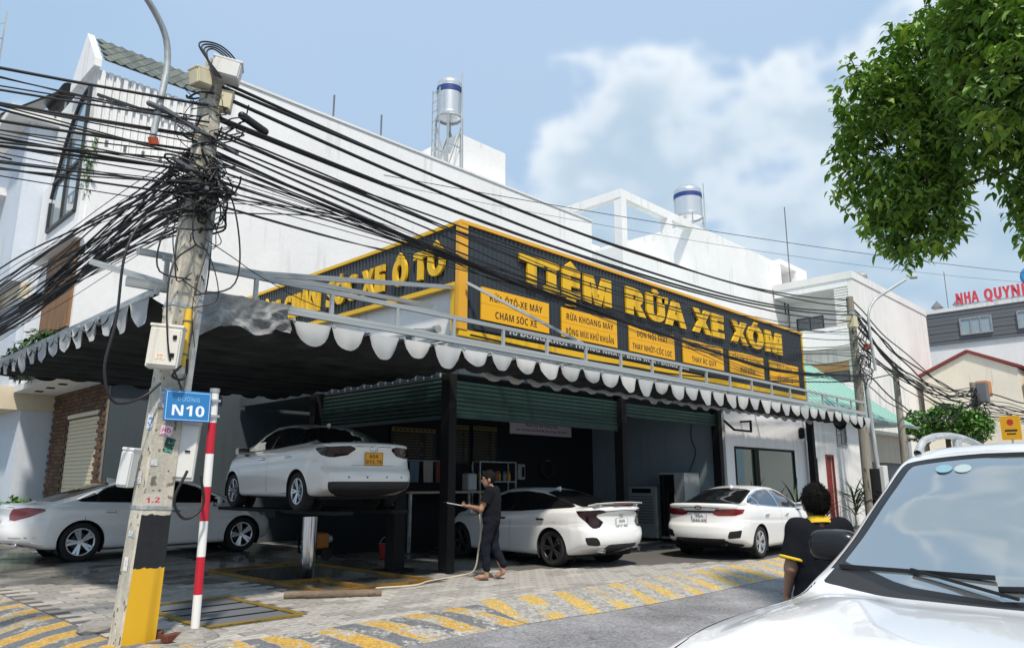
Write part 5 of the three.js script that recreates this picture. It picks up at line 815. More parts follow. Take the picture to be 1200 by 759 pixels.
  // inspection stickers behind the top of the windscreen
  const nrm = V3(0.6, 0.8, 0); for (const [z, c] of [[0.38, lin(0.20, 0.36, 0.44)], [0.285, lin(0.36, 0.45, 0.46)]]) { const x = 1.60, d = at(new THREE.CylinderGeometry(0.042, 0.042, 0.003, 24), x, top(x) - 0.004, z, 0, 0, -0.56); part(car, 'windscreen_sticker', d, std(c, 0.5)); }
}

// ---------- corner pole ----------
const POLE = { b: P(2.87, -0.02, 7.86), t: P(3.12, 6.15, 7.76) };
const poleAt = (y) => POLE.b.clone().lerp(POLE.t, (y + 0.02) / 6.17);
{
  const p = thing('utility_pole', 'leaning concrete utility pole with yellow and black painted foot at the corner', 'utility pole'); p.position.copy(POLE.b);
  const dir = POLE.t.clone().sub(POLE.b), H = dir.length(); p.quaternion.setFromUnitVectors(V3(0, 1, 0), dir.clone().normalize()); p.rotateY(0.16);
  const taper = (y0, y1, g = 0) => { const wx = (y) => lerp(0.36, 0.20, y / H) / 2 + g, wz = (y) => lerp(0.22, 0.15, y / H) / 2 + g, c = 0.018, ringP = (y) => { const a = wx(y), b = wz(y); return [[-a + c, b], [a - c, b], [a, b - c], [a, -b + c], [a - c, -b], [-a + c, -b], [-a, -b + c], [-a, b - c]].map(([x, z]) => [x, y, z]); }; const pos = [], uv = [], idx = [], n = Math.max(1, Math.round((y1 - y0) / 0.4)); for (let i = 0; i < n; i++) { const A = ringP(lerp(y0, y1, i / n)), B = ringP(lerp(y0, y1, (i + 1) / n)); for (let k = 0; k < 8; k++) { const q = [A[k], A[(k + 1) % 8], B[(k + 1) % 8], B[k]], o = pos.length / 3; q.forEach((v2) => { pos.push(...v2); uv.push(v2[0] + v2[2] * 1.3 + k * 0.1, v2[1]); }); idx.push(o, o + 1, o + 2, o, o + 2, o + 3); } } const T = ringP(y1), o = pos.length / 3; T.forEach((v2) => { pos.push(...v2); uv.push(v2[0], v2[2]); }); for (let k = 1; k < 7; k++) idx.push(o, o + k, o + k + 1); return geom(pos, null, uv, idx); };
  part(p, 'shaft', taper(-0.2, H), M.polec);
  const faceSheet = (y0, y1, jag) => { const a0 = lerp(0.36, 0.2, y0 / H) / 2 - 0.012, a1 = lerp(0.36, 0.2, y1 / H) / 2 - 0.012, z0 = lerp(0.22, 0.15, y0 / H) / 2 + 0.003, z1 = lerp(0.22, 0.15, y1 / H) / 2 + 0.003; const pos = [], uv = [], idx = [], n = 14; for (let i = 0; i <= n; i++) { const f = i / n; pos.push(lerp(-a0, a0, f), y0 + jag * (fbm(i * 0.9, 1, 2, 2) - 0.5), z0, lerp(-a1, a1, f), y1 + jag * (fbm(i * 0.8, 5, 2, 2) - 0.5), z1); uv.push(f * 0.4, y0, f * 0.4, y1); if (i) idx.push(2 * i - 2, 2 * i, 2 * i + 1, 2 * i - 2, 2 * i + 1, 2 * i - 1); } return geom(pos, null, uv, idx); };
  part(p, 'yellow_band', faceSheet(0.02, 0.70, 0.03), M.yellowPaint); part(p, 'black_band', faceSheet(0.705, 1.20, 0.03), std(lin(0.03, 0.036, 0.05), 0.75, { map: T_conc }));
  // flyers and stencil marks stuck to the shaft
  reseed(41);
  const flyer = (cols, txt, tc) => std(0xffffff, 0.8, { map: canvasTex(96, 96, (g, w, h) => { g.fillStyle = cols[0]; g.fillRect(0, 0, w, h); for (let k = 0; k < 26; k++) { g.fillStyle = cols[1 + Math.floor(rnd() * (cols.length - 1))]; g.fillRect(rnd() * w, rnd() * h, 8 + rnd() * 36, 3 + rnd() * 8); } if (txt) vtext(g, txt, w / 2, 66, 52, { color: tc }); }) });
  const fl = [flyer(['#d8dde2', '#5a86b8', '#9fb4c8']), flyer(['#e6d5dc', '#d43f7c', '#f0e8ea'], 'HO', '#d02a6a'), flyer(['#2c4a44', '#5fae8e', '#1c2a2a']), flyer(['#d9dad6', '#7f8aa8', '#c7ccd0']), flyer(['#cfd4d4', '#3f9a9a', '#e9ebea'])];
  const pale = flyer(['#c9c4b6', '#c9c4b6', '#c1bcae'], '1.2', '#d01f3c');
  const stick = (x, y, w, h, m, side, rz = 0) => { const g = new THREE.BoxGeometry(w, h, 0.003); const e = M.steelWhite, mm = part(p, 'flyer', g, [e, e, e, e, m, e]); const zz = lerp(0.22, 0.15, y / H) / 2 + 0.004, xx = lerp(0.36, 0.2, y / H) / 2 + 0.004; if (side === 'f') { mm.position.set(x, y, zz); mm.rotation.set(-0.006, 0, rz); } else { mm.position.set(-xx, y, x); mm.rotation.set(0, -Math.PI / 2, rz); } };
  stick(-0.02, 2.02, 0.13, 0.10, fl[1], 'f', -0.1); stick(0.03, 1.88, 0.10, 0.14, fl[2], 'f', -0.2); stick(-0.1, 1.7, 0.07, 0.06, fl[3], 'f'); stick(-0.06, 1.34, 0.2, 0.13, pale, 'f', 0.05); stick(0.02, 2.1, 0.10, 0.16, fl[0], 'l'); stick(-0.01, 1.55, 0.08, 0.12, fl[3], 'l'); stick(0.0, 1.02, 0.08, 0.05, fl[4], 'l'); stick(0.0, 0.74, 0.07, 0.13, flyer(['#e8e6e2', '#e8e6e2', '#dddad4'], 'I', '#c8203c'), 'l'); stick(-0.09, 2.34, 0.12, 0.2, flyer(['#e2e2df', '#e2e2df', '#cfcfca']), 'f'); stick(0.0, 2.66, 0.16, 0.13, flyer(['#dfe0de', '#dfe0de', '#c9cac6']), 'f', 0.2);
  for (const y of [1.25, 2.4, 3.3, 4.45, 5.1, 5.62]) part(p, 'steel_band', taper(y, y + 0.035, 0.006), M.steel);
  part(p, 'conduit', bx(0.10, 0.15, 2.25, 5.0, -0.16, -0.105), M.steelWhite, 'white cable trunking strapped to the pole');
  part(p, 'cable_guard', new THREE.CylinderGeometry(0.038, 0.038, 0.6, 16).translate(0.02, 2.98, 0.135), std(lin(0.75, 0.47, 0.03), 0.5), 'yellow plastic cable guard pipe');
  for (const y of [2.80, 3.15]) part(p, 'guard_clamp', new THREE.TorusGeometry(0.043, 0.007, 6, 18).rotateX(Math.PI / 2).translate(0.02, y, 0.135), M.greyClad);
  // cross arms with spools, and the old lamp arm curving up to the side street
  part(p, 'cross_arm', bar(V3(-0.6, 5.32, 0.11), V3(0.35, 5.18, 0.11), 0.035), M.greyClad); part(p, 'cross_arm', bar(V3(-0.1, 4.55, 0.35), V3(0.05, 4.5, -0.4), 0.035), M.greyClad); part(p, 'cross_arm', bar(V3(-0.4, 4.82, 0.12), V3(0.4, 4.7, 0.12), 0.035), M.greyClad);
  part(p, 'lamp_arm', tube([V3(-0.55, 5.0, -0.05), V3(-0.53, 5.5, -0.05), V3(-0.52, 5.9, -0.05), V3(-0.60, 6.2, -0.03), V3(-0.85, 6.44, 0.02), V3(-1.4, 6.72, 0.1), V3(-2.1, 6.95, 0.2)], 0.035, 40, 10), M.steel, 'curved steel street-lamp arm');
  part(p, 'warning_tag', at(new THREE.BoxGeometry(0.10, 0.07, 0.04), -0.62, 4.92, 0.12, 0, 0.3, 0.4), std(lin(0.5, 0.09, 0.03), 0.7), 'faded orange tag on the cross arm');
}
// electrical boxes on the pole
function cabinet(name, label, w, h, d, col, [u, y, v], ry, rz, extra) {
  const b = thing(name, label, 'electrical box'); b.position.set(u, y, -v); b.rotation.set(0, ry, rz);
  const m = std(col, 0.55, { map: T_plaster }), blk = M.black;
  part(b, 'case', new RoundedBoxGeometry(w, h, d, 3, 0.015), m); part(b, 'door', new RoundedBoxGeometry(w * 0.9, h * 0.88, 0.02, 2, 0.008).translate(0, 0, d / 2 + 0.006), m);
  part(b, 'lid', new RoundedBoxGeometry(w * 1.06, 0.03, d * 1.14, 2, 0.01).translate(0, h / 2 + 0.005, 0), m);
  extra?.(b, m, blk); return b;
}
{
  const P3 = (y, du, dv) => { const q = poleAt(y); return [q.x + du, y, -q.z + dv]; };
  cabinet('electrical_box', 'cream electrical box with two square latches beside the yellow cable pipe', 0.30, 0.42, 0.17, lin(0.80, 0.77, 0.68), P3(2.80, -0.17, -0.22), -0.55, -0.06, (b, m) => { for (const y of [0.1, -0.08]) part(b, 'latch', new THREE.BoxGeometry(0.035, 0.04, 0.02).translate(0.09, y, 0.105), M.black); part(b, 'red_stencil', new THREE.BoxGeometry(0.09, 0.06, 0.002).translate(-0.02, -0.1, 0.103), [m, m, m, m, std(0xffffff, 0.7, { map: canvasTex(128, 96, (g, w, h) => { g.fillStyle = '#e6dfcb'; g.fillRect(0, 0, w, h); vtext(g, 'ĐIỆN', w / 2, 42, 34, { color: '#c2362c' }); vtext(g, '01.07', w / 2, 84, 30, { color: '#c2362c' }); }) }), m]); part(b, 'bottom_knob', new THREE.CylinderGeometry(0.014, 0.014, 0.02, 12).translate(-0.05, -0.22, 0.02), m); });
  cabinet('electrical_box', 'tall white metal box hanging behind the blue street sign', 0.26, 0.60, 0.14, lin(0.76, 0.76, 0.73), P3(1.80, 0.24, 0.0), -0.45, -0.06, (b) => { part(b, 'latch', new THREE.BoxGeometry(0.05, 0.018, 0.015).translate(0.04, 0.0, 0.09), M.black); part(b, 'side_rail', new THREE.BoxGeometry(0.05, 0.66, 0.05).translate(-0.16, -0.01, 0.05), M.steelWhite); });
  cabinet('electrical_box', 'narrow white box strapped low on the left of the pole', 0.12, 0.36, 0.12, lin(0.76, 0.77, 0.76), P3(1.62, -0.28, -0.02), -0.9, -0.1);
  cabinet('electrical_box', 'grey-white junction box on the very top of the pole', 0.30, 0.20, 0.2, lin(0.70, 0.70, 0.68), P3(6.0, 0.06, -0.18), -0.5, -0.15);
  cabinet('electrical_box', 'small cream junction box at the pole head beside the lamp arm', 0.18, 0.18, 0.16, lin(0.66, 0.60, 0.42), P3(5.82, -0.2, -0.14), 0.2, 0.12);
  cabinet('electrical_box', 'small cream junction box below the top box', 0.13, 0.22, 0.12, lin(0.62, 0.56, 0.38), P3(5.65, 0.12, -0.14), -0.5, -0.1);
}
// street sign on its striped post
{
  const s = thing('street_sign', 'blue N10 street sign on a red and white striped post', 'street sign'); s.position.set(3.38, 0.03, -7.66);
  const red = std(lin(0.50, 0.012, 0.03), 0.45), wht = std(lin(0.80, 0.80, 0.78), 0.45); let y = -0.02; const hs = [0.39, 0.36, 0.345, 0.34, 0.33, 0.32, 0.315]; hs.forEach((h, k) => { part(s, k % 2 ? 'red_band' : 'white_band', new THREE.CylinderGeometry(0.042, 0.042, h, 20).translate(0, y + h / 2, 0), k % 2 ? red : wht); y += h; });
  part(s, 'cap', new THREE.CylinderGeometry(0.05, 0.05, 0.04, 20).translate(0, y + 0.02, 0), M.steelWhite);
  part(s, 'footing', new THREE.LatheGeometry([[0.01, 0.06], [0.08, 0.055], [0.17, 0.02], [0.24, -0.03]].map(([a, b]) => new THREE.Vector2(a, b)), 18), M.conc);
  const tx = canvasTex(512, 352, (g, w, h) => { g.fillStyle = '#2f7fbe'; g.fillRect(0, 0, w, h); g.strokeStyle = '#cfe0ee'; g.lineWidth = 6; g.strokeRect(12, 12, w - 24, h - 24); vtext(g, 'ĐƯỜNG', w / 2, 120, 72, { color: '#7fb0da', sx: 1.0 }); vtext(g, 'N10', w / 2, 292, 176, { color: '#f4f7fa', sx: 1.18 }); reseed(5); for (let k = 0; k < 300; k++) { g.globalAlpha = 0.12; g.fillStyle = rnd() < 0.5 ? '#9cc0de' : '#1c5688'; g.fillRect(rnd() * w, rnd() * h, 2 + rnd() * 14, 1 + rnd() * 3); } });
  const bl = std(lin(0.03, 0.20, 0.48), 0.5), pl = part(s, 'plate', new RoundedBoxGeometry(0.47, 0.31, 0.018, 3, 0.009), bl); pl.position.set(-0.29, 2.21, 0.055); pl.rotation.y = 0.0;
  const pr = part(s, 'plate_print', new THREE.PlaneGeometry(0.455, 0.295), std(0xffffff, 0.45, { map: tx })); pr.position.set(-0.29, 2.21, 0.0665); 
  for (const dy of [2.13, 2.29]) part(s, 'bracket', new THREE.BoxGeometry(0.09, 0.025, 0.03).translate(0, dy, 0.045), M.steel);
}
// bits of brick and rubble by the pole
{
  const g = new RoundedBoxGeometry(0.19, 0.07, 0.09, 1, 0.008), m = std(lin(0.32, 0.10, 0.06), 0.9, { map: T_conc });
  [[3.16, 0.03, 7.66, 0.4], [3.12, 0.03, 7.9, 1.1]].forEach(([u, y, v, r], k) => { const b = one('brick', g, m, ['broken red brick lying against the pole foot', 'broken red brick lying towards the sign post'][k], 'brick'); b.position.set(u, y, -v); b.rotation.y = r; });
  const rg = new THREE.IcosahedronGeometry(0.17, 2); const rp = rg.attributes.position; for (let i = 0; i < rp.count; i++) { const k = 0.75 + 0.5 * fbm(rp.getX(i) * 9 + 3, rp.getY(i) * 9, rp.getZ(i) * 9, 2); rp.setXYZ(i, rp.getX(i) * k * 1.5, rp.getY(i) * k * 0.5, rp.getZ(i) * k); } rg.computeVertexNormals();
  one('rubble', rg, M.conc, 'lump of broken concrete by the striped kerb', 'rubble').position.set(2.86, 0.02, -8.7);
}

// ---------- overhead cables ----------
function cable(a, b, sag, r, label, group, wob = 0) { const pts = [], n = 14; for (let k = 0; k <= n; k++) { const f = k / n, p = a.clone().lerp(b, f); p.y -= sag * 4 * f * (1 - f); if (wob) { p.y += wob * (fbm(f * 7, a.y * 9, b.y * 5, 2) - 0.5); p.z += wob * (fbm(f * 6, b.y * 7, a.y * 3, 2) - 0.5); } pts.push(p); } return one('overhead_cable', tube(pts, r, 36, 5), M.cable, label, 'cable', group); }
reseed(77);
{
  // along the front street to the next pole
  const LA = 'black overhead cable running from the corner pole along the shop front', GA = 'cables along the shop front';
  for (let k = 0; k < 5; k++) { const y0 = 5.95 - k * 0.13, q = poleAt(y0); cable(V3(q.x + 0.05, y0, q.z + rr(-0.1, 0.2)), P(26.4 + rr(-0.1, 0.1), 7.75 - k * 0.2, 9.1 + rr(-0.25, 0.25)), rr(0.45, 0.8), rr(0.02, 0.028), 'thick black power cable from the pole head towards the next pole', 'thick cables from the pole head', 0.05); }
  for (let k = 0; k < 12; k++) { const y0 = 5.4 - k * 0.035 + rr(-0.03, 0.03), q = poleAt(y0); cable(V3(q.x + 0.05, y0, q.z + rr(-0.1, 0.2)), P(26.4 + rr(-0.1, 0.1), 6.9 - k * 0.14 + rr(-0.1, 0.1), 9.1 + rr(-0.25, 0.25)), rr(0.5, 1.1), rr(0.006, 0.014), LA, GA, 0.2); }
  for (let k = 0; k < 23; k++) { const y0 = 5.12 - k * 0.033 + rr(-0.03, 0.03), q = poleAt(y0), o = () => rr(-0.11, 0.11) * (k < 16 ? 0.3 : 1.7); const c = new THREE.CatmullRomCurve3([V3(q.x + 0.05, y0, q.z + rr(-0.1, 0.2)), P(5.2, lerp(y0, 4.85, 0.55) + o(), 7.95 + o()), P(8.4, 4.66 + o(), 8.1 + o()), P(13, 4.5 + o() * 1.2, 8.3 + o()), P(19, 4.45 + o() * 1.5, 8.7 + o()), P(26.4, 5.0 + o() * 3, 9.1 + rr(-0.2, 0.2))]); one('overhead_cable', new THREE.TubeGeometry(c, 60, rr(0.004, 0.010), 5), M.cable, 'black cable in the sagging bundle passing below the big sign letters', 'cable', 'sagging bundle along the shop sign'); }
  // the other way along the front street, over the crossing
  const LB = 'black overhead cable crossing the side street from the corner pole', GB = 'cables crossing the side street';
  const hB = [5.62, 5.45, 5.36, 5.3, 5.18, 5.1, 5.02, 4.95, 4.86, 4.8, 4.76, 4.68, 4.6, 4.52, 5.4, 5.24, 5.06, 4.9, 4.7, 5.0, 4.82, 4.64, 4.56, 4.44, 5.14];
  hB.forEach((h, k) => { const q = poleAt(h); cable(V3(q.x - 0.05, h + rr(-0.05, 0.05), q.z + rr(-0.1, 0.15)), P(-22, 6.2 + rr(-0.5, 0.4), 7.6 + rr(-0.4, 0.4)), rr(0.5, 1.9), [0.016, 0.008, 0.012, 0.006, 0.008][k % 5], LB, GB, 0.12); });
  // down the side street: a thick drooping bunch
  const LC = 'black cable in the drooping bunch down the side street', GC = 'cables down the side street';
  for (let k = 0; k < 54; k++) { const y0 = rr(4.1, 5.2), q = poleAt(y0), tight = k < 28; const mid = tight ? P(2.55 + rr(-0.12, 0.12), 3.86 + rr(-0.14, 0.16), 12.6) : P(2.6 + rr(-0.2, 0.25), rr(3.9, 4.9), 12.6), end = P(2.2 + rr(-0.2, 0.2), tight ? 4.6 + rr(-0.2, 0.2) : rr(4.8, 5.6), 34); const c = new THREE.CatmullRomCurve3([V3(q.x - 0.05, y0, q.z + rr(-0.15, 0.1)), V3(q.x, y0, q.z).lerp(mid, 0.45).add(V3(rr(-0.08, 0.08), rr(-0.02, 0.16), 0)), mid, mid.clone().lerp(end, 0.4).add(V3(0, -0.25, 0)), end]); one('overhead_cable', new THREE.TubeGeometry(c, 40, k % 3 ? rr(0.004, 0.009) : rr(0.009, 0.015), 5), M.cable, LC, 'cable', GC); }
  // loops and tails knotted round the pole head
  const LD = 'slack black cable loop knotted round the corner pole', GD = 'slack loops at the corner pole';
  for (let k = 0; k < 74; k++) { const y = k < 28 ? rr(4.3, 5.75) : rr(4.25, 5.05), q = poleAt(y).add(V3(rr(-0.16, 0.16), 0, rr(-0.02, 0.2))), R = k < 28 ? rr(0.12, 0.36) : rr(0.10, 0.24), ph = rr(0, 6.28), pts = [], turns = rr(0.5, 1.4), tilt = rr(-0.5, 0.5), dr = rr(-0.5, 0.1); for (let i = 0; i <= 12; i++) { const a = ph + i / 12 * turns * 6.28, rad = R * rr(0.75, 1.15); pts.push(V3(q.x + Math.cos(a) * rad, y + dr * Math.sin(i / 12 * Math.PI) + tilt * Math.cos(a) * R, q.z + Math.sin(a) * rad * 0.85)); } one('cable_loop', tube(pts, rr(0.004, 0.013), 44, 5), M.cable, LD, 'cable', GD); }
  for (let k = 0; k < 12; k++) { const y = rr(3.9, 4.9), q = poleAt(y), ex = q.x + rr(-0.35, 0.45), ez = q.z + rr(0, 0.4), l = rr(0.5, 1.3); one('cable_tail', tube([V3(q.x + rr(-0.1, 0.1), y, q.z + 0.1), V3(ex, y - l * 0.3, ez), V3(ex + rr(-0.15, 0.15), y - l, ez), V3(q.x + rr(-0.05, 0.1), y - l * rr(0.8, 1.4), q.z + 0.14)], rr(0.004, 0.010), 24, 5), M.cable, 'loose black cable tail hanging on the pole shaft', 'cable', 'loose tails on the pole shaft'); }
  // cable splice canister and the bushing loops at the head
  one('cable_splice', at(new THREE.CapsuleGeometry(0.045, 0.3, 6, 14), 3.55, 5.52, -7.62, 0, 0, 1.25), M.cable, 'black splice canister hanging in the cables beside the pole head', 'cable splice'); one('cable_splice', at(new THREE.CapsuleGeometry(0.03, 0.22, 6, 14), 2.55, 5.36, -7.7, 0, 0, 1.45), M.greyClad, 'grey splice canister beside the lamp arm', 'cable splice');
  for (let k = 0; k < 4; k++) one('cable_loop', tube([V3(3.0 + k * 0.03, 5.85, -7.5), V3(2.92 - k * 0.03, 6.12 + k * 0.02, -7.55), V3(3.02 + k * 0.02, 6.22 + k * 0.025, -7.6), V3(3.2 + k * 0.03, 6.14 + k * 0.01, -7.6), V3(3.36, 5.95, -7.66)], 0.010, 30, 6), M.cable, 'black cable arched over the top junction box', 'cable', 'cables arched over the pole head');
  // long slack cable hanging to the box level
  one('hanging_cable', tube([P(2.74, 4.3, 7.7), P(2.5, 4.1, 7.6), P(2.32, 3.7, 7.5), P(2.3, 3.0, 7.5), P(2.25, 2.5, 7.5), P(2.36, 2.22, 7.5), P(2.65, 2.3, 7.6), P(2.8, 2.45, 7.6)], 0.013, 60, 6), M.cable, 'long black cable hanging in a deep loop left of the pole', 'cable');
  one('hanging_cable', tube([P(2.92, 2.62, 7.44), P(2.87, 2.52, 7.5), P(2.96, 2.49, 7.52), P(3.02, 2.55, 7.55), P(3.0, 2.7, 7.5)], 0.014, 40, 6), M.cable, 'short black cable bow under the cream electrical box', 'cable');
  one('hanging_cable', tube([P(3.1, 1.6, 7.5), P(3.0, 1.3, 7.5), P(3.12, 1.14, 7.5), P(3.28, 1.25, 7.5), P(3.24, 1.55, 7.5)], 0.014, 40, 6), M.cable, 'black cable bow under the tall white box', 'cable');
  // service drop above the canopy and two far thin wires
  cable(P(3.1, 4.0, 7.6), P(8.7, 4.3, 10.4), 0.35, 0.006, 'thin wire dropping from the pole to the side sign', undefined, 0.1);
  cable(P(12, 10.35, 17), P(45, 11.5, 5), 0.3, 0.012, 'far thin wire high across the sky above the pergola', undefined); cable(P(12, 10.1, 17), P(45, 11.1, 5), 0.5, 0.007, 'thinner wire just below the high sky wire', undefined);
}
// ---------- far poles ----------
{
  const farPole = (name, label, u, v, h, r, lean = 0) => { const p = thing(name, label, 'utility pole'); p.position.set(u, 0, -v); p.rotation.z = lean; part(p, 'shaft', new THREE.CylinderGeometry(r * 0.62, r, h + 0.2, 10).translate(0, h / 2 - 0.1, 0), M.polef); return p; };
  const p2 = farPole('utility_pole', 'concrete utility pole with cross arms behind the right awning end', 26.4, 9.15, 7.85, 0.2, 0.012);
  for (const [y, l] of [[7.2, 1.0], [6.4, 0.9], [5.7, 0.8]]) part(p2, 'cross_arm', bar(V3(-l / 2, y, 0.15), V3(l / 2, y - 0.03, 0.15), 0.07), M.steel); part(p2, 'stay_tube', bar(V3(0.45, 0, 0.25), V3(0.25, 5.2, 0.15), 0.08, 0.08, true), M.steel); part(p2, 'junction_box', new RoundedBoxGeometry(0.34, 0.4, 0.25, 2, 0.02).translate(-0.55, 6.85, 0.2), std(lin(0.6, 0.54, 0.36), 0.6)); part(p2, 'meter_box', new RoundedBoxGeometry(0.4, 0.9, 0.25, 2, 0.02).translate(0.5, 1.6, 0.3), std(lin(0.62, 0.64, 0.64), 0.6)); part(p2, 'insulator_rack', new THREE.BoxGeometry(0.4, 0.16, 0.16).translate(0.75, 6.15, 0.2), std(lin(0.45, 0.07, 0.05), 0.6)); part(p2, 'lower_sleeve', new THREE.CylinderGeometry(0.24, 0.25, 1.3, 10).translate(0.1, 1.3, 0.12), M.black);
  const lamp = thing('street_lamp', 'curved street-lamp arm on the pole by the awning end', 'street lamp'); lamp.position.set(27.1, 5.3, -8.8); part(lamp, 'arm', tube([V3(0, 0, 0), V3(-0.15, 1.3, 0), V3(-0.1, 2.0, 0), V3(0.25, 2.5, 0.1), V3(0.9, 2.95, 0.4), V3(1.7, 3.45, 0.8)], 0.05, 40, 8), M.steel); part(lamp, 'lamp_head', at(new RoundedBoxGeometry(0.75, 0.13, 0.26, 3, 0.05), 2.0, 3.62, 0.95, 0, 0.45, 0.4), std(lin(0.35, 0.4, 0.36), 0.5));
  const p3 = farPole('utility_pole', 'thin dark pole standing beyond the mint-green roof', 30.7, 9.25, 5.9, 0.17); part(p3, 'cross_arm', bar(V3(-0.3, 5.6, 0), V3(0.3, 5.6, 0), 0.06), M.steel); part(p3, 'side_pipe', bar(V3(0.3, 0, 0.1), V3(0.28, 3.0, 0.1), 0.1, 0.1, true), M.steelWhite);
  const p4 = farPole('utility_pole', 'short pole with an orange box in front of the gabled house', 39.1, 8.55, 6.0, 0.2); part(p4, 'orange_box', new RoundedBoxGeometry(0.7, 0.7, 0.5, 2, 0.04).translate(0.65, 5.75, 0.3), std(lin(0.55, 0.2, 0.06), 0.7)); part(p4, 'grey_box', new RoundedBoxGeometry(0.5, 0.9, 0.4, 2, 0.04).translate(-0.1, 5.5, 0.4), M.greyClad);
  reseed(91);
  for (let k = 0; k < 16; k++) cable(P(26.5, rr(5.0, 7.7), 9.1), P(39.1 + rr(-0.2, 0.4), rr(4.4, 5.8), 8.5), rr(0.4, 1.3), rr(0.012, 0.03), 'black cable strung on beyond the awning towards the orange box pole', 'cables beyond the awning', 0.3);
  for (let k = 0; k < 12; k++) cable(P(39.1, rr(4.2, 5.8), 8.5), P(50, rr(3.5, 8), 1 + rr(-2, 2)), rr(0.3, 1.5), rr(0.015, 0.03), 'black cable fanning out from the orange box pole', 'cables from the orange box pole', 0.5);
  for (let k = 0; k < 14; k++) { const pts = [], y = rr(3.6, 5.2), u = 39.1 + rr(-0.6, 0.6), R = rr(0.4, 1.2); for (let i = 0; i <= 8; i++) { const a = i / 8 * 6.28; pts.push(P(u + Math.cos(a) * R, y + Math.sin(a) * R * rr(0.3, 0.8), 8.4 + rr(-0.2, 0.2))); } one('cable_loop', tube(pts, rr(0.012, 0.025), 30, 5), M.cable, 'slack cable loop bunched at the orange box pole', 'cable', 'slack loops at the orange box pole'); }
  for (let k = 0; k < 10; k++) { const pts = [], y = rr(5.0, 7.2), R = rr(0.25, 0.7); for (let i = 0; i <= 8; i++) { const a = i / 8 * 6.28; pts.push(P(26.4 + Math.cos(a) * R, y + Math.sin(a) * R * rr(0.4, 0.9), 8.95 + rr(-0.2, 0.1))); } one('cable_loop', tube(pts, rr(0.01, 0.02), 30, 5), M.cable, 'slack cable loop bunched at the pole by the awning end', 'cable', 'slack loops at the awning end pole'); }
  cable(P(8.6, 4.0, 9.4), P(30.7, 5.6, 9.2), 0.55, 0.02, 'thick black cable sagging across the sign panels to the thin pole', undefined, 0.1);
  // small yellow advertising board far down the street
  const s = thing('advert_board', 'small yellow advertising board far down the street', 'sign'); s.position.set(35.4, 3.2, -6.6); s.rotation.y = -Math.PI / 2 - 0.1; const adv = std(0xffffff, 0.6, { map: canvasTex(128, 160, (g, w, h) => { g.fillStyle = '#e7a91e'; g.fillRect(0, 0, w, h); g.fillStyle = '#c0392b'; g.beginPath(); g.arc(64, 44, 22, 0, 7); g.fill(); g.fillStyle = '#2c2420'; g.fillRect(24, 92, 80, 14); g.fillRect(34, 116, 60, 10); }) }); part(s, 'board', new THREE.BoxGeometry(0.7, 0.95, 0.06).translate(0, 0.45, 0), [M.yellow, M.yellow, M.yellow, M.yellow, adv, adv]); part(s, 'post', bar(V3(0, -3.3, 0), V3(0, 0, 0), 0.06), M.steel);
}

// ---------- surface of a distance field (naive surface nets) ----------
function isoMesh(f, [x0, y0, z0], [x1, y1, z1], cell) {
  const nx = Math.ceil((x1 - x0) / cell) + 1, ny = Math.ceil((y1 - y0) / cell) + 1, nz = Math.ceil((z1 - z0) / cell) + 1, D = new Float32Array(nx * ny * nz), id = (i, j, k) => (k * ny + j) * nx + i;
  for (let k = 0; k < nz; k++) for (let j = 0; j < ny; j++) for (let i = 0; i < nx; i++) D[id(i, j, k)] = f(x0 + i * cell, y0 + j * cell, z0 + k * cell);
  const vid = new Int32Array(nx * ny * nz).fill(-1), pos = [], nor = [], idx = [];
  for (let k = 0; k + 1 < nz; k++) for (let j = 0; j + 1 < ny; j++) for (let i = 0; i + 1 < nx; i++) {
    let sx = 0, sy = 0, sz = 0, n = 0; const c = [0, 1, 2, 3, 4, 5, 6, 7].map((q) => D[id(i + (q & 1), j + ((q >> 1) & 1), k + (q >> 2))]);
    for (let a = 0; a < 8; a++) for (const bit of [1, 2, 4]) { const b = a | bit; if (b === a) continue; if ((c[a] < 0) !== (c[b] < 0)) { const t = c[a] / (c[a] - c[b]); sx += (a & 1) + (bit === 1 ? t : 0); sy += ((a >> 1) & 1) + (bit === 2 ? t : 0); sz += (a >> 2) + (bit === 4 ? t : 0); n++; } }
    if (!n) continue; const px = x0 + (i + sx / n) * cell, py = y0 + (j + sy / n) * cell, pz = z0 + (k + sz / n) * cell, e = cell * 0.7; vid[id(i, j, k)] = pos.length / 3; pos.push(px, py, pz);
    const gx = f(px + e, py, pz) - f(px - e, py, pz), gy = f(px, py + e, pz) - f(px, py - e, pz), gz = f(px, py, pz + e) - f(px, py, pz - e), l = Math.hypot(gx, gy, gz) || 1; nor.push(gx / l, gy / l, gz / l);
  }
  const quad = (a, b, c, d, flip) => { if (a < 0 || b < 0 || c < 0 || d < 0) return; if (flip) idx.push(a, c, b, a, d, c); else idx.push(a, b, c, a, c, d); };
  for (let k = 1; k + 1 < nz; k++) for (let j = 1; j + 1 < ny; j++) for (let i = 1; i + 1 < nx; i++) { const s = D[id(i, j, k)] < 0; if (s !== D[id(i + 1, j, k)] < 0) quad(vid[id(i, j - 1, k - 1)], vid[id(i, j, k - 1)], vid[id(i, j, k)], vid[id(i, j - 1, k)], !s); if (s !== D[id(i, j + 1, k)] < 0) quad(vid[id(i - 1, j, k - 1)], vid[id(i - 1, j, k)], vid[id(i, j, k)], vid[id(i, j, k - 1)], !s); if (s !== D[id(i, j, k + 1)] < 0) quad(vid[id(i - 1, j - 1, k)], vid[id(i, j - 1, k)], vid[id(i, j, k)], vid[id(i - 1, j, k)], !s); }
  return geom(pos, nor, null, idx);
}
const sminK = (a, b, k) => { const h = clamp(0.5 + 0.5 * (b - a) / k, 0, 1); return lerp(b, a, h) - k * h * (1 - h); };
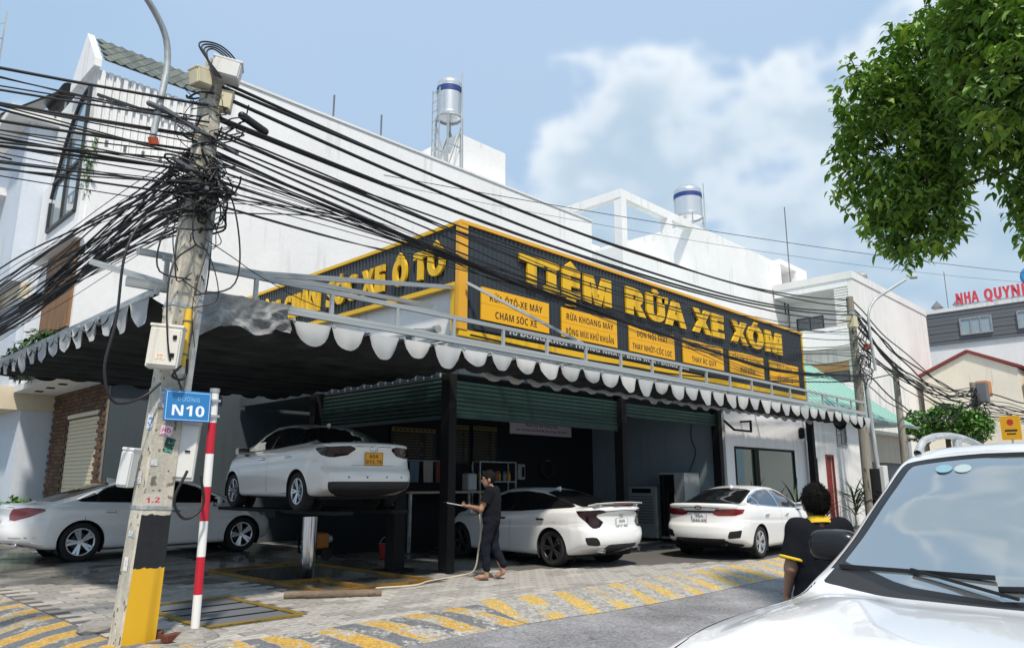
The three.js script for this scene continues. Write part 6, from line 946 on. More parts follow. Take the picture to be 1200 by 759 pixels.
const cap = (a, b, ra, rb) => { const bx2 = b[0] - a[0], by = b[1] - a[1], bz = b[2] - a[2], l = bx2 * bx2 + by * by + bz * bz || 1e-9; return (x, y, z) => { const t = clamp(((x - a[0]) * bx2 + (y - a[1]) * by + (z - a[2]) * bz) / l, 0, 1); return Math.hypot(x - a[0] - bx2 * t, y - a[1] - by * t, z - a[2] - bz * t) - lerp(ra, rb, t); }; };
const ell = (c, r) => (x, y, z) => { const a = (x - c[0]) / r[0], b = (y - c[1]) / r[1], d = (z - c[2]) / r[2], k = Math.hypot(a, b, d); return (k - 1) * Math.min(...r) * 1.05; };
const join = (fs, k) => (x, y, z) => { let d = 1e9; for (const f of fs) d = sminK(d, f(x, y, z), k); return d; };
const skin = std(lin(0.36, 0.20, 0.13), 0.6), hairM = matte(lin(0.010, 0.009, 0.008), 0.8);
const leafStrand = () => new THREE.ConeGeometry(0.002, 0.024, 4, 1).translate(0, 0.009, 0);
// Person faces +x, right side +z, feet at y = 0. J: joints.
function person(label, J, look, place) {
  const p = thing('person', label, 'person'); place(p); const { add = 0 } = look;
  const H = J.head, turn = J.turn ?? 0, ct = Math.cos(turn), st = Math.sin(turn), hp = (x, y, z) => [H[0] + x * ct - z * st, H[1] + y, H[2] + x * st + z * ct];   // head frame
  const inHead = (f) => (x, y, z) => { const dx = x - H[0], dz = z - H[2]; return f(dx * ct + dz * st, y - H[1], -dx * st + dz * ct); };
  const torso = [cap([...J.pelvisL], J.chestL, 0.105, 0.098), cap([...J.pelvisR], J.chestR, 0.105, 0.098), cap(J.pelvis, J.chest, 0.115, 0.125), cap(J.shL, J.shR, 0.062, 0.062)];
  const armL = [cap(J.shL, J.elL, 0.053, 0.042), cap(J.elL, J.wrL, 0.041, 0.028)], armR = [cap(J.shR, J.elR, 0.053, 0.042), cap(J.elR, J.wrR, 0.041, 0.028)];
  const legs = [cap(J.hipL, J.knL, 0.088, 0.058), cap(J.knL, J.anL, 0.058, 0.038), cap(J.hipR, J.knR, 0.088, 0.058), cap(J.knR, J.anR, 0.058, 0.038)];
  const foot = (an, to) => [cap([an[0], an[1] - 0.03, an[2]], [an[0] + to[0] * 0.6, an[1] + to[1] * 0.6 - 0.03, an[2] + to[2] * 0.6], 0.036, 0.034), cap([an[0] + to[0] * 0.6, an[1] + to[1] * 0.6 - 0.035, an[2] + to[2] * 0.6], [an[0] + to[0], an[1] + to[1] - 0.04, an[2] + to[2]], 0.036, 0.026)];
  const neck = cap([J.chest[0] - 0.01, J.chest[1] + 0.14, J.chest[2]], [H[0] - 0.012, H[1] - 0.08, H[2]], 0.056, 0.05);
  const headF = inHead((() => { const a = ell([0, 0.02, 0], [0.098, 0.115, 0.078]), b = ell([0.03, -0.06, 0], [0.062, 0.07, 0.055]), n = cap([0.093, 0.0, 0], [0.108, -0.028, 0], 0.011, 0.014), eL = ell([-0.008, -0.012, -0.082], [0.024, 0.034, 0.012]), eR = ell([-0.008, -0.012, 0.082], [0.024, 0.034, 0.012]), br = cap([0.085, 0.022, -0.04], [0.085, 0.022, 0.04], 0.012, 0.012), lip = cap([0.088, -0.06, -0.018], [0.088, -0.06, 0.018], 0.009, 0.009); return (x, y, z) => { let d = sminK(a(x, y, z), b(x, y, z), 0.03); d = sminK(d, n(x, y, z), 0.012); d = sminK(d, br(x, y, z), 0.015); d = sminK(d, lip(x, y, z), 0.012); return Math.min(d, eL(x, y, z), eR(x, y, z)); }; })());
  const bodyF = join([join(torso, 0.07), neck, ...armL, ...armR, ...legs, ...foot(J.anL, J.toL), ...foot(J.anR, J.toR)], 0.025);
  const bounds = (pts, m) => [[0, 1, 2].map((k) => Math.min(...pts.map((q) => q[k])) - m), [0, 1, 2].map((k) => Math.max(...pts.map((q) => q[k])) + m)];
  const all = [J.anL, J.anR, J.head, J.wrL, J.wrR, J.elL, J.elR, J.shL, J.shR, J.knL, J.knR, [J.anL[0] + J.toL[0], J.anL[1] - 0.05, J.anL[2] + J.toL[2]], [J.anR[0] + J.toR[0], J.anR[1] - 0.05, J.anR[2] + J.toR[2]]];
  const list = [isoMesh(bodyF, ...bounds(all, 0.15), 0.016), isoMesh(headF, [H[0] - 0.15, H[1] - 0.16, H[2] - 0.15], [H[0] + 0.15, H[1] + 0.17, H[2] + 0.15], 0.006)];
  // hands: palm, four fingers of unequal length, thumb from the side of the palm
  const hand = (wr, dir, nrm, curl, sgn) => { const d = V3(...dir).normalize(), n = V3(...nrm), s = d.clone().cross(n).normalize().multiplyScalar(sgn); n.copy(s).cross(d).normalize().multiplyScalar(sgn > 0 ? 1 : -1); const q = (a, b, c) => { const v = V3(...wr).addScaledVector(d, a).addScaledVector(s, b).addScaledVector(n, c); return [v.x, v.y, v.z]; }; const fs = [cap(q(0, 0, 0), q(0.05, 0.012, 0), 0.024, 0.022), cap(q(0.03, 0.02, 0), q(0.078, 0.026, 0), 0.019, 0.014), cap(q(0.03, -0.016, 0), q(0.074, -0.026, 0), 0.019, 0.014)]; const fing = []; [[-0.028, 0.055], [-0.010, 0.072], [0.010, 0.078], [0.028, 0.070]].forEach(([b, L]) => { const c1 = curl, a1 = 0.082 + L * 0.45 * Math.cos(c1), n1 = L * 0.45 * Math.sin(c1), a2 = a1 + L * 0.32 * Math.cos(c1 * 2.1), n2 = n1 + L * 0.32 * Math.sin(c1 * 2.1), a3 = a2 + L * 0.26 * Math.cos(c1 * 3), n3 = n2 + L * 0.26 * Math.sin(c1 * 3); fing.push(cap(q(0.075, b, 0), q(a1, b * 1.08, n1), 0.0095, 0.0088), cap(q(a1, b * 1.08, n1), q(a2, b * 1.08, n2), 0.0088, 0.0082), cap(q(a2, b * 1.08, n2), q(a3, b * 1.05, n3), 0.0082, 0.007)); }); fing.push(cap(q(0.02, 0.026, 0.004), q(0.052, 0.052, 0.016), 0.013, 0.0105), cap(q(0.052, 0.052, 0.016), q(0.08, 0.056, 0.03), 0.0105, 0.008)); const palm = join(fs, 0.02), fn = (x, y, z) => { let v = palm(x, y, z); for (const g of fing) v = sminK(v, g(x, y, z), 0.006); return v; }; return isoMesh(fn, wr.map((c) => c - 0.2), wr.map((c) => c + 0.2), 0.0065); };
  list.push(hand(J.wrL, J.hdL, J.hnL, J.curlL, -1), hand(J.wrR, J.hdR, J.hnR, J.curlR, 1));
  part(p, 'body', merge(list), skin);
  // clothing follows the body
  const dirL = V3(...J.slL).sub(V3(...J.shL)).normalize(), dirR = V3(...J.slR).sub(V3(...J.shR)).normalize();
  const sleeve = (sh, sl, d) => { const c = cap(sh, [sl[0] + d.x * 0.06, sl[1] + d.y * 0.06, sl[2] + d.z * 0.06], 0.064, 0.072); return (x, y, z) => Math.max(c(x, y, z), (x - sl[0]) * d.x + (y - sl[1]) * d.y + (z - sl[2]) * d.z); };
  const shirtBase = join([join(torso, 0.08), sleeve(J.shL, J.slL, dirL), sleeve(J.shR, J.slR, dirR)], 0.03);
  const shirtF = (x, y, z) => { let d = shirtBase(x, y, z) - 0.016 + 0.022 * (fbm(x * 9 + 3, y * 6 + z * 5, z * 9 + 7, 3) - 0.5) - 0.004 * Math.sin(y * 40 + z * 17 + x * 9) * smoothstep(y, J.chest[1], J.pelvis[1]); d = Math.max(d, J.hem - y); const near = neck(x, y, z); if (y > J.chest[1] + 0.17) d = Math.max(d, 0.014 - near); return d; };
  part(p, 'shirt', isoMesh(shirtF, ...bounds([J.shL, J.shR, J.slL, J.slR, J.pelvis, J.pelvisL, J.pelvisR, [J.pelvis[0], J.hem, J.pelvis[2]]], 0.18), 0.012), look.shirt);
  const trF0 = join([cap(J.hipL, J.knL, 0.105, 0.078), cap(J.knL, [J.anL[0], J.anL[1] + look.cuff, J.anL[2]], 0.078, 0.062), cap(J.hipR, J.knR, 0.105, 0.078), cap(J.knR, [J.anR[0], J.anR[1] + look.cuff, J.anR[2]], 0.078, 0.062), cap(J.pelvisL, J.pelvisR, 0.125, 0.125)], 0.03);
  const trF = (x, y, z) => Math.max(trF0(x, y, z) + 0.004 * Math.sin(y * 38 + x * 20), y - J.pelvis[1] - 0.06);
  part(p, 'trousers', isoMesh(trF, ...bounds([J.anL, J.anR, J.knL, J.knR, J.pelvis, J.hipL, J.hipR], 0.17), 0.014), look.trousers);
  const hairF = inHead((x, y, z) => { const cut = Math.max(ell([-0.008, 0.035, 0], [0.110 + look.vol, 0.116 + look.vol, 0.087 + look.vol])(x, y, z), -(y + 0.082 - Math.max(0, x + 0.03) * 1.15)); return cut + look.tousle * (fbm(x * 26 + 9, y * 26, z * 26 + 4, 3) - 0.55); });
  part(p, 'hair', isoMesh(hairF, [H[0] - 0.17, H[1] - 0.15, H[2] - 0.17], [H[0] + 0.17, H[1] + 0.22, H[2] + 0.17], 0.0055), hairM);
  { // short strands over the hair mass
    const g = p.children[p.children.length - 1].geometry, gp = g.attributes.position, gn = g.attributes.normal, st2 = leafStrand(), n = look.strands, im = shade(new THREE.InstancedMesh(st2, hairM, n)); reseed(17);
    for (let i = 0; i < n; i++) { const k = Math.floor(rnd() * gp.count), nn = V3(gn.getX(k), gn.getY(k), gn.getZ(k)), d = nn.clone().multiplyScalar(0.45).add(V3(rr(-0.7, 0.7), rr(-0.9, 0.2), rr(-0.7, 0.7))).normalize(), s = rr(0.6, 1.3); im.setMatrixAt(i, new THREE.Matrix4().compose(V3(gp.getX(k), gp.getY(k), gp.getZ(k)), new THREE.Quaternion().setFromUnitVectors(V3(0, 1, 0), d), V3(s, s, s))); }
    im.name = 'hair_strands'; im.userData.kind = 'stuff'; p.add(im);
  }
  for (const s of [-1, 1]) { const e = hp(0.078, 0.004, s * 0.032); part(p, 'eye', new THREE.SphereGeometry(0.0135, 12, 8).translate(...e), std(lin(0.35, 0.33, 0.31), 0.3)); }
  if (look.collar) { const c = [J.chest[0] - 0.012, J.chest[1] + 0.225, J.chest[2]]; const pr = []; const g = new THREE.LatheGeometry([[0.073, -0.03], [0.080, -0.028], [0.068, 0.018], [0.062, 0.018], [0.066, -0.01]].map(([a, b]) => new THREE.Vector2(a, b)), 32).scale(1.0, 1, 1.12); part(p, 'collar', at(g, c[0], c[1], c[2], 0, 0, -0.22), look.collar); for (const [a, d2] of [[J.slL, dirL], [J.slR, dirR]]) { const t = new THREE.TorusGeometry(0.080, 0.012, 8, 28); t.applyQuaternion(new THREE.Quaternion().setFromUnitVectors(V3(0, 0, 1), d2)).translate(...a); part(p, 'sleeve_trim', t, look.collar); } }
  return p;
}
const JOINTS = (o) => ({ pelvis: [0, 0.93, 0], pelvisL: [0, 0.92, -0.07], pelvisR: [0, 0.92, 0.07], chest: [0, 1.2, 0], chestL: [0.0, 1.24, -0.085], chestR: [0.0, 1.24, 0.085], shL: [-0.01, 1.36, -0.165], shR: [-0.01, 1.36, 0.165], head: [0.02, 1.545, 0], hipL: [0, 0.88, -0.09], hipR: [0, 0.88, 0.09], knL: [0.02, 0.48, -0.1], knR: [0.02, 0.48, 0.1], anL: [-0.02, 0.085, -0.11], anR: [-0.02, 0.085, 0.11], toL: [0.17, 0, -0.02], toR: [0.17, 0, 0.02], elL: [-0.03, 1.09, -0.23], elR: [-0.03, 1.09, 0.23], wrL: [0.03, 0.86, -0.23], wrR: [0.03, 0.86, 0.23], slL: [-0.02, 1.17, -0.21], slR: [-0.02, 1.17, 0.21], hdL: [0.1, -1, 0], hdR: [0.1, -1, 0], hnL: [0, 0, 1], hnR: [0, 0, 1], curlL: 0.35, curlR: 0.35, hem: 0.86, ...o });
{
  const navy = matte(lin(0.009, 0.010, 0.013), 0.95), jeans = matte(lin(0.011, 0.013, 0.020), 0.95);
  // man with the pressure lance, stepping towards the raised car
  const J = JOINTS({ wrR: [0.30, 1.08, 0.12], elR: [0.10, 1.06, 0.24], slR: [0.04, 1.19, 0.21], wrL: [0.36, 1.12, -0.06], elL: [0.12, 1.08, -0.21], slL: [0.05, 1.19, -0.2], hdL: [1, 0.05, 0.25], hdR: [1, 0.1, -0.25], hnL: [0, 1, 0], hnR: [0, 1, 0], curlL: 0.75, curlR: 0.75, knR: [-0.02, 0.49, 0.09], anR: [-0.17, 0.13, 0.1], toR: [0.14, -0.06, 0.02], knL: [0.08, 0.49, -0.09], anL: [0.05, 0.085, -0.1], turn: -0.25, head: [0.05, 1.54, 0] });
  const man = person('man in black T-shirt hosing, dark trousers, lance in his hands', J, { shirt: navy, trousers: jeans, cuff: 0.1, vol: 0.0, tousle: 0.02, strands: 700 }, (p) => { p.position.set(8.5, 0, -8.75); p.rotation.y = THREE.MathUtils.degToRad(122); });
  const l = thing('spray_lance', 'thin pressure-washer lance held by the hosing man', 'spray lance'); l.position.copy(man.position); l.rotation.copy(man.rotation); part(l, 'wand', bar(V3(0.25, 1.08, 0.06), V3(0.74, 1.17, -0.02), 0.009, 0.009, true), M.steel); part(l, 'grip', bar(V3(0.22, 1.0, 0.065), V3(0.32, 1.09, 0.05), 0.018, 0.018, true), M.black); part(l, 'nozzle', bar(V3(0.74, 1.17, -0.02), V3(0.8, 1.18, -0.03), 0.014, 0.011, true), M.black);
  const w = new THREE.Matrix4().compose(man.position, man.quaternion, V3(1, 1, 1)), wp = (x, y, z) => V3(x, y, z).applyMatrix4(w);
  one('hose', tube([wp(0.22, 1.0, 0.065), wp(0.2, 0.8, 0.1), wp(0.25, 0.45, 0.16), wp(0.35, 0.1, 0.22), wp(0.6, 0.02, 0.25), P(7.6, 0.02, 9.2), P(7.2, 0.02, 9.0), P(6.6, 0.02, 9.15)], 0.014, 80, 8), std(lin(0.55, 0.50, 0.38), 0.6), 'pale rubber hose trailing from the lance across the floor', 'hose');
  // man seen from behind by the SUV
  const black = matte(lin(0.010, 0.011, 0.015), 0.95), J2 = JOINTS({ turn: 0.12, wrL: [0.14, 0.9, -0.2], elL: [-0.02, 1.1, -0.225], slL: [-0.015, 1.16, -0.205], wrR: [0.16, 0.92, 0.19], elR: [-0.02, 1.1, 0.225], slR: [-0.015, 1.16, 0.205], shL: [-0.01, 1.36, -0.155], shR: [-0.01, 1.36, 0.155], head: [0.0, 1.53, 0] });
  const yl = std(lin(0.78, 0.50, 0.02), 0.8), m2 = person('man from behind in black polo shirt with yellow collar beside the SUV', J2, { shirt: black, trousers: black, cuff: 0.0, vol: 0.0, tousle: 0.018, strands: 4200, collar: yl }, (p) => { p.position.set(5.24, -0.14, -2.18); p.rotation.y = THREE.MathUtils.degToRad(46); p.scale.setScalar(0.965); });
  // small white print on the back of the shirt
  const print = canvasTex(128, 160, (g, ww, h) => { g.clearRect(0, 0, ww, h); g.fillStyle = '#0d0e11'; g.fillRect(0, 0, ww, h); g.strokeStyle = g.fillStyle = '#d9dcdf'; g.lineWidth = 7; g.beginPath(); g.arc(64, 46, 30, 0.3, 4.4); g.stroke(); g.fillRect(58, 26, 10, 40); vtext(g, 'XE XÓM', 64, 112, 27, { color: '#d9dcdf' }); g.fillRect(30, 126, 68, 5); });
  const pm = part(m2, 'back_print', new THREE.BoxGeometry(0.004, 0.12, 0.095), [black, std(0xffffff, 0.9, { map: print }), black, black, black, black]); pm.position.set(-0.143, 1.235, -0.05); pm.rotation.z = 0.03;
}

// ---------- car lift, pit, floor bits ----------
{
  const l = thing('car_lift', 'single-post hydraulic car lift with chrome ram under the raised sedan', 'car lift');
  part(l, 'ram', new THREE.CylinderGeometry(0.13, 0.13, 1.4, 32).translate(7.05, 0.28, -11.75), M.chrome);
  part(l, 'collar', new THREE.CylinderGeometry(0.2, 0.22, 0.12, 28).translate(7.05, -0.46, -11.75), M.greyClad);
  part(l, 'cross_beam', bx(6.3, 7.85, 0.92, 1.03, 11.6, 11.9), M.black);
  for (const u of [6.42, 7.5]) part(l, 'runway', bx(u - 0.04, u + 0.32, 1.0, 1.055, 10.0, 13.9), M.black);
  const f = thing('pit_frame', 'yellow steel edge frame round the lift pit', 'frame'), y = std(lin(0.55, 0.30, 0.035), 0.7, { map: T_conc }); const { u0, u1, v0, v1 } = PIT;
  part(f, 'edge_bar', bx(u0 - 0.05, u1 + 0.05, -0.008, 0.035, v0 - 0.05, v0), y); part(f, 'edge_bar', bx(u0 - 0.05, u1 + 0.05, -0.008, 0.035, v1, v1 + 0.05), y); part(f, 'edge_bar', bx(u0 - 0.05, u0, -0.008, 0.035, v0, v1), y); part(f, 'edge_bar', bx(u1, u1 + 0.05, -0.008, 0.035, v0, v1), y);
  part(f, 'cover_channel', bx(u0 + 0.01, 6.72, -0.01, 0.04, 10.5, 10.66), y); part(f, 'cover_channel', bx(6.5, 6.6, -0.004, 0.045, v0 + 0.01, 10.48), y);
  for (let k = 0; k < 3; k++) part(f, 'cover_plate', bx(u0 + 0.02, u1 - 0.02, -0.03, -0.006, v0 + 0.03 + k * 0.36, v0 + 0.37 + k * 0.36), M.floor);
  const d = thing('drain_cover', 'dark steel drain cover with yellow painted rim', 'drain cover'); part(d, 'plate', bx(3.72, 4.74, -0.03, -0.002, 8.12, 9.9), M.greyClad); part(d, 'rim', merge([bx(3.62, 4.84, -0.03, 0.012, 8.02, 8.115), bx(3.62, 4.84, -0.03, 0.012, 9.905, 10.0), bx(3.62, 3.715, -0.03, 0.012, 8.115, 9.905), bx(4.745, 4.84, -0.03, 0.012, 8.115, 9.905)]), std(lin(0.50, 0.36, 0.06), 0.8, { map: T_conc })); for (let k = 0; k < 3; k++) part(d, 'rib', bx(3.73, 4.73, -0.003, 0.006, 8.5 + k * 0.45, 8.54 + k * 0.45), M.black);
  one('rolled_mat', bar(P(5.25, 0.04, 9.3), P(6.3, 0.04, 8.6), 0.05, 0.055, true), std(lin(0.42, 0.34, 0.26), 0.95, { map: T_conc }), 'old rolled mat lying along the near edge of the lift pit', 'mat');  // a rolled mat, drawn as one plain round bar
}
// ---------- inside the wash bays ----------
{
  const B = SHOP.back - 0.012;
  const board = (label, u0, u1, y0, y1, seed) => { const t = canvasTex(256, 256, (g, w, h) => { reseed(seed); g.fillStyle = '#0b0d0e'; g.fillRect(0, 0, w, h); g.fillStyle = '#7d6c22'; g.fillRect(6, 6, w - 12, 26); g.fillStyle = '#14181a'; for (let k = 0; k < 9; k++) g.fillRect(20 + k * 25, 13, 17, 11); g.fillStyle = '#5e5530'; for (let r = 0; r < 11; r++) { let x = 14; while (x < 150 + rnd() * 20) { const q = 6 + rnd() * 20; g.fillRect(x, 46 + r * 18, q, 7); x += q + 5; } g.fillRect(196, 46 + r * 18, 40, 7); } }); const b = one('price_board', bx(u0, u1, y0, y1, B - 0.03, B), [M.black, M.black, M.black, M.black, M.black, M.black], label, 'price board'); b.material = M.black; const pr = part(b, 'print', new THREE.PlaneGeometry(u1 - u0 - 0.02, y1 - y0 - 0.02).translate((u0 + u1) / 2, (y0 + y1) / 2, -(B - 0.033)), std(0xffffff, 0.6, { map: t })); return b; };
  board('black price board with yellow print near the grille end', 10.5, 11.9, 1.85, 2.8, 3); board('narrow black price board with yellow print beside the column', 12.3, 13.0, 1.95, 2.95, 4); board('black price board with yellow heading above the shelf', 13.1, 14.0, 1.95, 2.96, 5);
  const bt = canvasTex(1024, 160, (g, w, h) => { g.fillStyle = '#e4d9e6'; g.fillRect(0, 0, w, h); vtext(g, 'Tham Gia Thẻ Thành Viên', w / 2, 64, 46, { color: '#3a2c52' }); vtext(g, 'Mua 1 Lần Tặng 1 Lần Chỉ 420.000 , Mua 10 Tặng 1 Chỉ 199.000', w / 2, 124, 38, { color: '#3a2c52', sx: 0.78 }); });
  const bn = one('banner', new RoundedBoxGeometry(2.6, 0.38, 0.03, 4, 0.014).translate(15.78, 2.99, -(B - 0.02)), std(lin(0.72, 0.66, 0.72), 0.6), 'pale lilac membership banner on the dark back wall', 'banner'); part(bn, 'print', new THREE.PlaneGeometry(2.5, 0.34).translate(15.78, 2.99, -(B - 0.0365)), std(0xffffff, 0.6, { map: bt }));
  const sh = thing('storage_shelf', 'steel storage shelf against the dark back wall', 'shelf'); sh.position.set(13.1, 0, -(B - 0.3)); for (const [x, z] of [[0, 0], [1.3, 0], [0, -0.28], [1.3, -0.28]]) part(sh, 'post', bx(x, x + 0.035, 0, 2.02, -z - 0.02, -z + 0.015), M.steel); for (const y of [0.4, 0.95, 1.5, 2.0]) part(sh, 'board', bx(0.037, 1.298, y, y + 0.03, -0.015, 0.275), M.steel);
  reseed(55); const bc = [[0.6, 0.42, 0.05], [0.55, 0.5, 0.4], [0.4, 0.08, 0.04], [0.15, 0.3, 0.4], [0.6, 0.6, 0.58], [0.5, 0.3, 0.02]];
  const bg = new THREE.LatheGeometry([[0.001, 0], [0.045, 0], [0.047, 0.17], [0.02, 0.22], [0.02, 0.26], [0.001, 0.26]].map(([a, b]) => new THREE.Vector2(a, b)), 14), bm = bc.map((c) => std(lin(...c), 0.4)), nm = ['amber', 'beige', 'red', 'blue', 'white', 'orange'];
  for (let r = 0; r < 3; r++) for (let k = 0; k < 11; k++) { const q = Math.floor(rnd() * 6); const o = one('bottle', bg, bm[q], nm[q] + ' care-product bottle standing on the storage shelf', 'bottle', nm[q] + ' bottles on the storage shelf'); o.position.set(13.22 + k * 0.108, [0.43, 0.98, 1.53][r], -(B - 0.3) - 0.12 + rr(-0.06, 0.06)); }
  const cab = thing('wall_dispenser', 'white wall dispenser right of the storage shelf', 'dispenser'); part(cab, 'case', new RoundedBoxGeometry(0.28, 0.42, 0.12, 2, 0.02).translate(14.85, 1.78, -(B - 0.06)), M.steelWhite); part(cab, 'panel', new THREE.BoxGeometry(0.1, 0.26, 0.01).translate(14.9, 1.78, -(B - 0.125)), M.black);
  const jug = (label, u, y, v) => { const j = thing('jug', label, 'jug'); j.position.set(u, y, -v); part(j, 'tank', new RoundedBoxGeometry(0.3, 0.42, 0.26, 3, 0.05).translate(0, 0.21, 0), std(lin(0.5, 0.55, 0.55), 0.5)); part(j, 'cap', new THREE.CylinderGeometry(0.04, 0.04, 0.06, 14).translate(0.05, 0.45, 0), M.black); };
  const bench = thing('workbench', 'low bench with a pale top under the price boards', 'bench'); part(bench, 'top', bx(10.4, 12.9, 1.25, 1.3, 13.3, 14.1), std(lin(0.4, 0.34, 0.24), 0.7)); for (const u of [10.5, 12.8]) for (const v of [13.4, 14.0]) part(bench, 'leg', bx(u - 0.03, u + 0.03, 0, 1.25, v - 0.03, v + 0.03), M.steel); jug('pale plastic jug standing on the low bench', 12.55, 1.3, 13.7); jug('pale plastic jug standing on the bay floor by the bench', 12.2, 0, 13.0);
  const cooler = thing('air_cooler', 'tall white air cooler with slatted grille in the far bay', 'air cooler'); cooler.position.set(17.45, 0, -11.95); cooler.rotation.y = -Math.PI / 2; part(cooler, 'case', new RoundedBoxGeometry(0.95, 1.36, 0.5, 3, 0.04).translate(0, 0.72, -0.1), std(lin(0.36, 0.42, 0.44), 0.5)); for (let k = 0; k < 10; k++) part(cooler, 'louvre', new THREE.BoxGeometry(0.75, 0.03, 0.03).translate(0, 0.45 + k * 0.075, 0.165), std(lin(0.16, 0.19, 0.2), 0.5)); part(cooler, 'control_panel', new THREE.BoxGeometry(0.6, 0.12, 0.02).translate(0, 1.28, 0.16), M.black); for (const x of [-0.4, 0.4]) for (const z of [-0.3, 0.1]) part(cooler, 'castor', new THREE.SphereGeometry(0.05, 10, 8).translate(x, 0.05, z), M.rubber);
  const fr = thing('tool_cabinet', 'grey tool cabinet with a dark glass door beside the air cooler', 'cabinet'); part(fr, 'case', bx(17.3, 18.05, 0.06, 1.75, 10.6, 11.35), std(lin(0.42, 0.45, 0.46), 0.5)); part(fr, 'door', bx(17.27, 17.3, 0.12, 1.7, 10.9, 11.33), M.glassDark); part(fr, 'handle', bar(P(17.24, 0.8, 10.87), P(17.24, 1.2, 10.87), 0.02), M.steel); part(fr, 'plinth', bx(17.34, 18.02, 0, 0.06, 10.64, 11.3), M.black);
  const lc = thing('lift_column', 'black lift control column beside the corner pillar', 'control column'); part(lc, 'post', bx(7.98, 8.22, 0, 1.75, 10.6, 10.84), M.black); part(lc, 'panel', bx(7.96, 8.0, 1.1, 1.5, 10.64, 10.8), M.greyClad); part(lc, 'base', bx(7.85, 8.35, -0.01, 0.05, 10.5, 10.95), M.black);
  one('hanging_wire', tube([P(18.1, 3.2, 10.75), P(18.08, 2.7, 10.8), P(18.1, 2.3, 10.7), P(18.09, 1.8, 10.9)], 0.012, 30, 5), M.cable, 'black wire hanging on the blue bay wall', 'wire');
}
// wash-bay clutter
{
  const bucket = (label, u, v, c) => { const b = thing('bucket', label, 'bucket'); b.position.set(u, 0, -v); const m = std(c, 0.5); part(b, 'pail', new THREE.LatheGeometry([[0.001, 0.01], [0.11, 0.01], [0.145, 0.29], [0.155, 0.29], [0.155, 0.3], [0.138, 0.3], [0.105, 0.03], [0.001, 0.03]].map(([a, d]) => new THREE.Vector2(a, d)), 24), m); part(b, 'handle', new THREE.TorusGeometry(0.15, 0.006, 6, 20, Math.PI).translate(0, 0.28, 0), M.steel); };
  bucket('red plastic bucket on the bay floor behind the corner pillar', 9.3, 12.6, lin(0.35, 0.03, 0.03)); bucket('blue plastic bucket by the storage shelf', 14.7, 13.6, lin(0.03, 0.10, 0.32)); bucket('white plastic bucket beside the tool cabinet', 16.9, 10.5, lin(0.6, 0.6, 0.58));
  const w = thing('pressure_washer', 'orange pressure washer on the floor behind the lift', 'pressure washer'); w.position.set(8.25, 0, -13.5); const om = std(lin(0.50, 0.17, 0.02), 0.5); part(w, 'motor', new RoundedBoxGeometry(0.42, 0.3, 0.34, 3, 0.05).translate(0, 0.36, 0), om); part(w, 'frame', merge([bar(V3(-0.25, 0.14, -0.2), V3(0.25, 0.14, -0.2), 0.03), bar(V3(-0.25, 0.14, 0.2), V3(0.25, 0.14, 0.2), 0.03), bar(V3(-0.25, 0.14, -0.2), V3(-0.3, 0.85, -0.2), 0.03), bar(V3(-0.25, 0.14, 0.2), V3(-0.3, 0.85, 0.2), 0.03), bar(V3(-0.3, 0.85, -0.2), V3(-0.3, 0.85, 0.2), 0.03)]), M.black); for (const z of [-0.24, 0.24]) part(w, 'wheel', new THREE.CylinderGeometry(0.12, 0.12, 0.05, 20).rotateX(Math.PI / 2).translate(0.1, 0.12, z), M.rubber); part(w, 'pump', new THREE.CylinderGeometry(0.07, 0.07, 0.2, 16).rotateZ(Math.PI / 2).translate(0.24, 0.38, 0), M.steel);
  const h = thing('hose_reel', 'coiled black hose hung on the dark back wall above the fastback sedan', 'hose'); h.position.set(15.9, 1.9, -(SHOP.back - 0.1)); for (let k = 0; k < 5; k++) part(h, k ? 'coil_' + String(k).padStart(3, '0') : 'coil', new THREE.TorusGeometry(0.22 + 0.012 * (k % 3), 0.014, 8, 36).translate(0.01 * (k % 2), -0.012 * k, -0.06 + k * 0.028), std(lin(0.03, 0.035, 0.04), 0.5)); part(h, 'hook', bar(V3(0, 0.2, -0.1), V3(0, 0.2, 0.08), 0.03), M.steel);
  reseed(88); const cols = [[0.30, 0.24, 0.10], [0.12, 0.18, 0.24], [0.35, 0.33, 0.30], [0.20, 0.06, 0.05]], cn = ['mustard', 'blue-grey', 'pale grey', 'dark red'];
  one('towel_rail', bar(P(10.4, 2.0, 13.95), P(12.1, 2.0, 13.95), 0.015, 0.015, true), M.steel, 'steel towel rail in front of the price boards', 'rail');
  cols.forEach((c, i) => { const p = [], ix = [], n = 10, m = 12; for (let a = 0; a <= n; a++) for (let b = 0; b <= m; b++) { const f = b / m; p.push(a / n * 0.3, -0.5 * f, 0.035 * Math.sin(a * 1.1 + i) * (0.3 + f) + 0.02); if (a && b) { const k = a * (m + 1) + b, q = k - m - 1; ix.push(q - 1, k - 1, k, q - 1, k, q); } } const t = one('towel', geom(p, null, null, ix), std(lin(...c), 0.95, { side: THREE.DoubleSide }), cn[i] + ' towel hanging on the towel rail', 'towel'); t.position.set(10.45 + i * 0.4, 2.0, -13.93); });
}
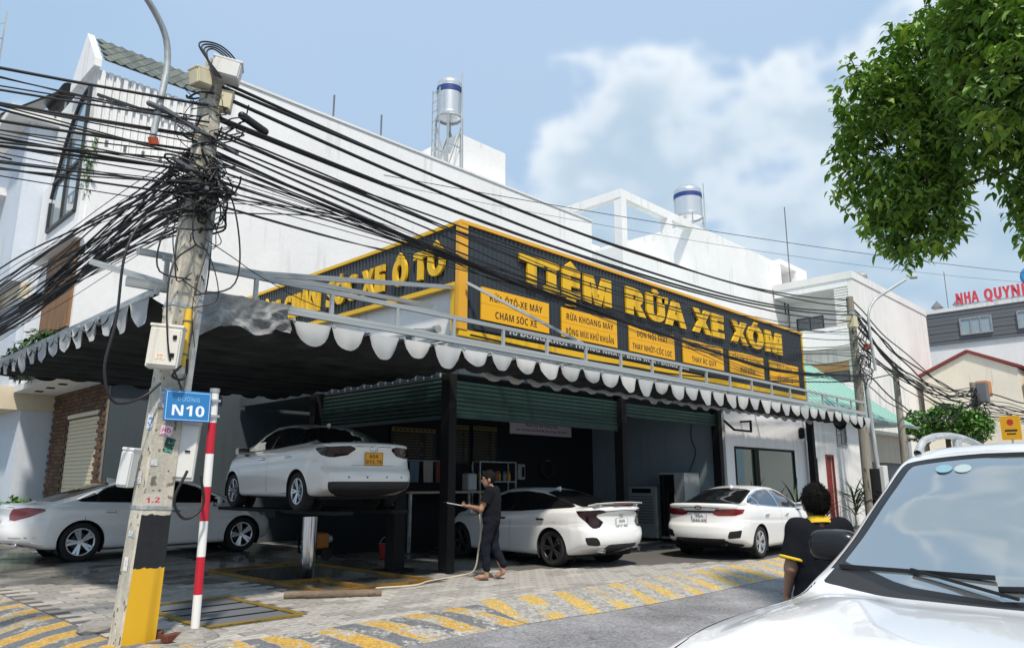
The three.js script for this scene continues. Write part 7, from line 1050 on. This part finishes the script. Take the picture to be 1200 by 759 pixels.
// ---------- plants ----------
const leafGeo = (len, wid, fold, droop, seg = 3) => { const p = [], idx = []; for (let i = 0; i <= seg; i++) { const f = i / seg, w = wid * Math.sin(Math.PI * Math.pow(f, 0.8)) * 0.5 + 0.001, y = -droop * f * f; p.push(f * len, y + fold * w, -w, f * len, y, 0, f * len, y + fold * w, w); if (i) { const a = (i - 1) * 3, b = i * 3; idx.push(a, a + 1, b + 1, a, b + 1, b, a + 1, a + 2, b + 2, a + 1, b + 2, b + 1); } } return geom(p, null, null, idx); };
const leafMat = (c, tr = 0.0) => new THREE.MeshPhysicalMaterial({ color: c, roughness: tr ? 0.75 : 0.45, side: THREE.DoubleSide, transmission: tr, thickness: 0 });
{ // street tree: trunk beyond the frame edge, boughs reaching over the street
  reseed(123);
  const t = thing('street_tree', 'leafy broad-leaved street tree reaching in over the street', 'tree'), bark = std(lin(0.10, 0.08, 0.06), 0.95, { map: T_conc });
  const limb = (pts, r0, r1) => { const c = new THREE.CatmullRomCurve3(pts), n = 24, k = 8, p = [], idx = [], fr = c.computeFrenetFrames(n); for (let i = 0; i <= n; i++) { const q = c.getPointAt(i / n), r = lerp(r0, r1, i / n); for (let j = 0; j < k; j++) { const a = j / k * 6.2832; p.push(...q.clone().addScaledVector(fr.normals[i], Math.cos(a) * r).addScaledVector(fr.binormals[i], Math.sin(a) * r).toArray()); } if (i) for (let j = 0; j < k; j++) { const a = (i - 1) * k + j, b = (i - 1) * k + (j + 1) % k; idx.push(a, b, b + k, a, b + k, a + k); } } return geom(p, null, null, idx); };
  part(t, 'trunk', limb([P(11.6, -0.12, -1.4), P(11.55, 1.6, -1.3), P(11.4, 3.2, -1.0), P(11.3, 4.4, -0.7)], 0.22, 0.13), bark);
  const lobes = [[9.95, 5.75, 2.68, 0.82, 1.30, 0.80, 230], [9.9, 4.95, 2.5, 0.66, 0.75, 0.60, 90], [9.75, 6.5, 2.15, 0.85, 0.75, 0.8, 120], [8.7, 6.15, 1.25, 0.85, 1.1, 0.62, 210], [9.2, 6.8, 0.9, 1.1, 0.9, 0.9, 150], [9.6, 5.9, 1.55, 0.7, 0.9, 0.6, 120], [9.75, 4.62, 1.2, 0.42, 0.72, 0.36, 80], [9.3, 5.4, 0.75, 0.7, 0.9, 0.6, 110], [10.3, 5.8, 0.3, 1.2, 1.4, 1.1, 130], [11.3, 6.4, -0.9, 1.7, 1.5, 1.6, 160]];
  for (const [u, y, v, , ry] of lobes) part(t, 'branch', limb([P(11.3, 4.3, -0.7), P(lerp(11.3, u, 0.4), lerp(4.6, y, 0.75) + 0.5, lerp(-0.7, v, 0.4)), P(u, y, v)], 0.06, 0.014), bark);
  const G = [leafGeo(0.155, 0.06, 0.25, 0.03), leafGeo(0.135, 0.055, 0.35, 0.045), leafGeo(0.12, 0.05, 0.2, 0.02)];
  const mats = [leafMat(lin(0.13, 0.27, 0.014), 0.32), leafMat(lin(0.18, 0.35, 0.018), 0.32), leafMat(lin(0.32, 0.47, 0.035), 0.35), leafMat(lin(0.08, 0.19, 0.012), 0.3)];
  const twigs = [], L = [], m4 = new THREE.Matrix4(), e = new THREE.Euler(), q = new THREE.Quaternion();
  for (const [u, y, v, ru, ry, rv, n] of lobes) for (let k = 0; k < n * 2.1; k++) {
    let dx, dy, dz, d; do { dx = rr(-1, 1); dy = rr(-1, 1); dz = rr(-1, 1); d = Math.hypot(dx, dy, dz); } while (d > 1 || d < 0.3); const s = Math.pow(d, 0.55) / d * (0.66 + 0.6 * fbm(dx * 3.4 + u, dy * 3.4, dz * 3.4, 2)); const c = P(u + dx * ru * s, y + dy * ry * s, v + dz * rv * s), fresh = rnd() < 0.22, tilt = rr(-0.5, 0.9), nl = 9 + Math.floor(rnd() * 6), yaw0 = rr(0, 6.28); if (rnd() < 0.3) twigs.push(bar(P(u + dx * ru * s * 0.35, y + dy * ry * s * 0.35 - 0.1, v + dz * rv * s * 0.35), c, 0.009));
    for (let i = 0; i < nl; i++) { e.set(rr(-0.4, 0.4), yaw0 + i * 2.4 + rr(-0.4, 0.4), -0.05 - rr(0, 0.85) + 0.25 * tilt, 'YXZ'); q.setFromEuler(e); const sc = rr(0.5, 1.25), o = c.clone().add(V3(rr(-0.1, 0.1), rr(-0.1, 0.08), rr(-0.1, 0.1))); L.push([new THREE.Matrix4().compose(o, q, V3(sc, sc, sc)), Math.floor(rnd() * 3), fresh ? (rnd() < 0.7 ? 2 : 1) : [0, 1, 3, 0][Math.floor(rnd() * 4)], o.distanceTo(camera.position)]); }
  }
  L.sort((a, b) => a[3] - b[3]);
  const crown = sub(t, 'crown'); part(crown, 'twigs', merge(twigs), bark).userData.kind = 'stuff'; let named = 0; const groups = {};
  L.forEach(([m, g, mi]) => { const px = V3().setFromMatrixPosition(m).project(camera2()), see = px.x < 1.02 && px.y < 1.1 && px.y > -1; if (named < 290 && see) { const o = part(crown, named ? 'leaf_' + String(named).padStart(3, '0') : 'leaf', G[g], mats[mi]); m.decompose(o.position, o.quaternion, o.scale); named++; } else (groups[g + '_' + mi] ??= []).push(m); });
  for (const [k, l] of Object.entries(groups)) { const [g, mi] = k.split('_').map(Number), im = shade(new THREE.InstancedMesh(G[g], mats[mi], l.length)); l.forEach((m, i) => im.setMatrixAt(i, m)); im.name = 'foliage'; im.userData.kind = 'stuff'; crown.add(im); }
}
function camera2() { camera.updateMatrixWorld(true); camera.updateProjectionMatrix(); return camera; }
function bushMass(parent, lobes, geo, mats, per) { const groups = {}; for (const [u, y, v, ru, ry, rv, n] of lobes) for (let k = 0; k < n * per; k++) { let dx, dy, dz, d; do { dx = rr(-1, 1); dy = rr(-1, 1); dz = rr(-1, 1); d = Math.hypot(dx, dy, dz); } while (d > 1 || d < 0.5); const s = 0.8 + 0.35 * fbm(dx * 4 + u, dy * 4, dz * 4, 2); const mi = Math.floor(rnd() * mats.length), sc = rr(0.7, 1.2); (groups[mi] ??= []).push(new THREE.Matrix4().compose(P(u + dx * ru * s, y + dy * ry * s, v + dz * rv * s), new THREE.Quaternion().setFromEuler(new THREE.Euler(rr(-1, 1), rr(0, 6.28), rr(-1.2, 0.5), 'YXZ')), V3(sc, sc, sc))); } for (const [mi, l] of Object.entries(groups)) { const im = shade(new THREE.InstancedMesh(geo, mats[mi], l.length)); l.forEach((m, i) => im.setMatrixAt(i, m)); im.name = 'foliage'; im.userData.kind = 'stuff'; parent.add(im); } }
{
  reseed(321); const gm = [leafMat(lin(0.06, 0.17, 0.015)), leafMat(lin(0.09, 0.22, 0.02)), leafMat(lin(0.04, 0.12, 0.012))];
  const b = thing('round_tree', 'round bright green tree behind the SUV roof rail', 'tree'); part(b, 'trunk', bar(P(37, 0, 9.3), P(37, 3.8, 9.3), 0.1, 0.15, true), std(lin(0.1, 0.08, 0.06), 0.95)); const c = sub(b, 'crown'); bushMass(c, [[36.6, 4.0, 10.2, 0.9, 0.75, 0.9, 6], [37.0, 4.2, 9.2, 1.0, 0.85, 1.0, 7], [37.3, 3.95, 8.3, 0.8, 0.7, 0.8, 5]], leafGeo(0.22, 0.11, 0.3, 0.05), gm, 170);
  const strap = (label, u, v, y, h, n, len, seed) => { reseed(seed); const p = thing('strap_leaf_plant', label, 'plant'); p.position.set(u, y, -v); part(p, 'stem', bar(V3(0, 0, 0), V3(0.02, h, 0), 0.02, 0.03, true), std(lin(0.12, 0.1, 0.06), 0.9)); const G2 = [leafGeo(len, 0.07, 0.4, len * 0.3, 6), leafGeo(len * 0.8, 0.06, 0.4, len * 0.35, 6)]; for (let k = 0; k < n; k++) { const m = part(p, k ? 'leaf_' + String(k).padStart(3, '0') : 'leaf', G2[k % 2], gm2[k % 2]); m.position.set(0, h * rr(0.35, 1.05), 0); m.rotation.set(0, rr(0, 6.28), rr(0.3, 1.35), 'YXZ'); } };
  const gm2 = [leafMat(lin(0.022, 0.06, 0.016)), leafMat(lin(0.035, 0.085, 0.02))];
  strap('dark strap-leaved plant under the office window', 19.3, 9.35, 0, 0.75, 24, 0.85, 1); strap('tall strap-leaved plant at the right of the office window', 21.0, 9.3, 0, 0.85, 26, 0.9, 2); strap('strap-leaved plant by the slim black office column', 22.6, 9.2, 0, 0.7, 24, 0.85, 3); strap('dark spiky plant in front of the red door', 26.2, 9.6, 0, 1.0, 34, 1.0, 4); strap('dark spiky plant beside the awning end pole', 27.4, 9.5, 0, 0.9, 34, 1.05, 5);
  reseed(654); const s1 = thing('shrub', 'loose green shrub at the foot of the brick garage', 'shrub'); bushMass(s1, [[4.9, 0.7, 21.6, 0.5, 0.55, 0.7, 3], [4.6, 0.6, 23.6, 0.5, 0.6, 0.7, 3]], leafGeo(0.16, 0.05, 0.3, 0.05), gm, 150);
  const s2 = thing('shrub', 'dense green shrub by the pale apartment house', 'shrub'); bushMass(s2, [[3.6, 1.0, 24.6, 0.6, 0.9, 0.8, 5]], leafGeo(0.14, 0.06, 0.3, 0.04), gm2, 190);
  const s3 = thing('planter_shrub', 'dark ferny planting spilling from the planter below the wood panel', 'shrub'); bushMass(s3, [[4.5, 4.5, 19.4, 0.4, 0.5, 0.8, 4], [4.45, 4.4, 20.7, 0.4, 0.45, 0.7, 3]], leafGeo(0.22, 0.05, 0.3, 0.1), gm2, 150);
  const s4 = thing('hanging_plant', 'trailing green plant hanging over the terrace parapet', 'plant'); bushMass(s4, [[4.75, 9.2, 18.6, 0.14, 0.5, 0.14, 2], [4.72, 8.6, 18.55, 0.1, 0.7, 0.1, 2]], leafGeo(0.12, 0.04, 0.3, 0.06), [leafMat(lin(0.14, 0.22, 0.05)), gm[1]], 90);
}

renderer.render(scene, camera);
